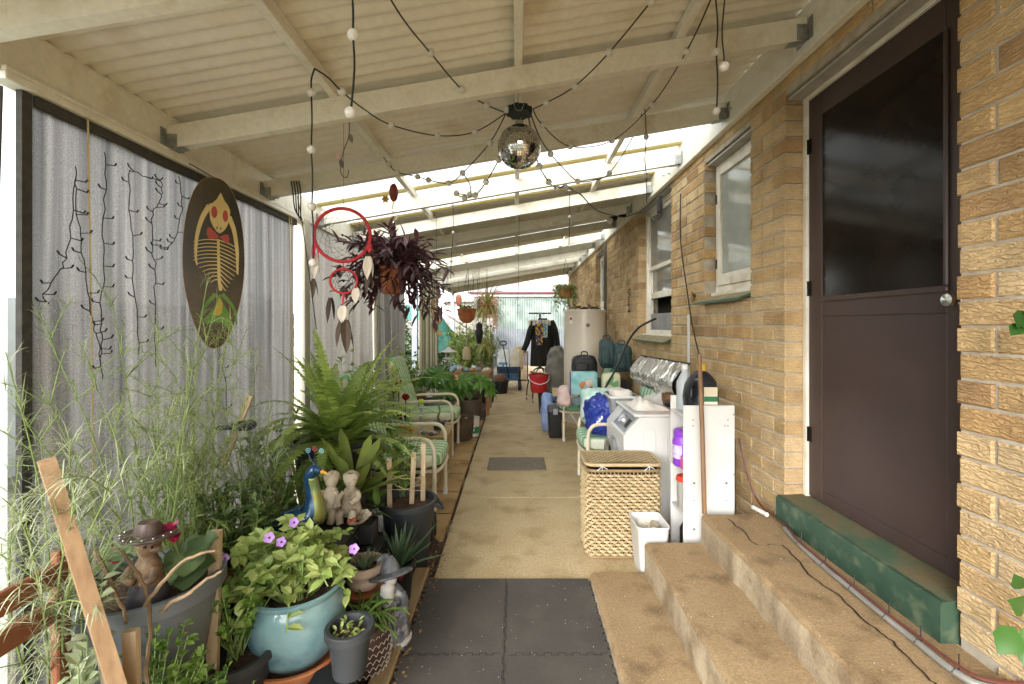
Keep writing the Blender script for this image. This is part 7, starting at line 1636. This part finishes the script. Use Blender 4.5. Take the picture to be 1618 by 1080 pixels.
festoon('low festoon swag left of the mirror ball', [(606,248,3.0), (615,260,3.0), (628,272,2.95), (660,279,2.9), (677,284,2.85), (709,289,2.8), (731,273,2.7), (774,225,2.5), HB], [(615,260,3.0), (628,272,2.95), (660,279,2.9), (677,284,2.85), (709,289,2.8), (731,273,2.7), (774,225,2.5)])
festoon('small looped strand under the low left swag', [(731,273,2.7), (742,290,2.75), (742,307,2.75), (720,305,2.8), (734,312,2.8), (751,308,2.7), (768,287,2.6), (788,252,2.5), (812,200,2.45)], [(742,307,2.75), (721,305,2.8), (734,312,2.8), (751,308,2.7), (768,287,2.6), (788,252,2.5)])
festoon('festoon swag right of the mirror ball to the right batten', [(838,178,2.45), (852,215,2.5), (870,243,2.6), (890,265,2.7), (913,286,2.8), (940,284,2.9), (963,273,3.0), (995,225,3.1), (1014,180,3.1)], [(870,243,2.6), (913,286,2.8), (963,273,3.0)])
festoon('thin strand curling below the mirror ball on the right', [(835,185,2.45), (845,235,2.5), (852,262,2.5), (867,287,2.6), (880,297,2.7), (893,293,2.75), (905,299,2.85)], [(852,262,2.5), (867,287,2.6), (880,297,2.7), (893,295,2.75)])
festoon('strand of small bulbs hanging above the hanging pot', [(718,300,4.0), (716,325,4.0), (716,365,4.0), (713,410,4.0), (712,440,4.0)], [(716,325,4.0), (716,367,4.0), (713,412,4.0)], .013)
festoon('far strand of small bulbs hanging in mid roof', [(900,300,4.4), (900,340,4.4), (899,390,4.4)], [(900,300,4.4), (900,342,4.4), (899,388,4.4)], .013)
festoon('faint far strand of small bulbs above the potting bench', [(820,330,5.2), (820,380,5.2), (819,440,5.2), (818,500,5.2)], [(816,472,5.2), (819,482,5.2), (818,493,5.2)], .012, .002)
# cable to the flood lamp
t = thing('wall_lamp', 'black sensor lamp with bulb fixed under the wall plate', 'lamp', at(968, 345, 6.0)); a = at(985, 340, 5.9); b = at(966, 346, 5.9)
mb = MB(); mb.box(a+V((-.06,-.03,-.02)), a+V((.06,.03,.03)), .006); mb.build('base', M_blackp, t, smooth=0); mb = MB(); mb.tube([b+V((.06,0,.03)), b+V((.0,-.02,-.01))], [.035,.05], 12); mb.build('socket', M_blackp, t)
mb = MB(); mb.sphere(b+V((-.02,-.03,-.03)), .042, 14, 10); mb.build('bulb', M_whitep, t)
mb = MB(); mb.tube(smoothpath([at(883,295,2.9), at(915,305,3.6), at(945,333,4.6), at(985,342,5.6), at(1010,335,5.2), at(1022,338,4.6), at(1035,347,4.2), at(1045,340,4.1), at(1046,318,4.1)], 6), .0055, 6); mb.build('black_flex', M_blackp, label='black flex sagging from the festoon to the window corner', cat='cable')
mb = MB(); p = at(1042, 322, 4.05); mb.box(p+V((-.02,-.02,-.08)), p+V((.02,.02,.08)), .008); mb.build('power_adaptor', M_blackp, label='black power adaptor hanging at the tall window corner', cat='adaptor', smooth=0)
# ---- dreamcatcher
dc = thing('dreamcatcher', 'red hooped dreamcatcher with feathers hanging from a rafter', 'dreamcatcher', at(543, 370, 2.28)); YD = 2.28; M_redw = pm('red_wrap', '#a3242c', '#b8323a', sc=80, rough=.7); S_ = 720/YD; M_thr = pm('black_thread', '#201c1a', rough=.8)
def hoop(cx, cy, r_, n_, par):
    c = at(cx, cy, YD); r2 = r_/S_; mb = MB(); mb.tube([c+V((r2*math.cos(2*PI*k/40), .02*math.cos(2*PI*k/40), r2*math.sin(2*PI*k/40))) for k in range(41)], .0085 if r_ > 30 else .006, 8); h = mb.build('hoop', M_redw, par)
    mb = MB(); pr = [c+V((r2*math.cos(2*PI*k/n_), 0, r2*math.sin(2*PI*k/n_))) for k in range(n_)]
    for lv in range(5):
        nx = [(pr[k]+pr[(k+1) % n_])/2*.9+c*.1 for k in range(n_)]
        for k in range(n_): mb.tube([pr[k], nx[k], pr[(k+1) % n_]], .0008, 3)
        pr = nx
    mb.build('web', M_thr, h, kind='stuff'); mb = MB(); mb.sphere(c+V((0,0,0)), .006, 8, 6); mb.build('bead', M_thr, h)
hoop(541, 371, 42, 12, dc); hoop(543, 444, 19, 9, dc)
mb = MB(); mb.tube([at(543, 190, YD), at(543, 329, YD)], .001, 4); mb.build('thread', M_thr, dc); mb = MB(); mb.tube([at(542, 412, YD), at(543, 426, YD)], .003, 5); mb.build('link', M_redw, dc)
M_fw = leafm('white_feather', '#d2c6b6', '#e6ddd0', .3, .8); M_fd = leafm('dark_feather', '#332b25', '#5a4c40', .15, .8)
def feather(x, y, L, w, mt, tilt=0):
    mb = MB(); p = at(x, y, YD); mb.blade(p, V((tilt, -.15, -1)), L, w, 0, 8, fold=.2); mb.blade(p+V((.004,.004,0)), V((tilt+.12, .1, -1)), L*.9, w*.8, 0, 8, fold=.2); mb.build('feather', mt, dc)
for a_ in ((497,380,.12,.02,M_redw,0), (497,400,.13,.035,M_fw,.05), (495,440,.10,.025,M_fd,.05), (584,385,.05,.02,M_redw,0), (582,405,.12,.045,M_fw,.0), (583,430,.11,.03,M_fd,-.05), (543,465,.06,.012,M_redw,0), (542,483,.09,.045,M_fw,.0), (540,505,.14,.045,M_fd,-.12), (546,505,.17,.05,M_fd,.08), (522,470,.13,.03,M_fd,-.05), (563,455,.08,.04,M_fw,.0)): feather(*a_)
# hook ornaments near the rafter
t = thing('hook_ornament', 'wire hook with pink bird charms hanging from the near rafter', 'ornament', at(545, 240, 2.26)); mb = MB(); mb.tube(smoothpath([at(552,192,2.26), at(551,215,2.26), at(543,238,2.26), at(538,262,2.26), at(540,276,2.26), at(548,280,2.26), at(551,268,2.26)], 5), .002, 5); mb.build('hook', M_thr, t)
for (x, y, c) in ((534,240,'#b5908a'), (553,210,'#6d6560'), (538,250,'#4a4540')): mb = MB(); mb.leaf(at(x, y, 2.255), (.2,0,-1), .05, .025, up=(0,-1,0)); mb.build('charm', pm('charm'+c, c, rough=.6), t)
t = thing('seed_pod', 'red ribbed pod ornament with a yellow flower charm', 'ornament', at(622, 305, 3.0)); q = at(622, 304, 3.0); mb = MB(); mb.sphere(q, (.03,.03,.06), 12, 10); mb.build('pod', pm('red_pod', '#6e2a22', '#8a3a2c', sc=30, rough=.5), t)
mb = MB(); mb.tube([q+V((0,0,.055)), at(629,285,3.0)], .002, 4); mb.tube([q+V((0,0,-.06)), at(620,330,3.0)], .002, 4); mb.build('wire', M_thr, t)
mb = MB(); f = at(609, 314, 2.99)
for k in range(6): mb.leaf(f, (math.cos(k*1.05), 0, math.sin(k*1.05)), .03, .018, up=(0,-1,0))
mb.build('flower_charm', pm('brass_flower', '#a88a2c', rough=.5), t)
# ---- purple hanging plant
YP = 3.9; t = thing('purple_hanging_plant', 'large purple trailing plant in a hanging terracotta pot', 'hanging plant', at(622, 465, YP)); q = at(622, 464, YP); M_pur = leafm('purple_leaf', '#3a242a', '#6d4a4c', .25, .35); random.seed(211)
mb = MB(); mb.lathe([(.09,0), (.095,.01), (.115,.20), (.128,.205), (.128,.24), (.115,.24), (.11,.2), (0,.19)], q, 28); mb.build('pot', M_terra, t)
for k in range(4): a = 2*PI*k/4+.4; mb = MB(); mb.tube([q+V((.12*math.cos(a), .12*math.sin(a), .23)), q+V((0,0,.62))], .0025, 4); mb.build('hanger', M_chrome, t)
mb = MB(); z_ = q.z+.62; mb.tube(smoothpath([q+V((0,0,.62)), q+V((.03,0,.66)), q+V((.02,0,.71)), q+V((-.02,0,.71)), at(620,318,YP)], 5), .003, 5); mb.build('hook', M_chrome, t)
ml, ms_ = MB(), MB(); stems = []
for k in range(52):
    a = 2*PI*k*.618; r_ = rnd(.12,.52); zz = rnd(-.30,.34)-max(0, r_-.3)*.4; stems.append((a, r_, zz, .75))
tg = [(690,440), (700,455), (695,485), (685,500), (668,490), (705,430), (660,470), (650,490), (540,390), (545,455), (530,440), (560,480), (640,480), (590,372), (610,362), (640,375), (570,370), (650,400), (672,440), (590,490), (575,430)]
for k, s_ in enumerate(stems+tg+tg):
    b = q+V((rnd(-.09,.09), rnd(-.09,.09), .22))
    if len(s_) == 4: tip = b+V((s_[1]*math.cos(s_[0])*.78, s_[1]*math.sin(s_[0])*.6, s_[2]*.8))
    else: tip = at(s_[0]+rnd(-9,9), s_[1]+rnd(-9,9), YP+rnd(-.22,.22))
    P = smoothpath([b, b.lerp(tip,.45)+V((0,0,.10)), tip], 6); ms_.tube(P, .0035, 4)
    for j in range(13):
        u = (j+1)/13; x = u*(len(P)-1); i = min(int(x), len(P)-2); p = P[i].lerp(P[i+1], x-i); ax = (P[i+1]-P[i]).normalized(); d = (ax*.7+V((rnd(-1,1), rnd(-1,1), rnd(-.6,.8)))).normalized(); ml.blade(p, d, rnd(.09,.15), rnd(.03,.044), rnd(.1,.9), 3, shape=lambda t_: math.sin(PI*(.12+.88*t_))**.8 if t_ < 1 else 0, fold=.25)
ml.build('leaves', M_pur, t, smooth=0); ms_.build('stems', pm('purple_stem', '#4a3440', rough=.6), t)
# ring and shell string by the purple plant
t = thing('shell_mobile', 'string of tan shells hanging right of the purple plant', 'mobile', at(690, 490, 4.4)); random.seed(221)
mb = MB(); mb.tube([at(689,300,4.4), at(690,530,4.4)], .002, 4); mb.build('string', M_thr, t)
for k in range(9): mb = MB(); p = at(688+rnd(-8,8), 478+k*6, 4.4+rnd(-.03,.03)); mb.soft(p, (.022,.01,.03), .9, 10, 8); mb.build('shell', pm('tan_shell', '#a98a5e', '#c2a67c', sc=20, rough=.5), t)
t = thing('coral_charm', 'orange red glass charm hanging beside the far post', 'ornament', at(726, 468, 9)); mb = MB(); p = at(725, 474, 9.0); mb.soft(p, (.06,.02,.12), .8, 14, 10, .01, 8, -.2); mb.build('charm', pm('coral_glass', '#c2604a', '#d89a80', sc=6, rough=.3), t); mb = MB(); mb.tube([p+V((0,0,.1)), p+V((0,0,.42))], .003, 4); mb.build('wire', M_thr, t)
# far thin hanging hooks under the last rafters
for k, (x, y0_, y1_, Y) in enumerate(((739,425,460,7.9), (747,433,462,8.2), (754,440,470,8.4), (768,445,520,8.8), (706,415,452,7.0))):
    mb = MB(); P = [at(x, y0_, Y), at(x+1, (y0_+y1_)/2, Y), at(x, y1_, Y), at(x+3, y1_+4, Y), at(x+5, y1_, Y)]; mb.tube(smoothpath(P, 4), .005, 5); mb.build('wire_hook', M_thr, label=('thin wire hook hanging above the hanging bowl', 'thin wire hook second from the left at the far rafters', 'thin wire hook third from the left at the far rafters', 'long dark wire hook in front of the red brick wall', 'thin wire hook beside the purple plant')[k], cat='hook', group='wire hooks')
# black cord bundle on the third rafter
mb = MB()
for k in range(4): mb.tube(smoothpath([at(460+k*4,286,3.06), at(463+k*4,305,3.0), at(466+k*3,330+k*5,3.05), at(475,345,3.08)], 4), .004, 5)
mb.tube(smoothpath([at(470,310,3.05), at(478,355,3.06), at(484,400,3.06), at(500,520,3.05)], 5), .003, 5); mb.build('cord_bundle', M_blackp, label='black cords looped over the third rafter above the blind', cat='cord', kind=None)
# ---- skate deck with painted skeleton
DKc = at(339, 415, 2.31); bw, bh = .132, .435; tx = V((.8, .6, 0)); nz_ = V((.6, -.8, 0)); dk = thing('longboard_deck', 'black longboard deck painted with a cream skeleton and red bow tie', 'skateboard deck', DKc-V((0,0,bh)))
def D(u, v, o=0): return DKc+tx*(u*bw)+V((0,0,v*bh))+nz_*o       # u,v in -1..1 on the deck face
def outline(n_=48):
    P = []
    for k in range(n_):
        a = 2*PI*k/n_; c, s_ = math.cos(a), math.sin(a); v = math.copysign(abs(s_)**.9, s_); w = 1.0 if v > 0 else 1-.28*(-v)**1.6
        P.append((math.copysign(abs(c)**.85, c)*w, v))
    return P
mb = MB(); mb.prism([D(u, v, -.012) for u, v in outline()], nz_*.0115); mb.build('plywood', wood('ply_edge', '#8d6a34', '#a98448', 'z'), dk, smooth=0, fixn=True)
mb = MB(); mb.prism([D(u*.985, v*.993, -.0004) for u, v in outline()], nz_*.001); face_ = mb.build('grip_face', pm('deck_black_sheen', '#241e10', '#54462a', sc=4, rough=.3, spec=.3, stretch=(1,1,.5)), dk, smooth=0, fixn=True)  # olive gold patches paint a glossy sheen into the deck colour
M_bone = pm('bone_paint', '#b39b5a', '#c2ab6c', sc=9, rough=.45); M_rpaint = pm('red_paint', '#8f3322', '#a03d28', sc=12, rough=.45); M_gp = pm('green_paint', '#3f6a1e', '#5c7f2a', sc=9, rough=.45); M_yp = pm('yellow_paint', '#a8912c', rough=.45)
def pv(v): return 1-2*v
def poly(name, pts, mt, off=.0012):
    mb = MB(); mb.prism([D(u*2-1, pv(v), off) for u, v in pts], nz_*.0006); return mb.build(name, mt, face_, smooth=0, fixn=True)
# coordinates as fractions of the deck's width and height
poly('painted_skull', [(.60,.085), (.66,.13), (.72,.155), (.755,.185), (.75,.22), (.72,.265), (.68,.295), (.63,.315), (.58,.325), (.53,.315), (.47,.285), (.43,.25), (.42,.21), (.41,.16), (.46,.155), (.53,.13)], M_bone)
for (c_, w_) in (((.495,.205),.05), ((.675,.22),.045)): poly('painted_eye', [(c_[0]+w_*math.cos(2*PI*k/14), c_[1]+.035*math.sin(2*PI*k/14)) for k in range(14)], M_rpaint, .0022)
for c_ in ((.54,.295), (.60,.297)): poly('painted_nostril', [(c_[0]+.012*math.cos(2*PI*k/8), c_[1]+.008*math.sin(2*PI*k/8)) for k in range(8)], M_blackp, .0022)
poly('painted_bow', [(.57,.345), (.50,.318), (.43,.295), (.385,.30), (.375,.335), (.40,.36), (.47,.362), (.55,.355)], M_rpaint, .0022); poly('painted_bow', [(.58,.345), (.66,.33), (.72,.325), (.74,.345), (.735,.375), (.69,.38), (.62,.36)], M_rpaint, .0022)
def stroke(mb, P, w0, w1, off=.0014):
    P = smoothpath([V((u*2-1, pv(v), 0)) for u, v in P], 5); n_ = len(P); L_, R_ = [], []
    for i, p in enumerate(P):
        d = P[min(i+1, n_-1)]-P[max(i-1, 0)]; d = V((d.x*bw, d.y*bh, 0)).normalized(); w = w0+(w1-w0)*i/(n_-1); c = DKc+tx*(p.x*bw)+V((0,0,p.y*bh))+nz_*off; s_ = tx*(-d.y)+V((0,0,d.x)); L_.append(c+s_*w); R_.append(c-s_*w)
    mb.strip(L_, R_)
mb = MB(); stroke(mb, [(.42,.17), (.30,.25), (.22,.36), (.205,.47), (.225,.52)], .012, .003); mb.build('painted_arm', M_bone, face_, smooth=0); mb = MB(); stroke(mb, [(.73,.22), (.82,.30), (.87,.42), (.875,.52), (.88,.56)], .012, .003); mb.build('painted_arm', M_bone, face_, smooth=0)
mb = MB(); stroke(mb, [(.56,.36), (.565,.48), (.575,.6), (.60,.66)], .0055, .0075, .0018); mb.build('painted_spine', M_bone, face_, smooth=0)
for k in range(12):
    v0 = .365+k*.021; l = .40-.0*k if k < 6 else .40-(k-5)*.045
    mb = MB(); stroke(mb, [(.56,v0), (.56-l*.5,v0+.004), (.565-l,v0+.022)], .0032, .0012, .0016); mb.build('painted_rib', M_bone, face_, smooth=0)
    mb = MB(); stroke(mb, [(.57,v0), (.57+l*.45,v0+.018+.002*k), (.58+l*.8,v0+.045+.002*k)], .0032, .0012, .0016); mb.build('painted_rib', M_bone, face_, smooth=0)
poly('painted_tail', [(.58,.68), (.52,.74), (.42,.79), (.33,.83), (.36,.86), (.50,.84), (.62,.85), (.76,.90), (.80,.85), (.73,.79), (.65,.74)], M_gp); poly('painted_tail_stripe', [(.58,.70), (.52,.76), (.46,.80), (.56,.81), (.62,.79), (.63,.74)], M_yp, .0022)
mb = MB(); stroke(mb, [(.62,.68), (.75,.73), (.83,.78), (.86,.86)], .010, .004); mb.build('painted_fin', M_gp, face_, smooth=0); mb = MB(); stroke(mb, [(.52,.68), (.40,.73), (.30,.79), (.28,.83)], .010, .004); mb.build('painted_fin', M_gp, face_, smooth=0)
mb = MB(); mb.tube([D(0,.99), (XL+.03, DKc.y+.02, 2.30)], .003, 5); mb.build('hanging_cord', M_blackp, dk)
# ---- black fairy light strands on the grey blind
random.seed(231); M_fl = pm('black_flex', '#141414', rough=.6)
ST = [([(118,262), (113,330), (105,400), (90,430), (68,465), (75,480)], 'leftmost black fairy light strand on the grey blind'), ([(118,280), (124,340), (128,390), (135,440), (142,490), (150,520), (158,560), (160,600)], 'second black fairy light strand on the grey blind'),
      ([(165,240), (165,300), (164,370), (165,430), (160,480), (162,530), (158,565)], 'third black fairy light strand on the grey blind, starting highest'), ([(205,268), (207,330), (211,400), (212,450), (218,500), (219,560)], 'fourth black fairy light strand, starting with a loop'),
      ([(205,268), (230,278), (252,285), (258,300), (250,320), (243,330), (241,360), (240,400), (245,420), (243,455), (246,520), (247,580)], 'tangled black fairy light strand in the middle of the blind'), ([(283,278), (288,310), (285,340), (280,370), (272,385), (258,392), (247,385)], 'short black fairy light strand beside the longboard'),
      ([(345,552), (350,580), (357,610), (356,650)], 'single black cord hanging below the longboard')]
for P, lab_ in ST:
    P = [onx(x+rnd(-2,2), y, -1.685) for x, y in P]; P = smoothpath(P, 5)
    for p in P[1:-1]: p.y += rnd(-.006,.006); p.z += rnd(-.006,.006)
    mb = MB(); mb.tube(P, .0019, 5)
    t = thing('fairy_light_strand', lab_, 'string lights', P[0], 'black fairy light strands'); mb.build('wire', M_fl, t); mb = MB()
    for i in range(2, len(P)-1, 3):
        s_ = random.choice((-1,1)); e = P[i]+V((.006, s_*.035, rnd(-.006,.012))); mb.tube([P[i], P[i].lerp(e,.6), e], .0024, 4); mb.tube([e, e+V((.0, s_*.008, .012))], .003, 4)
    mb.build('twigs', M_fl, t, kind='stuff')
